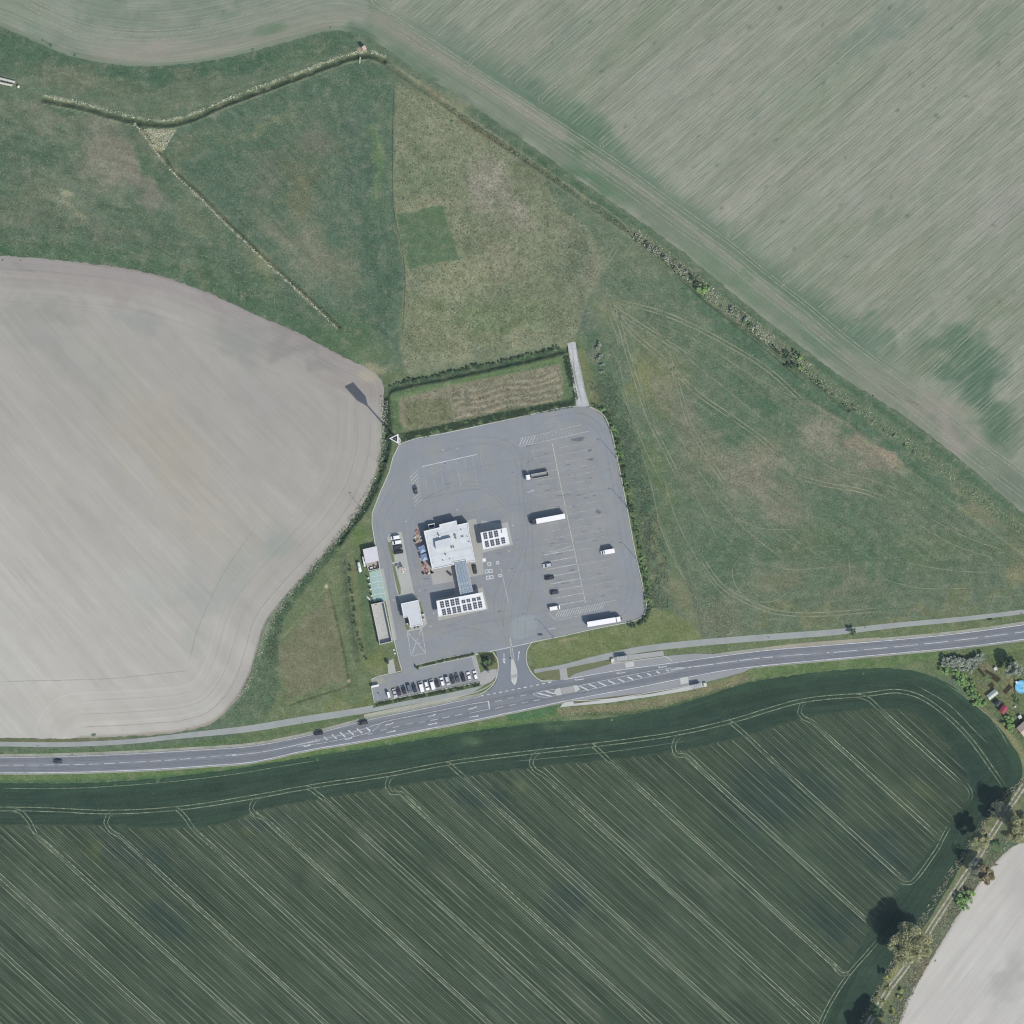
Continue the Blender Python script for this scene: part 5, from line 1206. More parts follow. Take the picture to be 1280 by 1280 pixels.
# ================================================================= BUILDINGS
ROOF_W = flat('white_roof_membrane', K(212, 217, 220), .6, .09, .35)
ROOF_W2 = flat('pale_roof_membrane', K(206, 211, 216), .7, .06, .5)
TRIM_W = flat('white_metal_trim', K(240, 242, 244), .45, .04, 1.0)
CAN_W = flat('white_canopy_sheet', K(240, 242, 245), .5, .07, .4)
WALL_G = flat('grey_cladding', K(150, 153, 158), .6, .06, .8)
WALL_W = flat('white_render', K(214, 214, 210), .8, .06, .8)
CONC_W = flat('raw_concrete_wall', K(208, 211, 208), .9, .1, 1.2)
STEEL = flat('galvanised_steel', K(160, 164, 168), .4, .08, 2.0, .6, .4)
DARKM = flat('dark_grey_metal', K(70, 74, 82), .5, .08, 2.0)
BLACK = flat('black_rubber', K(38, 39, 42), .8, .1, 3.0)
GLASS = glassm('window_glass')
def S2(px, py, scale, ox, oy): return (px / scale + ox, py / scale + oy)
def Z1(pts): return [(x / 8 + 500, y / 8 + 630) for x, y in pts]
def thing(name, label, cat, px, py, group=None, z=0.0, rz=0.0):
    return empty(name, P(px, py, z), rz, label, cat, group)
def rel(pts, root): return pxpoly(pts, root.location)
def part(name, mb, root, **k):
    o = mb.build(name, root, **k); return o
def wall_openings(root, a, b_, n, w, h, z, mat=GLASS, name='window', fmat=None):
    """n openings along the wall a-b (local metres), each frame a part with its pane as sub-part"""
    a = Vector(a); b_ = Vector(b_); d = (b_ - a); L = d.length; d /= L; nrm = Vector((d.y, -d.x)); rz = math.atan2(d.y, d.x)
    for k in range(n):
        c = a + d * L * (k + .5) / n + nrm * .03
        f = MB(); f.box((c.x, c.y, z), (w + .16, .06, h + .16), fmat or DARKM, rz); fo = f.build(name, root)
        g = MB(); c2 = c + nrm * .04; g.box((c2.x, c2.y, z), (w, .04, h), mat, rz); g.build('pane' if name == 'window' else 'panel', fo)

# ---- main service building
main_out = Z1([(240, 270), (400, 232), (394, 205), (565, 164), (574, 208), (683, 184), (690, 262), (755, 572), (665, 584), (661, 560), (538, 582), (544, 606), (325, 654)])
R = thing('service_building', 'large white flat-roofed service station building with roof vents', 'building', 560, 683)
q = rel(main_out, R); q = q if area(q) > 0 else q[::-1]
mb = MB(); mb.prism(inset(q, .05), 0, 4.55, WALL_G); part('wall', mb, R)
mb = MB(); mb.prism(inset(q, .34), 4.55, 4.72, ROOF_W); roof = part('roof', mb, R)
mb = MB(); mb.wall(q, .35, 4.4, 5.0, TRIM_W); part('parapet', mb, R)
for a, b_ in (((540, 584), (660, 562)),):
    pass
def local(pt, root): p = P(*Z1([pt])[0]); return (p.x - root.location.x, p.y - root.location.y)
n_q = len(q)
for i in range(n_q):
    a, b_ = q[i], q[(i + 1) % n_q]; L = math.dist(a, b_)
    if L > 8: wall_openings(R, a, b_, int(L / 3.2), 1.9, 1.9, 1.9)
scr = [(352, 372), (512, 332), (522, 408), (362, 448)]
scr = rel(Z1(scr), R)
mb = MB(); mb.prism(scr, 4.72, 6.6, ROOF_W2); part('plant_room', mb, R, loc=None)
mb = MB(); c = local((402, 326), R); mb.cyl((c[0], c[1], 4.7), (c[0], c[1], 6.2), .28, .28, TRIM_W, 10); mb.cyl((c[0], c[1], 6.2), (c[0], c[1], 6.45), .42, .42, TRIM_W, 10); part('chimney', mb, R)
for x, y, w, d, h in ((520, 432, .5, 1.2, .8), (540, 428, .4, 1.0, .8), (460, 505, .5, .6, .9), (625, 325, 1.2, .5, .5), (552, 312, .9, .9, .7), (560, 340, .7, .7, .8), (385, 295, .3, .3, 1.0), (675, 325, .4, .4, .5), (690, 375, .7, .3, .4), (612, 255, .4, .4, .5), (430, 560, .4, .4, .4), (500, 545, .35, .35, .4)):
    c = local((x, y), R); mb = MB(); mb.box((c[0], c[1], 4.72 + h / 2), (w, d, h), STEEL, .17); part('roof_vent', mb, R)
for a, b_ in (((260, 330), (700, 235)), ((275, 400), (330, 388)), ((300, 520), (735, 430)), ((315, 590), (745, 500)), ((560, 190), (600, 400)), ((350, 455), (520, 418)), ((535, 470), (700, 435)), ((300, 420), (330, 600))):
    a = local(a, R); b_ = local(b_, R); dx, dy = b_[0] - a[0], b_[1] - a[1]; mb = MB()
    mb.box(((a[0] + b_[0]) / 2, (a[1] + b_[1]) / 2, 4.75), (math.hypot(dx, dy), .12, .06), ROOF_W2, math.atan2(dy, dx)); part('roof_seam', mb, R)
# small yard screen against the north wall
Y = thing('bin_enclosure', 'small square white walled bin enclosure against the north wall of the service building', 'enclosure', 539.7, 657)
q2 = rel(Z1([(282, 205), (348, 192), (352, 238), (290, 250)]), Y)
mb = MB(); mb.wall(q2, .35, 0, 2.6, TRIM_W); part('wall', mb, Y)
for x, y in ((302, 222), (318, 218), (334, 216)):
    c = P(*Z1([(x, y)])[0]) - Y.location; mb = MB(); mb.box((c.x, c.y, .6), (.9, .9, 1.1), DARKM, .17); part('bin', mb, Y)

# ---- canopies with roof panels
PANEL_C = flat('solar_cell', K(62, 68, 78), .3, .12, 3.0, 0, .5); PANEL_F = flat('panel_frame', K(196, 198, 202), .5, .05, 2.0)
def solar(root, z, pts):
    """one dark roof-panel array lying on the quad pts (local): frame with 2 x 3 cells"""
    a, b_, c_, d_ = [Vector((x, y, z)) for x, y in pts]
    mb = MB(); lift = Vector((0, 0, .12))
    mb.add([a, b_, c_, d_, a + lift, b_ + lift, c_ + lift, d_ + lift], [(3, 2, 1, 0), (4, 5, 6, 7), (0, 1, 5, 4), (1, 2, 6, 5), (2, 3, 7, 6), (3, 0, 4, 7)], PANEL_F)
    L2 = Vector((0, 0, .125)); L3 = Vector((0, 0, .15))
    for i in range(2):
        for j in range(3):
            u0, u1 = i / 2 + .035, (i + 1) / 2 - .035; v0, v1 = j / 3 + .03, (j + 1) / 3 - .03
            f = lambda u, v: a * (1 - u) * (1 - v) + b_ * u * (1 - v) + c_ * u * v + d_ * (1 - u) * v
            w4 = [f(u0, v0), f(u1, v0), f(u1, v1), f(u0, v1)]
            mb.add([p + L2 for p in w4] + [p + L3 for p in w4], [(4, 5, 6, 7), (0, 1, 5, 4), (1, 2, 6, 5), (2, 3, 7, 6), (3, 0, 4, 7)], PANEL_C)
    part('solar_panel', mb, root, fixn=True)
def quad_at(rect, corner, u, v):
    pass
def canopy(name, label, cat, out, ctr, h, arrays, cols):
    R = thing(name, label, cat, *ctr); q = rel(Z1(out), R); q = q if area(q) > 0 else q[::-1]
    mb = MB(); mb.prism(inset(q, .3), h - .55, h - .06, CAN_W); part('roof', mb, R)
    mb = MB(); mb.wall(q, .3, h - .9, h + .06, TRIM_W); part('fascia', mb, R)
    for x, y in cols:
        c = P(*Z1([(x, y)])[0]) - R.location; mb = MB(); mb.box((c.x, c.y, (h - .9) / 2), (.4, .4, h - .9), STEEL, .17); part('pillar', mb, R)
    for x0, y0, x1, y1 in arrays:
        dx = (y1 - y0) * .19; dy = (x1 - x0) * -.19
        pts = [(x0 - dx * .5, y1 - dy * .5), (x1 - dx * .5 + dx * .4, y1 + dy * .5), (x1 + dx * .1, y0 + dy * .5), (x0 - dx * .9, y0 - dy * .5)]
        pts = [(x0 + dx * .5, y1 - dy * .5), (x1 + dx * .5, y1 + dy * .5), (x1 - dx * .5, y0 + dy * .5), (x0 - dx * .5, y0 - dy * .5)]
        solar(R, h - .06, rel(Z1(pts), R))
    return R
ar_s = [(405, 970, 443, 1035), (456, 960, 494, 1025), (509, 951, 547, 1015), (556, 940, 595, 1005), (618, 957, 655, 990), (667, 947, 704, 980), (722, 937, 760, 970), (770, 926, 808, 960),
        (424, 1047, 462, 1110), (474, 1037, 511, 1100), (527, 1027, 564, 1089), (574, 1017, 612, 1080), (632, 1004, 669, 1065), (680, 994, 718, 1057), (735, 981, 772, 1045), (784, 971, 822, 1034)]
canopy('fuel_canopy', 'long white fuel canopy with sixteen dark roof panels in two rows', 'canopy', [(365, 966), (825, 880), (865, 1046), (390, 1124)], (576.5, 755), 5.3, ar_s, [(430, 1000), (790, 930), (445, 1090), (820, 1015)])
ar_n = [(836, 286, 874, 350), (890, 276, 928, 340), (942, 265, 982, 328), (852, 368, 890, 430), (906, 357, 944, 418), (958, 346, 998, 408), (1014, 334, 1052, 395)]
NC = canopy('truck_fuel_canopy', 'short white fuel canopy with seven dark roof panels beside the service building', 'canopy', [(805, 286), (1066, 236), (1098, 400), (835, 456)], (619, 673), 5.3, ar_n, [(850, 310), (1040, 270), (870, 425), (1060, 385)])
c = P(*Z1([(1015, 270)])[0]) - NC.location; mb = MB(); mb.box((c.x, c.y, 5.34), (.5, 1.8, .2), STEEL, .17); part('roof_hatch', mb, NC)
# glazed link roof
LK = thing('link_roof', 'blue-grey ribbed glass roof linking the building to the long fuel canopy', 'walkway roof', 579.5, 722)
GL = flat('blue_grey_glass', K(158, 174, 188), .25, .06, .8, 0, .5); GL2 = flat('blue_grey_glass_bright', K(172, 186, 198), .25, .08, .8, 0, .5)
A, B, Cc, D = [Vector(p) for p in rel(Z1([(546, 584), (661, 562), (734, 884), (606, 910)]), LK)]
mb = MB()
for k in range(6):
    f = k / 5; a = A.lerp(B, f); b_ = D.lerp(Cc, f); d = b_ - a; mid = (a + b_) / 2
    mb.box((mid.x, mid.y, 4.12), (d.length, .10, .22), TRIM_W if k in (0, 5) else STEEL, math.atan2(d.y, d.x))
part('frame', mb, LK)
N = 14
for k in range(N):
    f0, f1 = k / N + .004, (k + 1) / N - .004
    mb = MB(); mb.prism([tuple(A.lerp(D, f0)), tuple(B.lerp(Cc, f0)), tuple(B.lerp(Cc, f1)), tuple(A.lerp(D, f1))], 4.0, 4.05, GL2 if k > 8 and k % 2 else GL); part('glass_panel', mb, LK)
for f in (.1, .5, .9):
    for e in (A.lerp(D, f), B.lerp(Cc, f)):
        mb = MB(); e2 = e.lerp((A + Cc) / 2, .06); mb.cyl((e2.x, e2.y, 0), (e2.x, e2.y, 4.0), .09, .09, STEEL, 8); part('post', mb, LK)

# ---- car wash
W = thing('car_wash', 'white flat-roofed car wash hall with a notched corner beside the striped waiting box', 'building', 514, 767)
q = rel([(501.6, 754.2), (523, 749.6), (525.4, 763), (528.8, 780.6), (513.4, 783.4), (510.6, 771), (505, 771.8)], W); q = q if area(q) > 0 else q[::-1]
mb = MB(); mb.prism(inset(q, .05), 0, 4.2, WALL_G); part('wall', mb, W)
mb = MB(); mb.prism(inset(q, .28), 4.2, 4.4, ROOF_W2); part('roof', mb, W)
mb = MB(); mb.wall(q, .3, 4.1, 4.6, TRIM_W); part('parapet', mb, W)
wall_openings(W, q[3] if False else q[0], q[1], 2, 2.2, 1.4, 2.3)
for x, y in ((519.5, 785.5), (523.5, 784.6)):
    c = P(x, y) - W.location; mb = MB(); mb.box((c.x, c.y, .55), (.7, .9, 1.1), WALL_G, .17); part('wash_frame', mb, W)

# ---- walled yard, store, paddock behind
Ym = thing('walled_yard', 'long open-topped white walled service yard south of the mint bays', 'enclosure', 477, 776)
q = rel([(464.2, 755.2), (480.2, 751.8), (490.7, 801.8), (474.8, 805.6)], Ym); q = q if area(q) > 0 else q[::-1]
mb = MB(); mb.wall(q, .3, 0, 2.5, CONC_W); part('wall', mb, Ym)
mb = MB(); mb.prism(inset(q, .3), .1, .2, flat('yard_floor', K(186, 188, 185), .9, .14, .8)); part('floor', mb, Ym)
Sx = thing('store_building', 'low white store with an open yard at its south end, north of the mint bays', 'building', 464, 698)
q = rel([(454.2, 686.8), (470.8, 683), (473, 694), (475, 710.8), (461, 713.6), (457.6, 700.6)], Sx); q = q if area(q) > 0 else q[::-1]
n = rel([(454.2, 686.8), (470.8, 683), (473.6, 700), (457.6, 703.6)], Sx)
mb = MB(); mb.prism(n, 0, 2.9, WALL_W); part('wall', mb, Sx); mb = MB(); mb.prism(inset(n if area(n) > 0 else n[::-1], -.15), 2.9, 3.05, flat('store_roof', K(212, 212, 218), .7, .05, .8)); part('roof', mb, Sx)
s = rel([(457.6, 703.8), (473.7, 700.2), (475, 710.8), (461, 713.6)], Sx); s = s if area(s) > 0 else s[::-1]
mb = MB(); mb.wall(s, .22, 0, 2.0, WALL_W); part('yard_wall', mb, Sx); mb = MB(); mb.prism(inset(s, .22), .08, .12, A_PAVE); part('yard_floor', mb, Sx)
for x, y, a, h in ((464.5, 710, 1.2, 1.0), (468.5, 708.5, .8, 1.3), (472, 709.6, .7, .9)):
    c = P(x, y) - Sx.location; mb = MB(); mb.box((c.x, c.y, .1 + h / 2), (a, .9, h), TRIM_W if a > 1 else flat('tan_crate', K(190, 160, 130)), .2); part('crate', mb, Sx)
c = P(455.2, 702) - Sx.location; mb = MB(); mb.box((c.x, c.y, .9), (.8, 5.0, 1.8), TRIM_W, .2); part('side_locker', mb, Sx)
tk = thing('gas_tank', 'white horizontal gas tank lying on the grass west of the store', 'tank', 449.3, 708.8, rz=math.radians(102))
mb = MB(); rr = [(-2.6, .25), (-2.45, .6), (-2.2, .78), (2.2, .78), (2.45, .6), (2.6, .25)]
mb.loft([[(x, r * math.cos(a * PI / 6), 1.1 + r * math.sin(a * PI / 6)) for a in range(12)] for x, r in rr], TRIM_W); part('vessel', mb, tk, smooth=True, fixn=True)
for x in (-1.6, 1.6): mb = MB(); mb.box((x, 0, .25), (.3, 1.2, .5), CONC_W); part('saddle', mb, tk)
mb = MB(); mb.cyl((0, 0, 1.8), (0, 0, 2.1), .25, .25, STEEL, 10); part('valve_dome', mb, tk)

# ---- white lockers, chargers
x0 = 459.8
for k, (x, y) in enumerate(((460.6, 722.5), (462, 729.5), (463.3, 736.5), (465, 744.5))):
    c_ = thing('charging_post', ['white charging post at the head of the northernmost mint bay', 'white charging post at the head of the second mint bay from the north', 'white charging post at the head of the third mint bay from the north', 'white charging post at the head of the southernmost mint bay'][k], 'charging post', x, y, 'charging posts at the mint bays')
    mb = MB(); mb.box((0, 0, .95), (.7, .5, 1.9), TRIM_W, .2); part('cabinet', mb, c_); mb = MB(); mb.box((.37, 0, 1.4), (.04, .3, .4), GLASS, .2); part('screen', mb, c_); mb = MB(); mb.box((0, 0, .05), (1.0, .8, .1), CONC_W, .2); part('plinth', mb, c_)
for k, (x, y, L) in enumerate(((460, 747.5, 2.0), (462, 749, 2.6))):
    o = MB(); o.box((0, 0, .06), (L, .35, .12), TRIM_W, -.9); ob = o.build('white_board', None, P(x, y, .0)); tag(ob, ['short white board lying on the grass west of the mint bays', 'longer white board lying on the grass west of the mint bays'][k], 'board')

# ---- pylon sign
PY = thing('pylon_sign', 'tall three-sided white pylon sign on a slim mast at the corner of the car park', 'sign', 497.6, 550.4)
mb = MB(); mb.prism([(1.6 * math.cos(a * PI / 3), 1.6 * math.sin(a * PI / 3)) for a in range(6)], 0, .25, CONC_W); part('base', mb, PY)
mb = MB(); mb.cyl((0, 0, .2), (0, 0, 36), .55, .28, STEEL, 14); part('mast', mb, PY, smooth=False)
tri = [Vector((-2.95, .05)), Vector((1.35, 2.2)), Vector((1.35, -2.35))]
SIGNW = flat('sign_panel_white', K(246, 248, 250), .4, .03, .5)
for i in range(3):
    a, b_ = tri[i], tri[(i + 1) % 3]; d = (b_ - a); nrm = Vector((-d.y, d.x)).normalized(); cen = sum(tri, Vector((0, 0))) / 3
    if nrm.dot(cen - a) < 0: nrm = -nrm
    a2 = a + nrm * .42; b2 = b_ + nrm * .42
    mb = MB(); top, lo = 36.0, 26.6
    ea, eb = a.lerp(b_, .0), a.lerp(b_, 1.0)
    # tall panel, tapering in at the bottom towards the mast
    P0 = [(ea.x, ea.y, lo), (eb.x, eb.y, lo), (eb.x, eb.y, top), (ea.x, ea.y, top)]; cc = (a + b_) / 2
    k_ = .72; Q0 = [((p[0] - cen.x) * k_ + cen.x, (p[1] - cen.y) * k_ + cen.y, p[2]) for p in P0]
    lowc = [(cen.x + (p[0] - cen.x) * .25, cen.y + (p[1] - cen.y) * .25, 23.4) for p in (P0[0], P0[1])]
    mb.add(P0 + Q0 + lowc, [(0, 1, 2, 3), (7, 6, 5, 4), (3, 2, 6, 7), (0, 4, 5, 1), (8, 9, 1, 0), (9, 8, 4, 5), (8, 0, 4), (1, 9, 5)], SIGNW); part('sign_panel', mb, PY, fixn=True)
for z in (27, 31.5, 35.4):
    mb = MB()
    for v in tri: mb.cyl((0, 0, z), (v.x * .8, v.y * .8, z), .09, .09, STEEL, 6)
    part('bracket', mb, PY)
sheet('footpath', [(496.4, 551.5), (499.4, 550.5), (502, 555.6), (498.6, 557)], A_PAVE, .09, z0=0)

# ---- lamp masts along the edge
def mast(px, py, label, H=12.5, arm=(-1, 0), group='lamp masts round the car park'):
    t_ = thing('lamp_mast', label, 'street lamp', px, py, group)
    mb = MB(); mb.cyl((0, 0, 0), (0, 0, H), .14, .07, STEEL, 8); part('pole', mb, t_)
    mb = MB(); mb.cyl((0, 0, 0), (0, 0, .5), .28, .28, CONC_W, 8); part('base', mb, t_)
    mb = MB(); a = Vector(arm).normalized(); mb.cyl((0, 0, H - .1), (a.x * .8, a.y * .8, H), .06, .05, STEEL, 6); mb.box((a.x * 1.1, a.y * 1.1, H + .02), (.9, .34, .14), DARKM, math.atan2(a.y, a.x)); part('lamp_head', mb, t_)
mast(770.8, 572.2, 'northernmost of the three grey lamp masts on the east kerb of the car park')
mast(784.6, 633.6, 'tall grey lamp mast in the middle of the east edge of the car park')
mast(798.7, 701.6, 'tall grey lamp mast on the east edge nearest the white box van')
mast(692.6, 797.2, 'tall grey lamp mast on the south kerb beside the entrance road')
mast(455.8, 639, 'tall grey lamp mast on the west kerb beside the bare field', arm=(1, 0))

# ---- signs, bollards, small furniture
def signpost(px, py, label, w=.9, h=.9, H=3.0, ang=0.0, mat=TRIM_W, group=None):
    t_ = thing('road_sign', label, 'sign', px, py, group, rz=ang)
    mb = MB(); mb.cyl((0, 0, 0), (0, 0, H), .05, .05, STEEL, 6); part('post', mb, t_)
    mb = MB(); mb.box((0, .06, H - h / 2), (w, .05, h), mat); part('sign_plate', mb, t_)
signpost(679, 797.6, 'wide dark-backed sign on a post beside the lamp mast at the entrance', 2.2, 1.4, 3.2, .1, DARKM)
signpost(639.4, 824.6, 'small sign on the north tip of the entrance island', .7, .9, 1.6)
signpost(668.6, 838.4, 'small round path sign at the west end of the eastern cycle path', .6, .6, 2.4)
signpost(476.8, 871, 'slim parking sign post at the west end of the car row', .7, .9, 3.2, .2)
signpost(593.8, 819.5, 'small sign post at the east end of the long planter', .6, .8, 2.4)
signpost(571.6, 822.4, 'small white sign standing in the eastern gap of the long planter', .5, .8, 2.0)
signpost(555.6, 826, 'small white sign standing in the western gap of the long planter', .5, .8, 2.0)
signpost(611.6, 840.4, 'tall white totem sign on the paved corner south of the planted island', 1.5, 5.6, 6.4, .3)
signpost(1240, 777.5, 'white direction sign on the grass between path and road, near the right edge', 2.4, 1.2, 2.6, .1)
signpost(1253, 776.5, 'small white sign east of the direction sign between path and road', .7, .9, 2.2, .1)
signpost(962.3, 798.5, 'small white marker post sign between the path and the road, east of the plots', .5, 1.0, 1.8)
signpost(1278.5, 769, 'small white sign at the right edge between path and road', .5, 1.0, 1.8)
signpost(1083, 786, 'small white post sign on the cycle path east of the lone bush', .5, .8, 1.6)
signpost(49, 934.5, 'small white post sign on the verge north of the road, far left', .5, .8, 1.6)
signpost(91.5, 944.8, 'small white post sign at the road edge, left of the photo', .6, .8, 1.4)
signpost(379.5, 904.5, 'small white post sign south of the path by the triangular plot', .5, .8, 1.6)
# road marker posts / manholes
for k, (x, y) in enumerate(((553.7, 562.8), (507.5, 651.8), (571.4, 637), (640.7, 657), (636, 688.8), (524.4, 738.2), (542.2, 766.4), (538.2, 783.2), (492, 749.8), (571.6, 560.5))):
    mb = MB(); mb.cyl((0, 0, .06), (0, 0, .11), .42, .42, flat('manhole_concrete', K(206, 208, 206), .8, .12, 3), 14); mb.cyl((0, 0, .11), (0, 0, .125), .28, .28, STEEL, 12)
    lab = ['round manhole cover on the asphalt north of the car bays', 'round manhole cover west of the terrace parasols', 'round manhole cover north of the service building', 'round manhole cover between the truck canopy and the truck bays',
           'round manhole cover south-east of the truck canopy', 'round manhole cover north-west of the long fuel canopy', 'round manhole cover at the west end of the long fuel canopy', 'round manhole cover south of the long fuel canopy', 'round manhole cover on the lane by the walled yard', 'small round manhole cover near the north kerb'][k]
    tag(mb.build('manhole_cover', None, P(x, y, 0)), lab, 'manhole cover', 'manhole covers in the asphalt')
SQL = ['northernmost', 'second', 'western of the middle pair', 'eastern of the middle pair', 'western of the southern pair', 'eastern of the southern pair', 'easternmost northern', 'easternmost southern']
for k, (x, y) in enumerate(((605.2, 700), (611.6, 705), (608.2, 714.3), (613.3, 713.6), (610, 722), (614.5, 721.2), (622, 703.3), (625, 719.4))):
    t_ = thing('tank_cover', '%s pale square tank cover with dark lid beside the service building' % SQL[k], 'tank cover', x, y, 'square tank covers', rz=math.radians(10))
    mb = MB(); s_ = .95 if k not in (6, 7) else .8
    mb.wall([(-s_, -s_), (s_, -s_), (s_, s_), (-s_, s_)], .38, .05, .16, flat('cover_frame', K(206, 212, 216), .7, .08, 2)); part('frame', mb, t_)
    mb = MB(); mb.box((0, 0, .1), (s_ * 1.2, s_ * 1.2, .1), TRIM_W if k == 0 else flat('cover_lid', K(140, 146, 152), .7, .1, 3)); part('lid', mb, t_)
# bus shelters
SH = flat('shelter_roof_glass', K(178, 182, 182), .3, .1, 2.0, 0, .4)
def shelter(px, py, L, D, ang, label):
    t_ = thing('bus_shelter', label, 'bus shelter', px, py, 'bus shelters', rz=math.radians(ang)); H = 2.5
    for k in range(4):
        mb = MB(); mb.box((-L / 2 + L * (k + .5) / 4, 0, H), (L / 4 - .14, D - .2, .06), SH); part('roof_panel', mb, t_)
    mb = MB()
    for k in range(5): mb.box((-L / 2 + L * k / 4, 0, H + .05), (.1, D, .16), STEEL)
    for s_ in (-1, 1): mb.box((0, s_ * (D / 2 + .03), H + .05), (L + .1, .1, .16), STEEL)
    part('roof_frame', mb, t_)
    for x in (-L / 2, L / 2):
        for y in (-D / 2, D / 2):
            mb = MB(); mb.cyl((x, y, .15), (x, y, H), .05, .05, DARKM, 6); part('post', mb, t_)
    mb = MB(); mb.box((0, D / 2 + .02, 1.3), (L, .04, 1.9), GLASS); part('back_pane', mb, t_)
    mb = MB(); mb.box((0, D / 2 - .5, .6), (L * .6, .4, .08), DARKM); part('bench', mb, t_)
shelter(777.4, 822.6, 5.2, 2.2, 6, 'pale-roofed bus shelter on the north bus stop beside the cycle path')
shelter(870.4, 857.4, 4.2, 2.2, 10, 'pale-roofed bus shelter on the south bus stop beside the crop field')
for (x, y, lb) in ((765.6, 825.6, 'white kiosk box at the west end of the north bus stop'), (881.3, 855.8, 'white kiosk box at the east end of the south bus stop')):
    mb = MB(); mb.box((0, 0, .6), (1.4, 1.8, 1.1), TRIM_W, .15); mb.box((0, 0, 1.2), (1.5, 1.9, .1), CONC_W, .15); tag(mb.build('stop_box', None, P(x, y)), lb, 'box')
# low white gate / barrier at the west end of the row
t_ = thing('barrier', 'white barrier panel at the west corner of the small car park', 'barrier', 469.2, 857.3, rz=math.radians(13))
mb = MB(); mb.box((0, 0, 1.5), (3.8, .9, 1.1), TRIM_W); part('panel', mb, t_)
for x in (-1.6, 1.6): mb = MB(); mb.cyl((x, 0, 0), (x, 0, 1.0), .07, .07, STEEL, 6); part('post', mb, t_)
for x, y, lb in ((492.3, 812.4, 'small white marker stone on the grass south of the walled yard, northern one'), (493.6, 816.8, 'small white marker stone on the grass south of the walled yard, southern one')):
    mb = MB(); mb.prism([(.45 * math.cos(a * 1.05), .4 * math.sin(a * 1.05)) for a in range(6)], 0, .4, TRIM_W); tag(mb.build('marker_stone', None, P(x, y)), lb, 'stone')
mb = MB(); mb.box((0, 0, 1.0), (1.1, 1.7, 2.0), flat('dark_container', K(64, 68, 62), .8), .2); tag(mb.build('grit_bin', None, P(484.6, 827.4)), 'small dark container standing at the corner of the concrete pad', 'container')

# ---- terrace on the west side of the building
RED = flat('faded_red_timber', K(176, 138, 136), .8, .12, 2); REDD = flat('dark_red_timber', K(104, 62, 66), .8, .12, 2); TAN = flat('tan_timber', K(196, 180, 160), .8, .1, 2)
def picnic(px, py, rz, m1, label):
    t_ = thing('picnic_table', label, 'picnic table', px, py, 'picnic tables on the terrace', rz=math.radians(rz))
    for k in range(4): mb = MB(); mb.box((0, -.36 + .24 * k, .75), (1.7, .2, .05), m1); part('table_board', mb, t_)
    for s_ in (-1, 1): mb = MB(); mb.box((0, s_ * .85, .45), (1.7, .32, .06), m1); part('bench', mb, t_)
    for s_ in (-1, 1): mb = MB(); mb.box((s_ * .6, 0, .37), (.1, 1.9, .08), REDD); mb.box((s_ * .6, 0, .38), (.1, .5, .72), REDD); part('leg', mb, t_)
sheet('terrace_paving', [(518.6, 660), (524.5, 658), (527.6, 672), (530.5, 684), (538.8, 713), (543, 716), (531, 719.5), (527.5, 712), (519.5, 680)], paved_mat('terrace_pavers', K(176, 164, 156), .14, .08, K(168, 148, 146), gs=1.4), .1, z0=0)
for a in ((521.8, 664.2, 78, RED, 'faded red picnic table, northernmost on the terrace'), (522.6, 670, 80, TAN, 'tan picnic table south of the northernmost red one'), (523.4, 675.6, 76, TAN, 'tan picnic table just north of the blue parasols'),
          (530.4, 707.4, 75, RED, 'faded red picnic table just south of the blue parasols'), (532.8, 713, 78, RED, 'faded red picnic table nearest the paved apron, southernmost')): picnic(*a)
BLU = flat('pale_blue_canvas', K(156, 176, 204), .85, .10, 1.2); BLU2 = flat('slate_blue_canvas', K(124, 144, 180), .85, .1, 1.2)
def parasol(px, py, rz, label, r=1.75):
    t_ = thing('parasol', label, 'parasol', px, py, 'parasols on the terrace', rz=math.radians(rz))
    mb = MB(); mb.cyl((0, 0, 0), (0, 0, 2.9), .04, .04, STEEL, 6); part('pole', mb, t_); mb = MB(); mb.box((0, 0, .08), (.7, .7, .14), CONC_W); part('base', mb, t_)
    cn = [(-r, -r), (r, -r), (r, r), (-r, r)]
    for i in range(4):
        a, b_ = cn[i], cn[(i + 1) % 4]; mb = MB()
        mb.add([(a[0], a[1], 2.35), (b_[0], b_[1], 2.35), (0, 0, 3.1), (a[0], a[1], 2.2), (b_[0], b_[1], 2.2)], [(0, 1, 2), (3, 4, 1, 0)], (BLU, BLU2)[i % 2]); part('canopy_panel', mb, t_)
parasol(528, 686.4, 24, 'square pale blue parasol on the terrace, the northern of the two'); parasol(530.6, 696.3, 20, 'square pale blue parasol on the terrace, the southern of the two', 1.65)
for x, y, lb in ((526.4, 670.6, 'small white terrace seat beside the northern tan table'), (527.2, 675, 'small white terrace seat nearest the building wall'), (518.8, 671.4, 'small white terrace seat on the outer edge of the terrace'), (536.0, 716.4, 'small white planter at the south end of the terrace'), (534.6, 699.8, 'small white box at the corner of the southern parasol')):
    mb = MB(); mb.box((0, 0, .3), (.8, .7, .5), TRIM_W, .4); mb.box((0, 0, .6), (.6, .5, .1), CONC_W, .4); tag(mb.build('terrace_seat', None, P(x, y, .1)), lb, 'seat')
for x, y, lb in ((529.2, 716.6, 'dark square planter at the outer south corner of the terrace'), (533.4, 716.8, 'black planter between the southern table and the white planter'), (518.6, 676.5, 'dark planter on the outer terrace edge north of the parasols'), (528.5, 703.6, 'dark red planter between parasols and southern tables')):
    mb = MB(); mb.box((0, 0, .4), (.9, .9, .7), DARKM if 'red' not in lb else REDD, .3, 1.15); mb.box((0, 0, .78), (.8, .8, .1), flat('planter_soil', K(60, 56, 50)), .3); tag(mb.build('planter', None, P(x, y, .1)), lb, 'planter')
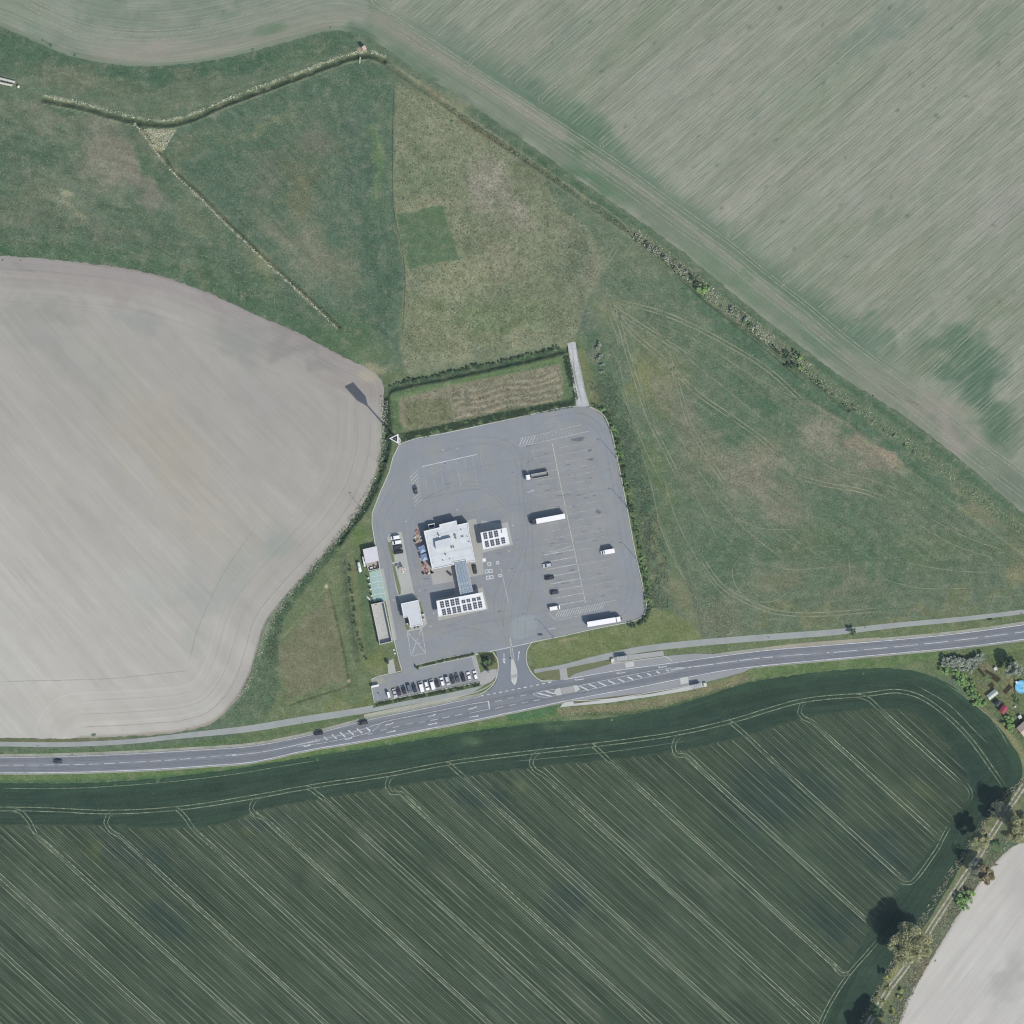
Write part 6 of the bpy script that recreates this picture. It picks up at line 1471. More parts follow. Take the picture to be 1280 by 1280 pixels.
# pavilion furniture south-east of the wash
for x, y, w, lb in ((529.2, 768, .9, 'white vacuum post at the north of the wash apron'), (530.2, 773.6, .7, 'white vacuum post in the middle of the wash apron'), (527.6, 777.8, .7, 'white vacuum post beside the wash hall corner'), (509.6, 779.5, .8, 'white post box in the notch of the wash hall')):
    t_ = thing('vacuum_post', lb, 'vacuum post', x, y, 'posts around the car wash'); mb = MB(); mb.box((0, 0, .8), (w, w * .8, 1.3), TRIM_W, .2); part('cabinet', mb, t_); mb = MB(); mb.cyl((0, 0, 1.4), (.3, .4, 2.2), .04, .04, BLACK, 6); part('hose', mb, t_)
for x, y, lb in ((561, 716.5, 'dark display stand west of the glass link roof, northern one'), (563.6, 718.5, 'dark display stand west of the glass link roof, southern one')):
    mb = MB(); mb.box((0, 0, .7), (.9, .6, 1.2), flat('brown_stand', K(92, 72, 66)), .3); mb.box((0, 0, 1.35), (1.1, .8, .1), DARKM, .3); tag(mb.build('display_stand', None, P(x, y, .1)), lb, 'display stand')

# ---- pipes and the box on the north ditch
PIPE = flat('concrete_pipe', K(206, 204, 196), .85, .1, 2.5)
def pipe(px, py, L, r, ang, label):
    t_ = MB(); n = 12
    for k in range(max(1, int(L / 1.3))):
        x0_ = -L / 2 + k * 1.3; rings = [(x0_, r * .93), (x0_ + .1, r), (x0_ + 1.15, r), (x0_ + 1.25, r * .93)]
        t_.loft([[(x, q_ * math.cos(a * PI / 6), r + q_ * math.sin(a * PI / 6)) for a in range(n)] for x, q_ in rings], PIPE)
    o = t_.build('concrete_pipe', None, P(px, py, 0), smooth=False, fixn=True); o.rotation_euler = (0, 0, math.radians(ang)); tag(o, label, 'pipe', 'concrete pipes by the ditch')
pipe(10.5, 100.6, 8.4, .62, -14, 'longer row of pale concrete pipes lying north, at the left edge'); pipe(7, 105, 8.4, .6, -12, 'second row of pale concrete pipes lying just south of the first, left edge'); pipe(23.6, 108.2, 1.6, .7, 35, 'single short pale concrete pipe lying at the ditch end')
pipe(-12, 96, 8, .6, -12, 'row of concrete pipes outside the left edge')
t_ = thing('sluice_hut', 'small pinkish block hut on the ditch bend at the top', 'hut', 455.6, 61)
mb = MB(); mb.box((0, 0, 1.8), (1.7, 1.7, 3.6), flat('pinkish_block', K(206, 186, 176), .9, .1, 1.5), .5); part('wall', mb, t_); mb = MB(); mb.box((0, 0, 3.68), (1.9, 1.9, .14), flat('pinkish_block', K(206, 186, 176)), .5); part('roof', mb, t_)
mb = MB(); mb.box((0, 0, .45), (.45, 3.2, .12), CONC_W, -.1); tag(mb.build('plank_bridge', None, P(450, 75.5)), 'narrow pale plank across the ditch beside the hut', 'plank')
# ================================================================= VEHICLES
PAINT = {k: paintm('car_paint_' + k, K(*c)) for k, c in dict(white=(250, 250, 252), silver=(196, 202, 208), navy=(46, 54, 76), black=(38, 42, 48), charcoal=(62, 66, 74), maroon=(74, 52, 62), bluegrey=(104, 118, 134),
        plum=(60, 52, 66), dark_green=(52, 66, 62), slate=(78, 86, 96)).items()}
CG = glassm('vehicle_glass', (0.02, 0.024, 0.03, 1)); LAMP = flat('lamp_lens', K(225, 228, 230), .2, .03); TAIL = flat('tail_lens', K(150, 30, 34), .3, .05)
def ring(x, w, zb, zs, zt, sh=.86): return [(x, -w * .92, zb), (x, w * .92, zb), (x, w, zb + (zs - zb) * .45), (x, w * .98, zs), (x, w * sh, zt), (x, -w * sh, zt), (x, -w * .98, zs), (x, -w, zb + (zs - zb) * .45)]
PROTO = {}
def wheels(root, xs, w, r=.33):
    for x in xs:
        for s_ in (-1, 1):
            mb = MB(); mb.cyl((x, s_ * (w - .22), r), (x, s_ * (w + .01), r), r, r, BLACK, 12); o = mb.build('wheel', root)
            mb = MB(); mb.cyl((x, s_ * (w - .02), r), (x, s_ * (w + .03), r), r * .6, r * .55, STEEL, 8); mb.build('rim', o)
def make_car(kind, col):
    m = PAINT[col]; root = bpy.data.objects.new('parked_car', None); COL.objects.link(root)
    L, W, H = dict(hatch=(4.2, .92, 1.48), estate=(4.6, .93, 1.5), saloon=(4.6, .92, 1.44), mpv=(4.7, .95, 1.7), van=(5.3, .99, 2.1), caddy=(4.7, .94, 1.85))[kind]
    zs = {'van': 1.15, 'caddy': 1.05}.get(kind, .82); zt = zs + .1
    a = {'hatch': (.24, .06, -.33, -.46), 'estate': (.25, .08, -.40, -.485), 'saloon': (.22, .05, -.22, -.36), 'mpv': (.30, .12, -.40, -.49), 'van': (.385, .25, -.485, -.495), 'caddy': (.32, .17, -.47, -.49)}[kind]
    xs0 = [(.5, .80, .58), (.475, .93, .70), (.40, .98, .74 + (zs - .82) * .6), (a[0], 1.0, zs), (0, 1.0, zs + .02), (a[3], .98, zs + .02), (-.485, .93, zs - .04), (-.5, .86, zs - .16)]
    mb = MB(); mb.loft([ring(x * L, W * k, .22, z - .06, z + .06, .80) for x, k, z in xs0], m); part('body', mb, root, smooth=False, fixn=True)
    zt = zs + .06; wb, wt = W * .88, W * .74 if kind not in ('van', 'caddy') else W * .86
    X = [v * L for v in a]
    mb = MB(); mb.add([(X[0], -wb, zt), (X[0], wb, zt), (X[1], wt, H - .03), (X[1], -wt, H - .03)], [(0, 1, 2, 3)], CG); part('windscreen', mb, root, fixn=False)
    back = m if kind == 'van' else CG
    mb = MB(); mb.add([(X[3], wb, zt), (X[3], -wb, zt), (X[2], -wt, H - .03), (X[2], wt, H - .03)], [(0, 1, 2, 3)], back); part('rear_window' if kind != 'van' else 'rear_door', mb, root)
    for s_ in (-1, 1):
        mb = MB(); q_ = [(X[0], s_ * wb, zt), (X[1], s_ * wt, H - .03), (X[2], s_ * wt, H - .03), (X[3], s_ * wb, zt)]
        if s_ < 0: q_ = q_[::-1]
        if kind in ('van', 'caddy'):
            mb.add(q_, [(0, 1, 2, 3)], m); part('side_panel', mb, root)
            mb = MB(); q2 = [(X[0] - .15, s_ * (wb + .012), zt + .05), (X[1] - .05, s_ * (wt + .02), H - .2), (X[1] - .9, s_ * (wt + .02), H - .2), (X[1] - .9, s_ * (wb + .012), zt + .05)]
            if s_ < 0: q2 = q2[::-1]
            mb.add(q2, [(0, 1, 2, 3)], CG); part('side_window', mb, root)
        else: mb.add(q_, [(0, 1, 2, 3)], CG); part('side_window', mb, root)
    mb = MB(); xr0, xr1 = X[1], X[2]
    mb.loft([[(xr0, -wt, H - .05), (xr0, wt, H - .05), (xr0, wt * .9, H), (xr0, -wt * .9, H)], [((xr0 + xr1) / 2, -wt, H - .02), ((xr0 + xr1) / 2, wt, H - .02), ((xr0 + xr1) / 2, wt * .9, H + .05), ((xr0 + xr1) / 2, -wt * .9, H + .05)], [(xr1, -wt, H - .05), (xr1, wt, H - .05), (xr1, wt * .9, H), (xr1, -wt * .9, H)]], m)
    part('roof', mb, root, fixn=True)
    wheels(root, (.31 * L, -.30 * L), W)
    for s_ in (-1, 1):
        mb = MB(); mb.box((.475 * L, s_ * W * .68, .66), (.22, .36, .14), LAMP); part('headlight', mb, root)
        mb = MB(); mb.box((-.492 * L, s_ * W * .76, .78), (.1, .26, .2), TAIL); part('tail_light', mb, root)
        mb = MB(); mb.box((a[0] * L - .35, s_ * (W + .08), zs + .1), (.14, .2, .14), m); part('mirror', mb, root)
    return root
def car(kind, col, px, py, ang, label, group, cat='car', z=.06, name=None):
    key = (kind, col)
    if key not in PROTO: PROTO[key] = r = make_car(kind, col)
    else: r = copy_tree(PROTO[key])
    r.name = name or ('parked_van' if kind in ('van',) else 'parked_car'); r.location = P(px, py, z); r.rotation_euler = (0, 0, math.radians(ang))
    tag(r, label, cat, group); return r
G1 = 'vehicles in the row by the entrance'; UP, DN = 106, -74
car('saloon', 'silver', 493.4, 866.4, DN, 'silver car with a pale cream bonnet, second vehicle from the west end of the row', G1)
car('hatch', 'maroon', 498.6, 864.2, UP, 'dark maroon car right of the silver one in the row', G1)
car('hatch', 'navy', 505, 862.4, UP, 'dark navy car right of the maroon one in the row', G1)
car('mpv', 'bluegrey', 511.6, 860.6, DN, 'blue-grey car standing between two dark navy cars in the row', G1)
car('estate', 'navy', 518, 859.6, UP, 'dark navy car immediately left of the westernmost white van', G1)
car('van', 'white', 526.6, 858.4, UP, 'white van, the westernmost white van of the row', G1, 'van')
car('estate', 'white', 533.4, 857, DN, 'white car parked nose to the grass between the two white vans', G1)
car('van', 'white', 540.4, 855.4, UP, 'longest white van in the middle of the row, sticking out towards the grass', G1, 'van')
car('hatch', 'plum', 546.6, 853.8, UP, 'very dark plum car right of the longest white van', G1)
car('estate', 'white', 552.8, 852.4, UP, 'white car between the plum car and the silver car', G1)
car('mpv', 'silver', 559.2, 850.6, DN, 'silver car with a broad dark windscreen right of a white car', G1)
car('estate', 'charcoal', 565.6, 848.8, UP, 'charcoal car right of the broad silver one', G1)
car('saloon', 'slate', 571.4, 847, UP, 'dark slate saloon set slightly forward, third dark car from the east', G1)
car('estate', 'black', 578.8, 846.2, UP, 'black car next to the easternmost white pair', G1)
car('hatch', 'white', 586.2, 845.2, UP, 'white car second from the east end of the row', G1)
car('estate', 'white', 594.2, 844, UP, 'white car at the east end of the row beside the footpath', G1)
G2 = 'vehicles on the concrete island'
car('caddy', 'white', 494, 671.9, 190, 'white van-like car, northernmost on the concrete island', G2, z=.14); car('caddy', 'white', 496, 677.8, 190, 'white van-like car beside the dark pair on the concrete island', G2, z=.14)
car('estate', 'charcoal', 497.4, 683.6, 10, 'charcoal car directly south of the white pair on the island', G2, z=.14); car('mpv', 'black', 498.4, 690, 10, 'black car, southernmost on the concrete island', G2, z=.14)
G3 = 'cars in the truck bays'
car('estate', 'silver', 684, 706.4, 190, 'silver white car with dark windows, northernmost car in the truck bays', G3); car('estate', 'black', 686.9, 722.2, 10, 'black estate car below the silver one in the truck bays', G3)
car('hatch', 'charcoal', 693.2, 740.5, 10, 'charcoal car just north of the white van in the truck bays', G3); car('van', 'white', 693.4, 759.8, 10, 'white van beside the hatched end of the truck bays', G3, 'van')
car('estate', 'dark_green', 593.6, 711.8, -80, 'dark green car parked on the apron beside the glass link roof', 'cars near the building', z=.1); car('hatch', 'slate', 519.3, 612.3, 100, 'dark grey car alone on the hatched island of the north car bays', 'cars near the building')
car('hatch', 'charcoal', 72.6, 951.8, 180, 'dark car driving on the road at the far left', 'cars on the road', z=.1, name='moving_car'); car('estate', 'black', 398.2, 916.4, 190, 'black car on the road left of the hatched taper', 'cars on the road', z=.1, name='moving_car')
car('mpv', 'charcoal', 453.8, 903.4, 192, 'charcoal car on the road above the hatched taper', 'cars on the road', z=.1, name='moving_car')
# narrow white trailer in the row
def box_wheels(root, xs, w, r=.45):
    wheels(root, xs, w, r)
t_ = thing('box_trailer', 'narrow tall white box trailer, westernmost in the row', 'trailer', 486, 868.2, G1, .06, math.radians(UP))
mb = MB(); mb.box((0, 0, 1.3), (2.9, 1.15, 1.8), PAINT['white']); part('body', mb, t_); wheels(t_, (-.3,), .66, .3); mb = MB(); mb.box((1.8, 0, .5), (.9, .12, .12), STEEL); part('tow_bar', mb, t_)
TARP = flat('white_trailer_roof', K(250, 250, 252), .5, .03, .7); SIDE = flat('white_trailer_side', K(236, 238, 240), .5, .05, .7)
def cab(root, x, w, H, col, L=2.2):
    mb = MB(); z0 = .7
    mb.loft([[(x + a * L, -w * k, z0), (x + a * L, w * k, z0), (x + a * L, w * k, h), (x + a * L, -w * k, h)] for a, k, h in ((-.5, 1, H), (.1, 1, H), (.36, .98, H - .25), (.46, .96, 1.7), (.5, .93, 1.2))], col); part('cab', mb, root, fixn=True)
    mb = MB(); mb.add([(x + .475 * L, -w * .86, 1.62), (x + .475 * L, w * .86, 1.62), (x + .385 * L, w * .86, H - .42), (x + .385 * L, -w * .86, H - .42)], [(0, 1, 2, 3)], CG); part('windscreen', mb, root)
    for s_ in (-1, 1): mb = MB(); mb.box((x + .1 * L, s_ * (w + .01), 2.0), (.9, .03, .8), CG); part('side_window', mb, root); mb = MB(); mb.box((x + .5 * L, s_ * w * .7, .95), (.1, .4, .25), LAMP); part('headlight', mb, root); mb = MB(); mb.box((x + .46 * L, s_ * (w + .22), 2.1), (.1, .3, .6), DARKM); part('mirror', mb, root)
def truck(px, py, ang, label, col, Lt=12.6, cabgap=.6, H=4.0, deflector=False):
    r = thing('articulated_truck', label, 'truck', px, py, 'trucks in the car park', .06, math.radians(ang))
    mb = MB(); mb.box((0, 0, (H + 1.15) / 2), (Lt, 2.5, H - 1.15), SIDE); part('trailer_body', mb, r)
    mb = MB(); mb.box((0, 0, H + .03), (Lt + .04, 2.54, .06), TARP); part('trailer_roof', mb, r)
    mb = MB(); mb.box((0, 0, 1.0), (Lt - .6, 1.2, .3), DARKM); mb.box((Lt / 2 + 1.2, 0, .8), (4.2, .9, .3), DARKM); part('chassis', mb, r)
    cab(r, Lt / 2 + cabgap + 1.15, 1.22, 3.45 if not deflector else 3.6, col)
    wheels(r, (-Lt * .38, -Lt * .28, -Lt * .18), 1.24, .48); wheels(r, (Lt / 2 + .0, Lt / 2 + cabgap + 1.5), 1.24, .5)
    return r
truck(751.8, 777.3, 9.5, 'white articulated truck with white cab parked along the south kerb', PAINT['white'], 14.4, .35)
truck(688.2, 648.4, 190.5, 'long white trailer with a dark cab across the truck bays', PAINT['charcoal'], 14.6, .3)
# tipper with empty tray
r = thing('tipper_truck', 'short truck with white cab and an empty grey open tray, north in the truck bays', 'truck', 672, 594.6, 'trucks in the car park', .06, math.radians(190.5))
cab(r, 5.0, 1.22, 3.3, PAINT['white'], 2.4)
mb = MB(); mb.box((-1.0, 0, .85), (9.0, 1.0, .3), DARKM); part('chassis', mb, r)
q = [(-5.6, -1.22), (3.0, -1.22), (3.0, 1.22), (-5.6, 1.22)]
mb = MB(); mb.wall(q, .14, 1.1, 2.5, flat('tray_side', K(206, 208, 208), .6, .08, 2)); part('tray_side', mb, r); mb = MB(); mb.prism(inset(q, .14), 1.1, 1.25, flat('tray_floor', K(150, 152, 152), .7, .1, 2)); part('tray_floor', mb, r); wheels(r, (-3.8, -2.6, 4.9), 1.22, .48)
# white box van
r = thing('box_van', 'white box van alone on the east side of the truck bays', 'van', 759.6, 689.6, None, .06, math.radians(189.5))
mb = MB(); mb.box((-.9, 0, 1.95), (4.9, 2.2, 2.5), SIDE); part('cargo_box', mb, r); mb = MB(); mb.box((-.9, 0, 3.23), (4.94, 2.24, .06), TARP); part('box_roof', mb, r)
mb = MB(); mb.loft([[(x, -w_, .4), (x, w_, .4), (x, w_, h), (x, -w_, h)] for x, w_, h in ((1.65, 1.0, 2.3), (2.4, .98, 2.3), (2.9, .95, 1.35), (3.5, .88, 1.05), (3.6, .8, .8))], PAINT['white']); part('cab', mb, r, fixn=True)
mb = MB(); mb.add([(2.94, -.82, 1.42), (2.94, .82, 1.42), (2.47, .84, 2.24), (2.47, -.84, 2.24)], [(0, 1, 2, 3)], CG); part('windscreen', mb, r)
for s_ in (-1, 1): mb = MB(); mb.box((3.52, s_ * .62, .85), (.12, .3, .18), LAMP); part('headlight', mb, r)
wheels(r, (2.5, -1.9), 1.02, .36)
# ================================================================= VEGETATION
RS = np.random.RandomState(11)
def leaf_mat(name, c, trans=.25, warm=None):
    g_ = (c[0] + c[1] + c[2]) / 3; c = tuple((v * .86 + g_ * .14) * 1.5 for v in c[:3]) + (1,)
    if name in MATS: return MATS[name]
    m = bpy.data.materials.new(name); t, b, o = nodes(m)
    a = attr(t, 'leaf_tint'); n = noise(t, geo_pos(t), .5, 2)
    cc = mixc(t, rng(t, n, .35, .65, 0, .7), c, warm or (c[0] * 1.10, c[1] * 1.02, c[2] * .88, 1))
    t.links.new(scalec(t, cc, a.outputs['Fac']), b.inputs['Base Color'])
    b.inputs['Roughness'].default_value = .7; b.inputs['Specular IOR Level'].default_value = .15
    tl = t.nodes.new('ShaderNodeBsdfTranslucent'); t.links.new(scalec(t, cc, a.outputs['Fac']), tl.inputs[0])
    mx = t.nodes.new('ShaderNodeMixShader'); mx.inputs[0].default_value = trans
    t.links.new(b.outputs[0], mx.inputs[1]); t.links.new(tl.outputs[0], mx.inputs[2]); t.links.new(mx.outputs[0], o.inputs[0])
    MATS[name] = m; return m
def quads(C, size, rs, flat_=0.35):
    """random leaf quads at centres C; flat_ < 1 tilts them towards the sky"""
    n = len(C); nr = rs.normal(size=(n, 3)); nr[:, 2] = np.abs(nr[:, 2]) + flat_; nr /= np.linalg.norm(nr, axis=1, keepdims=True)
    up = rs.normal(size=(n, 3)); u = np.cross(nr, up); u /= np.linalg.norm(u, axis=1, keepdims=True); v = np.cross(nr, u)
    s = (size * rs.uniform(.6, 1.4, n))[:, None]; u = u * s; v = v * s * .7
    V = np.stack([C - u - v * .6, C + u * .2 - v, C + u, C - u * .1 + v], 1).reshape(-1, 3)
    F = np.arange(4 * n).reshape(n, 4); return V, F
def crown_mesh(name, r, h, n, leaf, mat, seed, clumps=14, base=.25, holes=.15, squash=1.0, cz=None):
    rs = np.random.RandomState(seed)
    k = clumps; d = rs.normal(size=(k, 3)); d[:, 2] = np.abs(d[:, 2]) * .9 - .25; d /= np.linalg.norm(d, axis=1, keepdims=True)
    rad = rs.uniform(.35, .95, k)[:, None]
    cc = d * rad * np.array([r, r, h * (1 - base) / 2 * squash]); cc[:, 2] += h * (base + (1 - base) / 2)
    cr = rs.uniform(.2, .4, k) * r * (1 if k < 20 else .82); bright = rs.uniform(.8, 1.18, k)
    w_ = rs.choice(k, n, p=cr ** 2 / (cr ** 2).sum()); q = rs.normal(size=(n, 3)); q /= np.linalg.norm(q, axis=1, keepdims=True)
    q *= (rs.uniform(.25, 1, n) ** .5)[:, None]
    C = cc[w_] + q * cr[w_][:, None] * np.array([1, 1, .8])
    V, F = quads(C, leaf, rs); tint = np.repeat(bright[w_] * rs.uniform(.72, 1.28, n), 4)
    me = np_mesh(name, V, F, mat); set_attr(me, 'leaf_tint', tint); return me
BARK = flat('bark', K(92, 84, 76), .95, .2, 3, coords='obj'); BARKP = flat('bark_grey', K(128, 120, 122), .95, .2, 3, coords='obj')
def trunk_mb(h, r0, reach, seed, mat=BARK, limbs=6):
    rs = random.Random(seed); mb = MB(); top = Vector((rs.uniform(-.3, .3), rs.uniform(-.3, .3), h * .62))
    mb.cyl((0, 0, -.1), tuple(top * .5), r0, r0 * .75, mat, 9); mb.cyl(tuple(top * .5), tuple(top), r0 * .75, r0 * .45, mat, 8)
    for k in range(limbs):
        a = 2 * PI * k / limbs + rs.uniform(-.4, .4); s = top * rs.uniform(.4, .98); e = s + Vector((math.cos(a) * reach * rs.uniform(.5, .9), math.sin(a) * reach * rs.uniform(.5, .9), h * rs.uniform(.12, .32)))
        mb.cyl(tuple(s), tuple(e), r0 * .35, r0 * .1, mat, 6)
        for j in range(3):
            f = s.lerp(e, rs.uniform(.4, .9)); g_ = f + Vector((rs.uniform(-1, 1) * reach * .3, rs.uniform(-1, 1) * reach * .3, h * rs.uniform(.05, .16))); mb.cyl(tuple(f), tuple(g_), r0 * .13, r0 * .04, mat, 5)
    return mb
def tree(name, px, py, r, h, mat, label, n=5000, leaf=.42, seed=1, clumps=26, group=None, cat='tree', base=.28, bark=BARK, r0=None):
    t_ = thing(name, label, cat, px, py, group)
    trunk_mb(h, r0 or h * .022, r, seed, bark).build('trunk', t_)
    me = crown_mesh('crown', r, h, n, leaf, mat, seed, clumps, base); np_obj('crown', me, t_); return t_
L_OLIVE = leaf_mat('olive_spring_leaves', K(160, 166, 122), warm=K(176, 172, 130)); L_BROWN = leaf_mat('bronze_spring_leaves', K(156, 148, 114), warm=K(160, 146, 110)); L_GREEN = leaf_mat('fresh_green_leaves', K(132, 170, 104)); L_DARK = leaf_mat('dark_green_leaves', K(88, 116, 88))
L_GREY = leaf_mat('grey_green_leaves', K(160, 172, 160), .35); L_MID = leaf_mat('mid_green_leaves', K(106, 142, 98)); L_PURP = leaf_mat('bare_purple_twigs', K(130, 138, 122), .25); L_YEL = leaf_mat('yellow_green_leaves', K(166, 176, 108)); L_PALE = leaf_mat('pale_stand_in_leaves', K(214, 210, 208))
tree('broadleaf_tree', 1132, 1175, 9.9, 18.5, L_OLIVE, 'largest olive-brown tree on the farm track, crown covering the lane', 24000, .36, 3, 90, cat='tree', r0=.45)
tree('broadleaf_tree', 1221.5, 1047, 5.0, 14, L_OLIVE, 'small olive tree on the farm track just west of the biggest corner tree', 8500, .36, 4, 34)
tree('broadleaf_tree', 1267, 1030, 8.2, 21, L_OLIVE, 'tall sparse olive tree at the right edge beside the farm track', 13000, .36, 5, 50)
tree('broadleaf_tree', 1225.5, 1090, 5.2, 12, L_BROWN, 'bronze-leaved tree on the edge of the pale field by the farm track', 9000, .36, 6, 36)
tree('bare_tree', 1215, 1083.5, 4.6, 12.5, L_PURP, 'leafless purplish tree on the farm track next to the bronze-leaved tree', 3000, .2, 7, 34, bark=BARKP)
tree('broadleaf_tree', 1104, 1301, 9, 20, L_YEL, 'yellow-green tree at the very bottom of the farm track', 9000, .4, 8, 40)
tree('broadleaf_tree', 1092, 1262, 4.0, 9, L_DARK, 'small dark tree beside the lane near the bottom edge', 2600, .34, 9, 16)
tree('bare_tree', 1247, 1012, 5.5, 15, L_PURP, 'leafless greyish tree on the crop edge north of the farm-track trees', 3200, .2, 10, 30, bark=BARKP)
tree('broadleaf_tree', 1108, 1221, 2.2, 6, L_YEL, 'little yellow-green tree between the lane and the crop, south of the largest tree', 1200, .3, 11, 9)
tree('garden_tree', 1266, 836, 4.2, 10, L_GREY, 'sparse grey-green garden tree north of the round pool', 2600, .3, 12, 20, bark=BARKP)
tree('garden_tree', 1261, 829, 3.4, 8.5, L_DARK, 'dark garden tree standing just behind the sparse grey-green one', 2600, .3, 13, 16)
tree('young_tree', 503.6, 712, 1.9, 4.4, L_PALE, 'small pale tree standing in for an air station on the concrete island north of the car wash', 500, .24, 14, 8)  # made-up tree standing in for the air station and its shadow
tree('young_tree', 609, 827, 1.9, 3.4, L_MID, 'small rounded green tree on the planted island by the entrance', 1100, .26, 15, 8)
tree('lone_bush', 1064.6, 789, 1.9, 3.8, L_DARK, 'lone dark bush between cycle path and road, east of the plots', 1200, .28, 16, 9, cat='bush')
# shrubs: four shared crowns per kind
def protos(mat, r, h, n, leaf, seed, k=4, clumps=7):
    return [crown_mesh('foliage', r, h, n, leaf, mat, seed + i, clumps, .02) for i in range(k)]
SP = {'mid': protos(L_MID, 1.5, 2.0, 420, .24, 30), 'dark': protos(L_DARK, 1.5, 2.2, 420, .24, 40), 'green': protos(L_GREEN, 1.6, 2.2, 460, .25, 50), 'grey': protos(L_GREY, 1.7, 2.6, 520, .22, 60), 'yel': protos(L_YEL, 1.3, 1.5, 300, .22, 70), 'twig': protos(L_PURP, 1.5, 2.2, 260, .16, 80)}
shrub_mb = {}
CW = dict(dark='dark green', mid='mid-green', green='bright green', grey='grey-green', yel='yellow-green', twig='bare twiggy')
def shrub(kind, px, py, s, label, group, cat='shrub', hs=1.0):
    if label.startswith('@'): label = ('large ' if s > .86 else 'small ' if s < .66 else 'medium ') + CW[kind] + ' shrub ' + label[1:]
    t_ = thing('shrub', label, cat, px, py, group, rz=RS.uniform(0, 6.28)); t_.scale = (s, s, s * hs)
    np_obj('foliage', SP[kind][RS.randint(4)], t_)
    if 'stem' not in shrub_mb:
        mb = MB()
        for k in range(4): a = k * 1.6; mb.cyl((0, 0, 0), (math.cos(a) * .5, math.sin(a) * .5, 1.1), .05, .02, BARK, 5)
        o = mb.build('stem', t_); shrub_mb['stem'] = o.data
    else: np_obj('stem', shrub_mb['stem'], t_)
    return t_
def along(pts, n, jit=1.0, smooth=True):
    p = smooth_path(pts, 2) if smooth else dense(pts, 2); d = np.r_[0, np.cumsum(np.hypot(*np.diff(p, axis=0).T))]
    s = (np.arange(n) + .5) / n * d[-1] + RS.uniform(-.4, .4, n) * d[-1] / n
    return np.stack([np.interp(s, d, p[:, 0]), np.interp(s, d, p[:, 1])], 1) + RS.uniform(-jit, jit, (n, 2))
EH = [(741, 507), (753, 513), (764, 530), (771, 555), (779, 592), (787, 632), (796, 674), (803, 708), (808, 735), (811, 760)]
for x, y in along(EH, 62, 1.2): shrub(['mid', 'dark', 'mid', 'green'][RS.randint(4)], x + 1.5, y, RS.uniform(.55, 1.0), '@in the %s of the hedge outside the east kerb' % (['northern corner', 'northern stretch', 'middle stretch', 'southern stretch'][int(np.clip((y - 505) / 66, 0, 3))]), 'hedge shrubs outside the east kerb')
for x, y in along([(811, 762), (805, 775), (793, 781), (786, 782)], 11, 1.2): shrub('dark', x, y, RS.uniform(.6, .95), '@at the south-east corner of the car park, %s' % ('east side' if x > 802 else 'south side'), 'shrubs round the south-east corner')
for x, y in along([(486, 488), (500, 481), (540, 472), (580, 463), (640, 450), (700, 436)], 52, 1.6): shrub(['dark', 'dark', 'mid', 'dark'][RS.randint(4)], x, y, RS.uniform(.55, 1.0), '@in the ditch hedge north of the plot, %s' % (['west corner', 'western part', 'left of middle', 'right of middle', 'eastern part', 'east corner'][int(np.clip((x - 484) / 37, 0, 5))]), 'ditch hedge shrubs north of the plot')
for x, y in along([(750, 440), (745, 430), (748, 450), (755, 470)], 7, 3): shrub('grey', x, y, RS.uniform(.5, .8), 'grey-green shrub north-east of the stone track', 'grey shrubs by the stone track')
for x, y in along([(436, 702), (441, 745), (447, 790), (458, 828)], 24, 1.6): shrub('dark', x, y, RS.uniform(.35, .6), '@in the planted row west of the yard, %s' % ('north end' if y < 745 else 'middle' if y < 790 else 'south end'), 'young planted row west of the yard')
for x, y in along([(862, 344), (866, 350), (872, 356)], 4, 1.5): shrub('dark', x, y, RS.uniform(.8, 1.2), 'dark shrub in the ditch beside the bright green bush', 'dark ditch shrubs by the bright bush')
shrub('green', 878.5, 360.5, 1.7, 'bright green round bush in the long eastern ditch', None, 'bush'); shrub('green', 876, 364, 1.2, 'smaller bright green bush touching the round one in the long ditch', None, 'bush')
for x, y in along([(905, 378), (925, 395), (945, 410)], 12, 5): shrub(['grey', 'twig', 'mid'][RS.randint(3)], x, y, RS.uniform(.5, .9), 'grey scrubby shrub in the reeds of the long ditch', 'scrub in the long ditch')
for x, y in along([(800, 298), (830, 320), (860, 342), (890, 370)], 30, 5): shrub(['grey', 'twig', 'twig'][RS.randint(3)], x, y, RS.uniform(.45, .85), 'pale scrubby shrub in the northern reach of the long ditch', 'pale scrub in the long ditch')
for x, y in ((969, 436), (973, 441), (984, 443), (993, 441), (987, 449), (991, 457), (983, 458), (998, 447), (1000, 459)): shrub('dark' if x < 997 else 'green', x, y, RS.uniform(.8, 1.25), 'dark bushy shrub in the cluster midway down the long ditch', 'dark cluster midway down the ditch')
for x, y in along([(940, 405), (960, 422), (1010, 468), (1050, 500), (1100, 535), (1150, 570)], 16, 5): shrub(['grey', 'mid', 'twig'][RS.randint(3)], x, y, RS.uniform(.35, .7), 'low pale shrub in the lower reach of the long ditch', 'low scrub in the lower ditch')
for x, y in along([(1178, 822), (1195, 824), (1212, 823), (1228, 820)], 14, 2.5): shrub('grey', x, y + 3, RS.uniform(1.1, 1.6), '@in the roadside garden hedge, %s' % ('western half' if x < 1203 else 'eastern half'), 'grey garden hedge shrubs')
for x, y in along([(1180, 830), (1200, 834), (1220, 832)], 10, 3): shrub(['grey', 'twig'][RS.randint(2)], x, y, RS.uniform(1.1, 1.5), '@in the roadside garden hedge, %s' % ('western half' if x < 1203 else 'eastern half'), 'grey garden hedge shrubs')
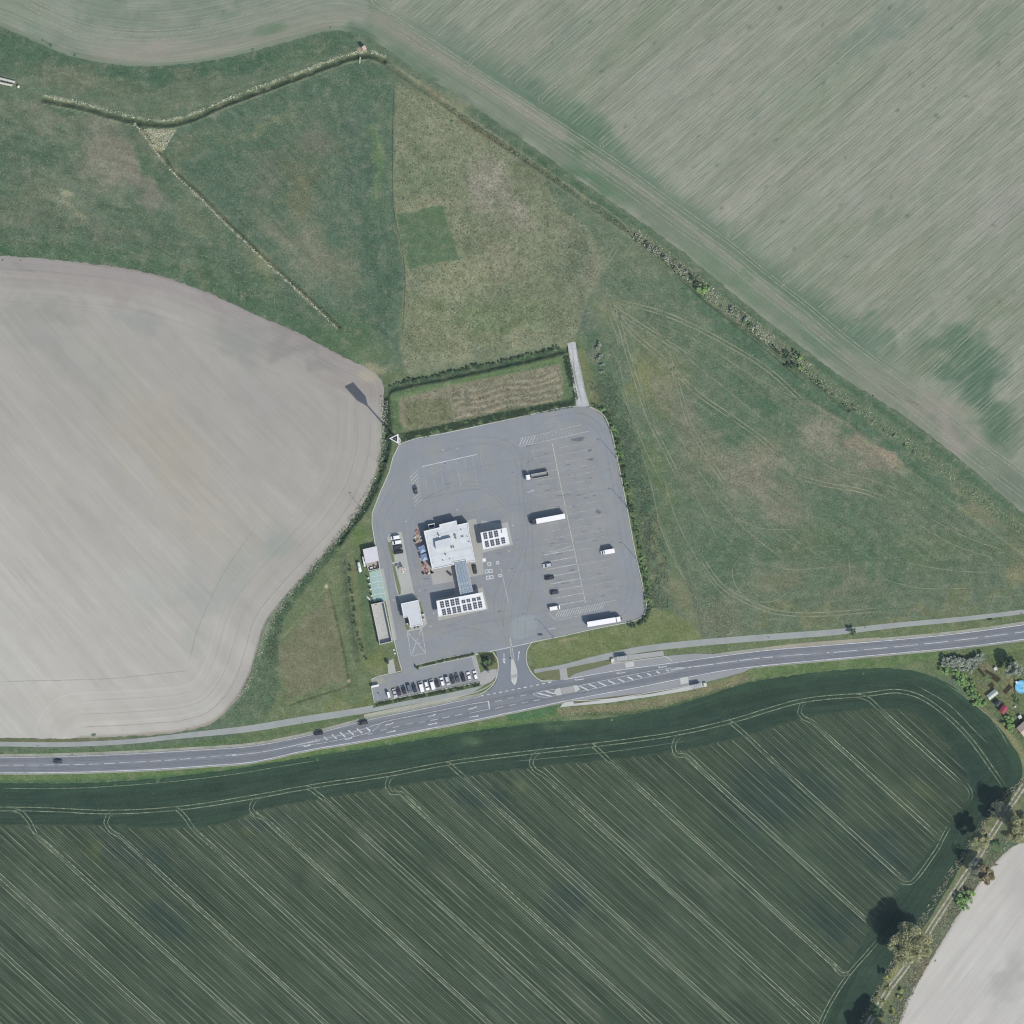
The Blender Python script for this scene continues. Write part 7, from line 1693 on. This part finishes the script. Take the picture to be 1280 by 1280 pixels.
for x, y in along([(1178, 832), (1192, 842), (1206, 852), (1216, 866), (1228, 882)], 20, 4): shrub(['green', 'mid', 'green'][RS.randint(3)], x, y, RS.uniform(1.0, 1.6), '@in the garden hedge facing the crop, %s' % ('upper part' if y < 850 else 'lower part'), 'green garden hedge shrubs')
for x, y in ((1260, 899), (1264, 903), (1258, 906), (1262, 909)): shrub('green', x, y, 1.4, 'bright green shrub south of the red garden shed', 'green shrubs by the red shed')
for x, y in ((1272, 878), (1268, 872), (1250, 832), (1276, 838)): shrub('mid', x, y, RS.uniform(.7, 1.0), 'mid-green garden shrub on the lawn near the pool', 'garden lawn shrubs')
for x, y in ((1204, 1121), (1209, 1126), (1200, 1129), (1206, 1132), (1212, 1118), (1198, 1124)): shrub('green', x, y, RS.uniform(1.3, 1.8), '@in the fresh green clump by the track, %s' % ('north end' if y < 1123 else 'middle' if y < 1128 else 'south end'), 'fresh bushes by the farm track')
for x, y in along([(1240, 1060), (1252, 1050)], 3, 3): shrub('mid', x, y, 1.0, '@on the pale field edge near the track, %s side' % ('west' if x < 1244 else 'east'), 'bushes on the pale field edge')
for x, y in along([(1118, 1258), (1128, 1236), (1100, 1240), (1122, 1272)], 9, 4): shrub('yel', x, y, RS.uniform(.8, 1.3), '@on the verge beside the lower lane, %s' % ('west of the lane' if x < 1112 else 'east of the lane'), 'yellow bushes by the lower lane')
shrub('dark', 521.8, 833.6, .75, 'dark round shrub at the west tip of the long planter', None)
for x, y in ((608.8, 745), (466, 700)): pass
for x, y in ((470, 754), (474, 751.5)): shrub('dark', x, y, .7, 'dark shrub between the mint bays and the walled yard', 'shrubs at the yard wall')

# tufts and reeds that nobody could count
def tufts(name, label, XYp, h, wd, mat, seed=0, zoff=0.0, blades=4, zf=None):
    rs = np.random.RandomState(seed); n = len(XYp); V, T = [], []
    base = np.stack([(XYp[:, 0] - 640) * S, (640 - XYp[:, 1]) * S, np.full(n, zoff)], 1)
    if zf is not None: base[:, 2] += zf(XYp[:, 0], XYp[:, 1])
    hh = h * rs.uniform(.5, 1.35, n); ww = wd * rs.uniform(.6, 1.4, n); tn = rs.uniform(.65, 1.3, n)
    for k in range(blades):
        a = rs.uniform(0, 2 * PI, n); c, s_ = np.cos(a), np.sin(a); lean = rs.uniform(.1, .9, n) * ww
        p1 = base + np.stack([-s_ * ww * .4, c * ww * .4, np.zeros(n)], 1); p2 = base - np.stack([-s_ * ww * .4, c * ww * .4, np.zeros(n)], 1)
        p3 = base + np.stack([c * lean, s_ * lean, hh * rs.uniform(.7, 1, n)], 1)
        V.append(np.stack([p1, p2, p3], 1)); T.append(np.repeat(tn * rs.uniform(.85, 1.15, n), 3))
    V = np.concatenate([v.reshape(-1, 3) for v in V]); F = np.arange(len(V)).reshape(-1, 3)
    me = np_mesh(name, V, F, mat); set_attr(me, 'leaf_tint', np.concatenate(T)); o = np_obj(name, me)
    tag(o, label, 'grass', None, 'stuff'); return o
def inpoly(poly, n, seed=0, dens=None):
    rs = np.random.RandomState(seed); p = np.array(poly, float); x = rs.uniform(p[:, 0].min(), p[:, 0].max(), n * 3); y = rs.uniform(p[:, 1].min(), p[:, 1].max(), n * 3)
    m = pip(x, y, p)
    if dens is not None: m &= rs.rand(len(x)) < dens(x, y)
    return np.stack([x[m], y[m]], 1)[:n]
def nearline(pts, n, wd, seed=0):
    rs = np.random.RandomState(seed); p = smooth_path(pts, 2); d = np.r_[0, np.cumsum(np.hypot(*np.diff(p, axis=0).T))]; s = rs.uniform(0, d[-1], n)
    q = np.stack([np.interp(s, d, p[:, 0]), np.interp(s, d, p[:, 1])], 1); k = np.clip((s / d[-1] * (len(p) - 1)).astype(int), 0, len(p) - 2)
    t = p[k + 1] - p[k]; t /= np.linalg.norm(t, axis=1, keepdims=True); o = rs.normal(0, wd / 2.2, n)
    q = q + np.stack([-t[:, 1], t[:, 0]], 1) * np.clip(o, -wd * .75, wd * .75)[:, None]
    return q[fbm(q[:, 0], q[:, 1], 6, 5, 2) > .36]
R_TAN = leaf_mat('dry_tan_grass', K(166, 168, 146), .4); R_GRN = leaf_mat('rough_green_grass', K(126, 146, 122), .4); R_DRK = leaf_mat('dark_sedge', K(90, 114, 92), .35); R_PALE = leaf_mat('pale_reed', K(204, 212, 196), .4)
SQR = [(492, 266), (554, 254), (578, 326), (508, 338)]
clump = lambda x, y: ((fbm(x, y, 9, 8, 3) > .46) * .9 + .1) * (1 - pip(x, y, SQR))
open_ = lambda x, y: 1.0 - pip(x, y, SQR)
PAST = [(496, 98), (600, 168), (690, 230), (735, 290), (745, 345), (715, 425), (600, 440), (507, 462), (505, 340), (493, 262)]
tufts('pasture_tufts', 'dry tan tussocks of the rough pasture east of the mown triangle', inpoly(PAST, 8000, 1, clump), .34, .42, R_TAN, 1)
tufts('pasture_grass', 'green tussocks scattered through the rough pasture', inpoly(PAST, 5000, 2, open_), .3, .42, R_GRN, 2)
tufts('sedge', 'dark sedge tussocks in the rough pasture', inpoly(PAST, 2600, 3, open_), .4, .4, R_DRK, 3)
tufts('reeds', 'pale dead reeds filling the long eastern ditch', np.vstack([nearline([(795, 292), (840, 326), (880, 360), (930, 398), (975, 434), (1010, 462)], 3600, 9, 4), nearline([(1010, 464), (1060, 502), (1110, 538), (1160, 572), (1210, 612), (1290, 672)], 900, 7, 5)]), .7, .5, R_PALE, 4, -.2)
tufts('ditch_sedge', 'green sedge among the reeds of the long eastern ditch', nearline([(560, 128), (640, 182), (720, 236), (795, 290), (880, 360), (975, 434), (1060, 502), (1160, 574), (1290, 672)], 5200, 10, 6), .45, .5, R_GRN, 5, -.2)
tufts('bank_reeds', 'pale reeds on the bank of the northern ditch', np.vstack([nearline(offset_path(smooth_path(DITCH1, 6), -5.2).tolist(), 900, 2.4, 7), nearline(offset_path(smooth_path(DITCH2, 6), 3.4).tolist(), 700, 1.6, 8), inpoly([(180, 162), (220, 162), (206, 188), (194, 184)], 700, 9)]), .55, .5, R_PALE, 6)
tufts('ditch_reeds', 'reeds along the winding ditch beside the bare field', nearline([(480, 500), (479, 545), (474, 578), (461, 612), (436, 654), (402, 696), (364, 742), (338, 778), (326, 808), (314, 846), (296, 878)], 2600, 6, 10), .55, .5, R_PALE, 7, -.2)
tufts('ditch_grass', 'lush dark grass in the winding ditch beside the bare field', nearline([(484, 500), (484, 545), (478, 578), (467, 610), (444, 648), (412, 690), (375, 734), (348, 775), (338, 830)], 5000, 9, 11), .5, .5, R_DRK, 8, -.2)
tufts('plot_stubble', 'dry stalks left in rows on the plot north of the car park', inpoly([(500, 497), (700, 456), (704, 498), (560, 529), (510, 540)], 900, 12), .4, .45, R_TAN, 9)
tufts('plot_weeds', 'green weeds on the plot north of the car park', inpoly([(500, 497), (700, 456), (704, 498), (560, 529), (510, 540)], 800, 13, clump), .4, .5, R_GRN, 10)
tufts('kerb_grass', 'long dark grass between the car park kerb and the plot', np.vstack([nearline([(496, 549), (560, 535), (640, 518), (718, 504)], 3000, 6, 14), nearline([(707, 445), (714, 475), (719, 500)], 600, 5, 15)]), .6, .5, R_DRK, 11)
tufts('east_verge_grass', 'rough grass behind the hedge outside the east kerb', nearline([(748, 470), (775, 530), (792, 590), (806, 650), (818, 700), (820, 760)], 6000, 20, 16), .5, .5, R_GRN, 12)
tufts('meadow_tufts', 'scattered low tussocks across the meadows', np.vstack([inpoly([(195, 172), (330, 122), (440, 84), (490, 100), (500, 430), (440, 430), (300, 285)], 7000, 17, clump), inpoly([(0, 130), (160, 158), (300, 300), (430, 420), (250, 355), (0, 315)], 7000, 18, clump), inpoly([(745, 300), (1010, 490), (1280, 700), (1280, 755), (960, 788), (880, 795), (770, 510)], 16000, 19, clump)]), .22, .42, R_GRN, 13)
tufts('dry_tufts', 'dry pale tussocks across the meadows', np.vstack([inpoly([(0, 130), (160, 158), (300, 300), (430, 420), (250, 355), (0, 315)], 3000, 28, clump), inpoly([(745, 300), (1010, 490), (1280, 700), (1280, 755), (960, 788), (880, 795), (770, 510)], 5000, 29, clump), inpoly([(280, 200), (440, 200), (470, 400), (340, 300)], 1000, 30, clump)]), .2, .28, R_TAN, 14)
tufts('row_verge', 'scruffy low hedge between the car row and the cycle path', nearline([(470, 880), (530, 869), (600, 855)], 1600, 3, 20), .5, .45, R_DRK, 15, .08)
tufts('planter_plants', 'low plants filling the long planter', np.vstack([nearline([(523, 833), (556, 825), (592, 817.5)], 700, 1.6, 21), inpoly([(599, 817), (616, 816), (620, 828), (606, 837)], 500, 22)]), .45, .4, R_DRK, 16, .14)
tufts('south_bank', 'rough grass bank between the southern bus stop and the crop', nearline([(700, 889), (780, 886), (840, 875), (900, 859), (940, 845)], 1200, 6, 23), .3, .4, R_TAN, 17)
tufts('track_verge', 'rough grass either side of the farm track', np.vstack([nearline([(1281, 976), (1244, 1008), (1212, 1058), (1175, 1114), (1140, 1171), (1108, 1221), (1075, 1286)], 1500, 6, 24), nearline([(1268, 1035), (1236, 1075), (1205, 1118), (1172, 1170), (1140, 1225), (1112, 1290)], 3000, 11, 31)]), .5, .55, R_TAN, 18)
tufts('corner_weeds', 'tall pale weeds where the ditch meets the path', inpoly([(860, 735), (900, 745), (935, 790), (880, 798)], 900, 25), .3, .4, R_TAN, 19)
tufts('garden_grass', 'long grass in the garden plot', inpoly([(1185, 826), (1280, 812), (1280, 930), (1262, 915), (1225, 885)], 2600, 26), .35, .45, R_GRN, 20)
tufts('triangle_weeds', 'weeds in the point of grass beside the bare field', inpoly([(330, 800), (350, 790), (345, 880), (300, 902), (290, 895)], 900, 27), .3, .4, R_GRN, 21)

# ---------------------------------------------------------------- gardens in the lower right
GD = 'raised beds in the garden'
BED = flat('dark_compost', K(62, 56, 42), .95, .2, 2); WOOD = flat('bed_timber', K(96, 84, 64), .9, .12, 2)
for x, y, L, w_, a, lb in ((1226.8, 840.6, 5.0, 1.5, -50, 'narrow dark raised bed nearest the grey hedge'), (1237, 841.5, 4.6, 1.4, -28, 'narrow dark raised bed south of the white box'), (1245, 848.2, 4.0, 2.6, -35, 'wide dark raised bed in the middle of the garden'), (1239.2, 857, 2.6, 2.2, 40, 'short dark raised bed north of the greenhouse'), (1259.4, 861.8, 5.0, 1.9, 48, 'long dark raised bed west of the pool')):
    t_ = thing('raised_bed', lb, 'raised bed', x, y, GD, rz=math.radians(a)); mb = MB(); mb.wall([(-L / 2, -w_ / 2), (L / 2, -w_ / 2), (L / 2, w_ / 2), (-L / 2, w_ / 2)], .1, 0, .4, WOOD); mb.build('board', t_)
    mb = MB(); mb.box((0, 0, .17), (L - .22, w_ - .22, .34), BED); mb.build('soil', t_)
t_ = thing('swimming_pool', 'round bright blue above-ground garden pool at the right edge', 'pool', 1276.6, 858.6)
WAT = bpy.data.materials.new('pool_water'); t, b, o = nodes(WAT); b.inputs['Roughness'].default_value = .05; b.inputs['Specular IOR Level'].default_value = .5; nn = noise(t, geo_pos(t), .8, 3); t.links.new(mixc(t, rng(t, nn, .4, .6, 0, 1), K(96, 176, 220), K(150, 212, 238)), b.inputs['Base Color']); bump(t, b, noise(t, geo_pos(t), 3, 3), .2, .05)
ci = lambda r, n=28: [(r * math.cos(2 * PI * k / n), r * math.sin(2 * PI * k / n)) for k in range(n)]
mb = MB(); mb.wall(ci(3.3), .25, 0, 1.2, flat('pool_liner', K(120, 186, 216), .5)); mb.build('pool_wall', t_); mb = MB(); mb.prism(ci(3.06), .8, 1.0, WAT); mb.build('water', t_); mb = MB(); mb.box((-2.6, 2.4, .7), (.9, .9, 1.4), TRIM_W, .6); mb.build('ladder', t_)
t_ = thing('greenhouse', 'small pale glazed greenhouse in the garden', 'greenhouse', 1240, 868, rz=math.radians(38))
for k in range(4):
    x = -2.1 + k * 1.4
    for s_ in (-1, 1):
        mb = MB(); v = [(x - .64, s_ * 1.4, 1.5), (x + .64, s_ * 1.4, 1.5), (x + .64, 0, 2.2), (x - .64, 0, 2.2)]; mb.add(v if s_ < 0 else v[::-1], [(0, 1, 2, 3)], flat('greenhouse_pane', K(186, 196, 190) if k < 2 else K(214, 220, 228), .3, .15, 2)); mb.build('roof_pane', t_)
mb = MB()
for k in range(5): x = -2.8 + k * 1.4; mb.box((x, -1.42, .75), (.07, .07, 1.5), STEEL); mb.box((x, 1.42, .75), (.07, .07, 1.5), STEEL); mb.box((x, 0, 2.21), (.07, .2, .07), STEEL)
mb.box((0, -1.42, 1.52), (5.7, .09, .09), STEEL); mb.box((0, 1.42, 1.52), (5.7, .09, .09), STEEL); mb.build('frame', t_)
def hut(px, py, L, w_, h, a, roofm, label, name='garden_shed', over=.2):
    t_ = thing(name, label, 'shed' if 'shed' in name else 'house', px, py, rz=math.radians(a)); mb = MB(); mb.box((0, 0, h / 2), (L, w_, h), flat('shed_timber', K(112, 92, 80), .9, .12, 2)); mb.build('wall', t_)
    for s_ in (-1, 1):
        mb = MB(); e = w_ / 2 + over; v = [(-L / 2 - over, s_ * e, h - .05), (L / 2 + over, s_ * e, h - .05), (L / 2 + over, 0, h + w_ * .22), (-L / 2 - over, 0, h + w_ * .22)]; v2 = [(p[0], p[1], p[2] + .08) for p in v]
        mb.add(v + v2, [(0, 1, 2, 3), (7, 6, 5, 4), (0, 4, 5, 1), (1, 5, 6, 2), (2, 6, 7, 3), (3, 7, 4, 0)], roofm); mb.build('roof_slope', t_, fixn=True)
    mb = MB(); mb.box((L / 2 + .03, 0, 1.0), (.06, .8, 1.9), DARKM); mb.build('door', t_); return t_
hut(1253.5, 886.5, 3.6, 2.8, 2.4, 55, flat('red_roof', K(150, 66, 84), .7, .15, 1.5), 'small garden shed with a dark red roof')
hut(1246.5, 879, 2.6, 2.0, 1.8, 50, flat('dark_roof', K(66, 66, 76), .7, .15, 1.5), 'small dark garden shed north-west of the red-roofed one')
hut(1281, 909, 7.0, 5.6, 2.8, 42, flat('pink_roof', K(190, 170, 160), .8, .1, .8), 'garden house with a pale pinkish roof at the right edge', 'garden_house')
for x, y, lb, s_ in ((1244, 835.8, 'white box on the bare ground north of the raised beds', 1.5), (1268.8, 883.2, 'small white box on the lawn east of the red shed', .8), (1274.5, 896, 'white box beside the garden house', 1.6)):
    mb = MB(); mb.box((0, 0, s_ * .4), (s_, s_, s_ * .8), TRIM_W, .5); mb.box((0, 0, s_ * .82), (s_ * 1.08, s_ * 1.08, .06), CONC_W, .5); tag(mb.build('garden_box', None, P(x, y)), lb, 'box')

# ---------------------------------------------------------------- the thin air between the aircraft and the ground
m = bpy.data.materials.new('haze'); m.use_nodes = True; t = m.node_tree; t.nodes.clear(); o = t.nodes.new('ShaderNodeOutputMaterial'); v = t.nodes.new('ShaderNodeVolumePrincipled')
v.inputs['Color'].default_value = (.80, .88, 1, 1); v.inputs['Density'].default_value = 1.3e-5; v.inputs['Anisotropy'].default_value = 0.0; t.links.new(v.outputs[0], o.inputs['Volume'])
mb = MB(); mb.box((0, 0, (CAM_H + 2 - 3.6) / 2), (4400, 4400, CAM_H + 2 + 3.6), m); tag(mb.build('haze'), kind='stuff')
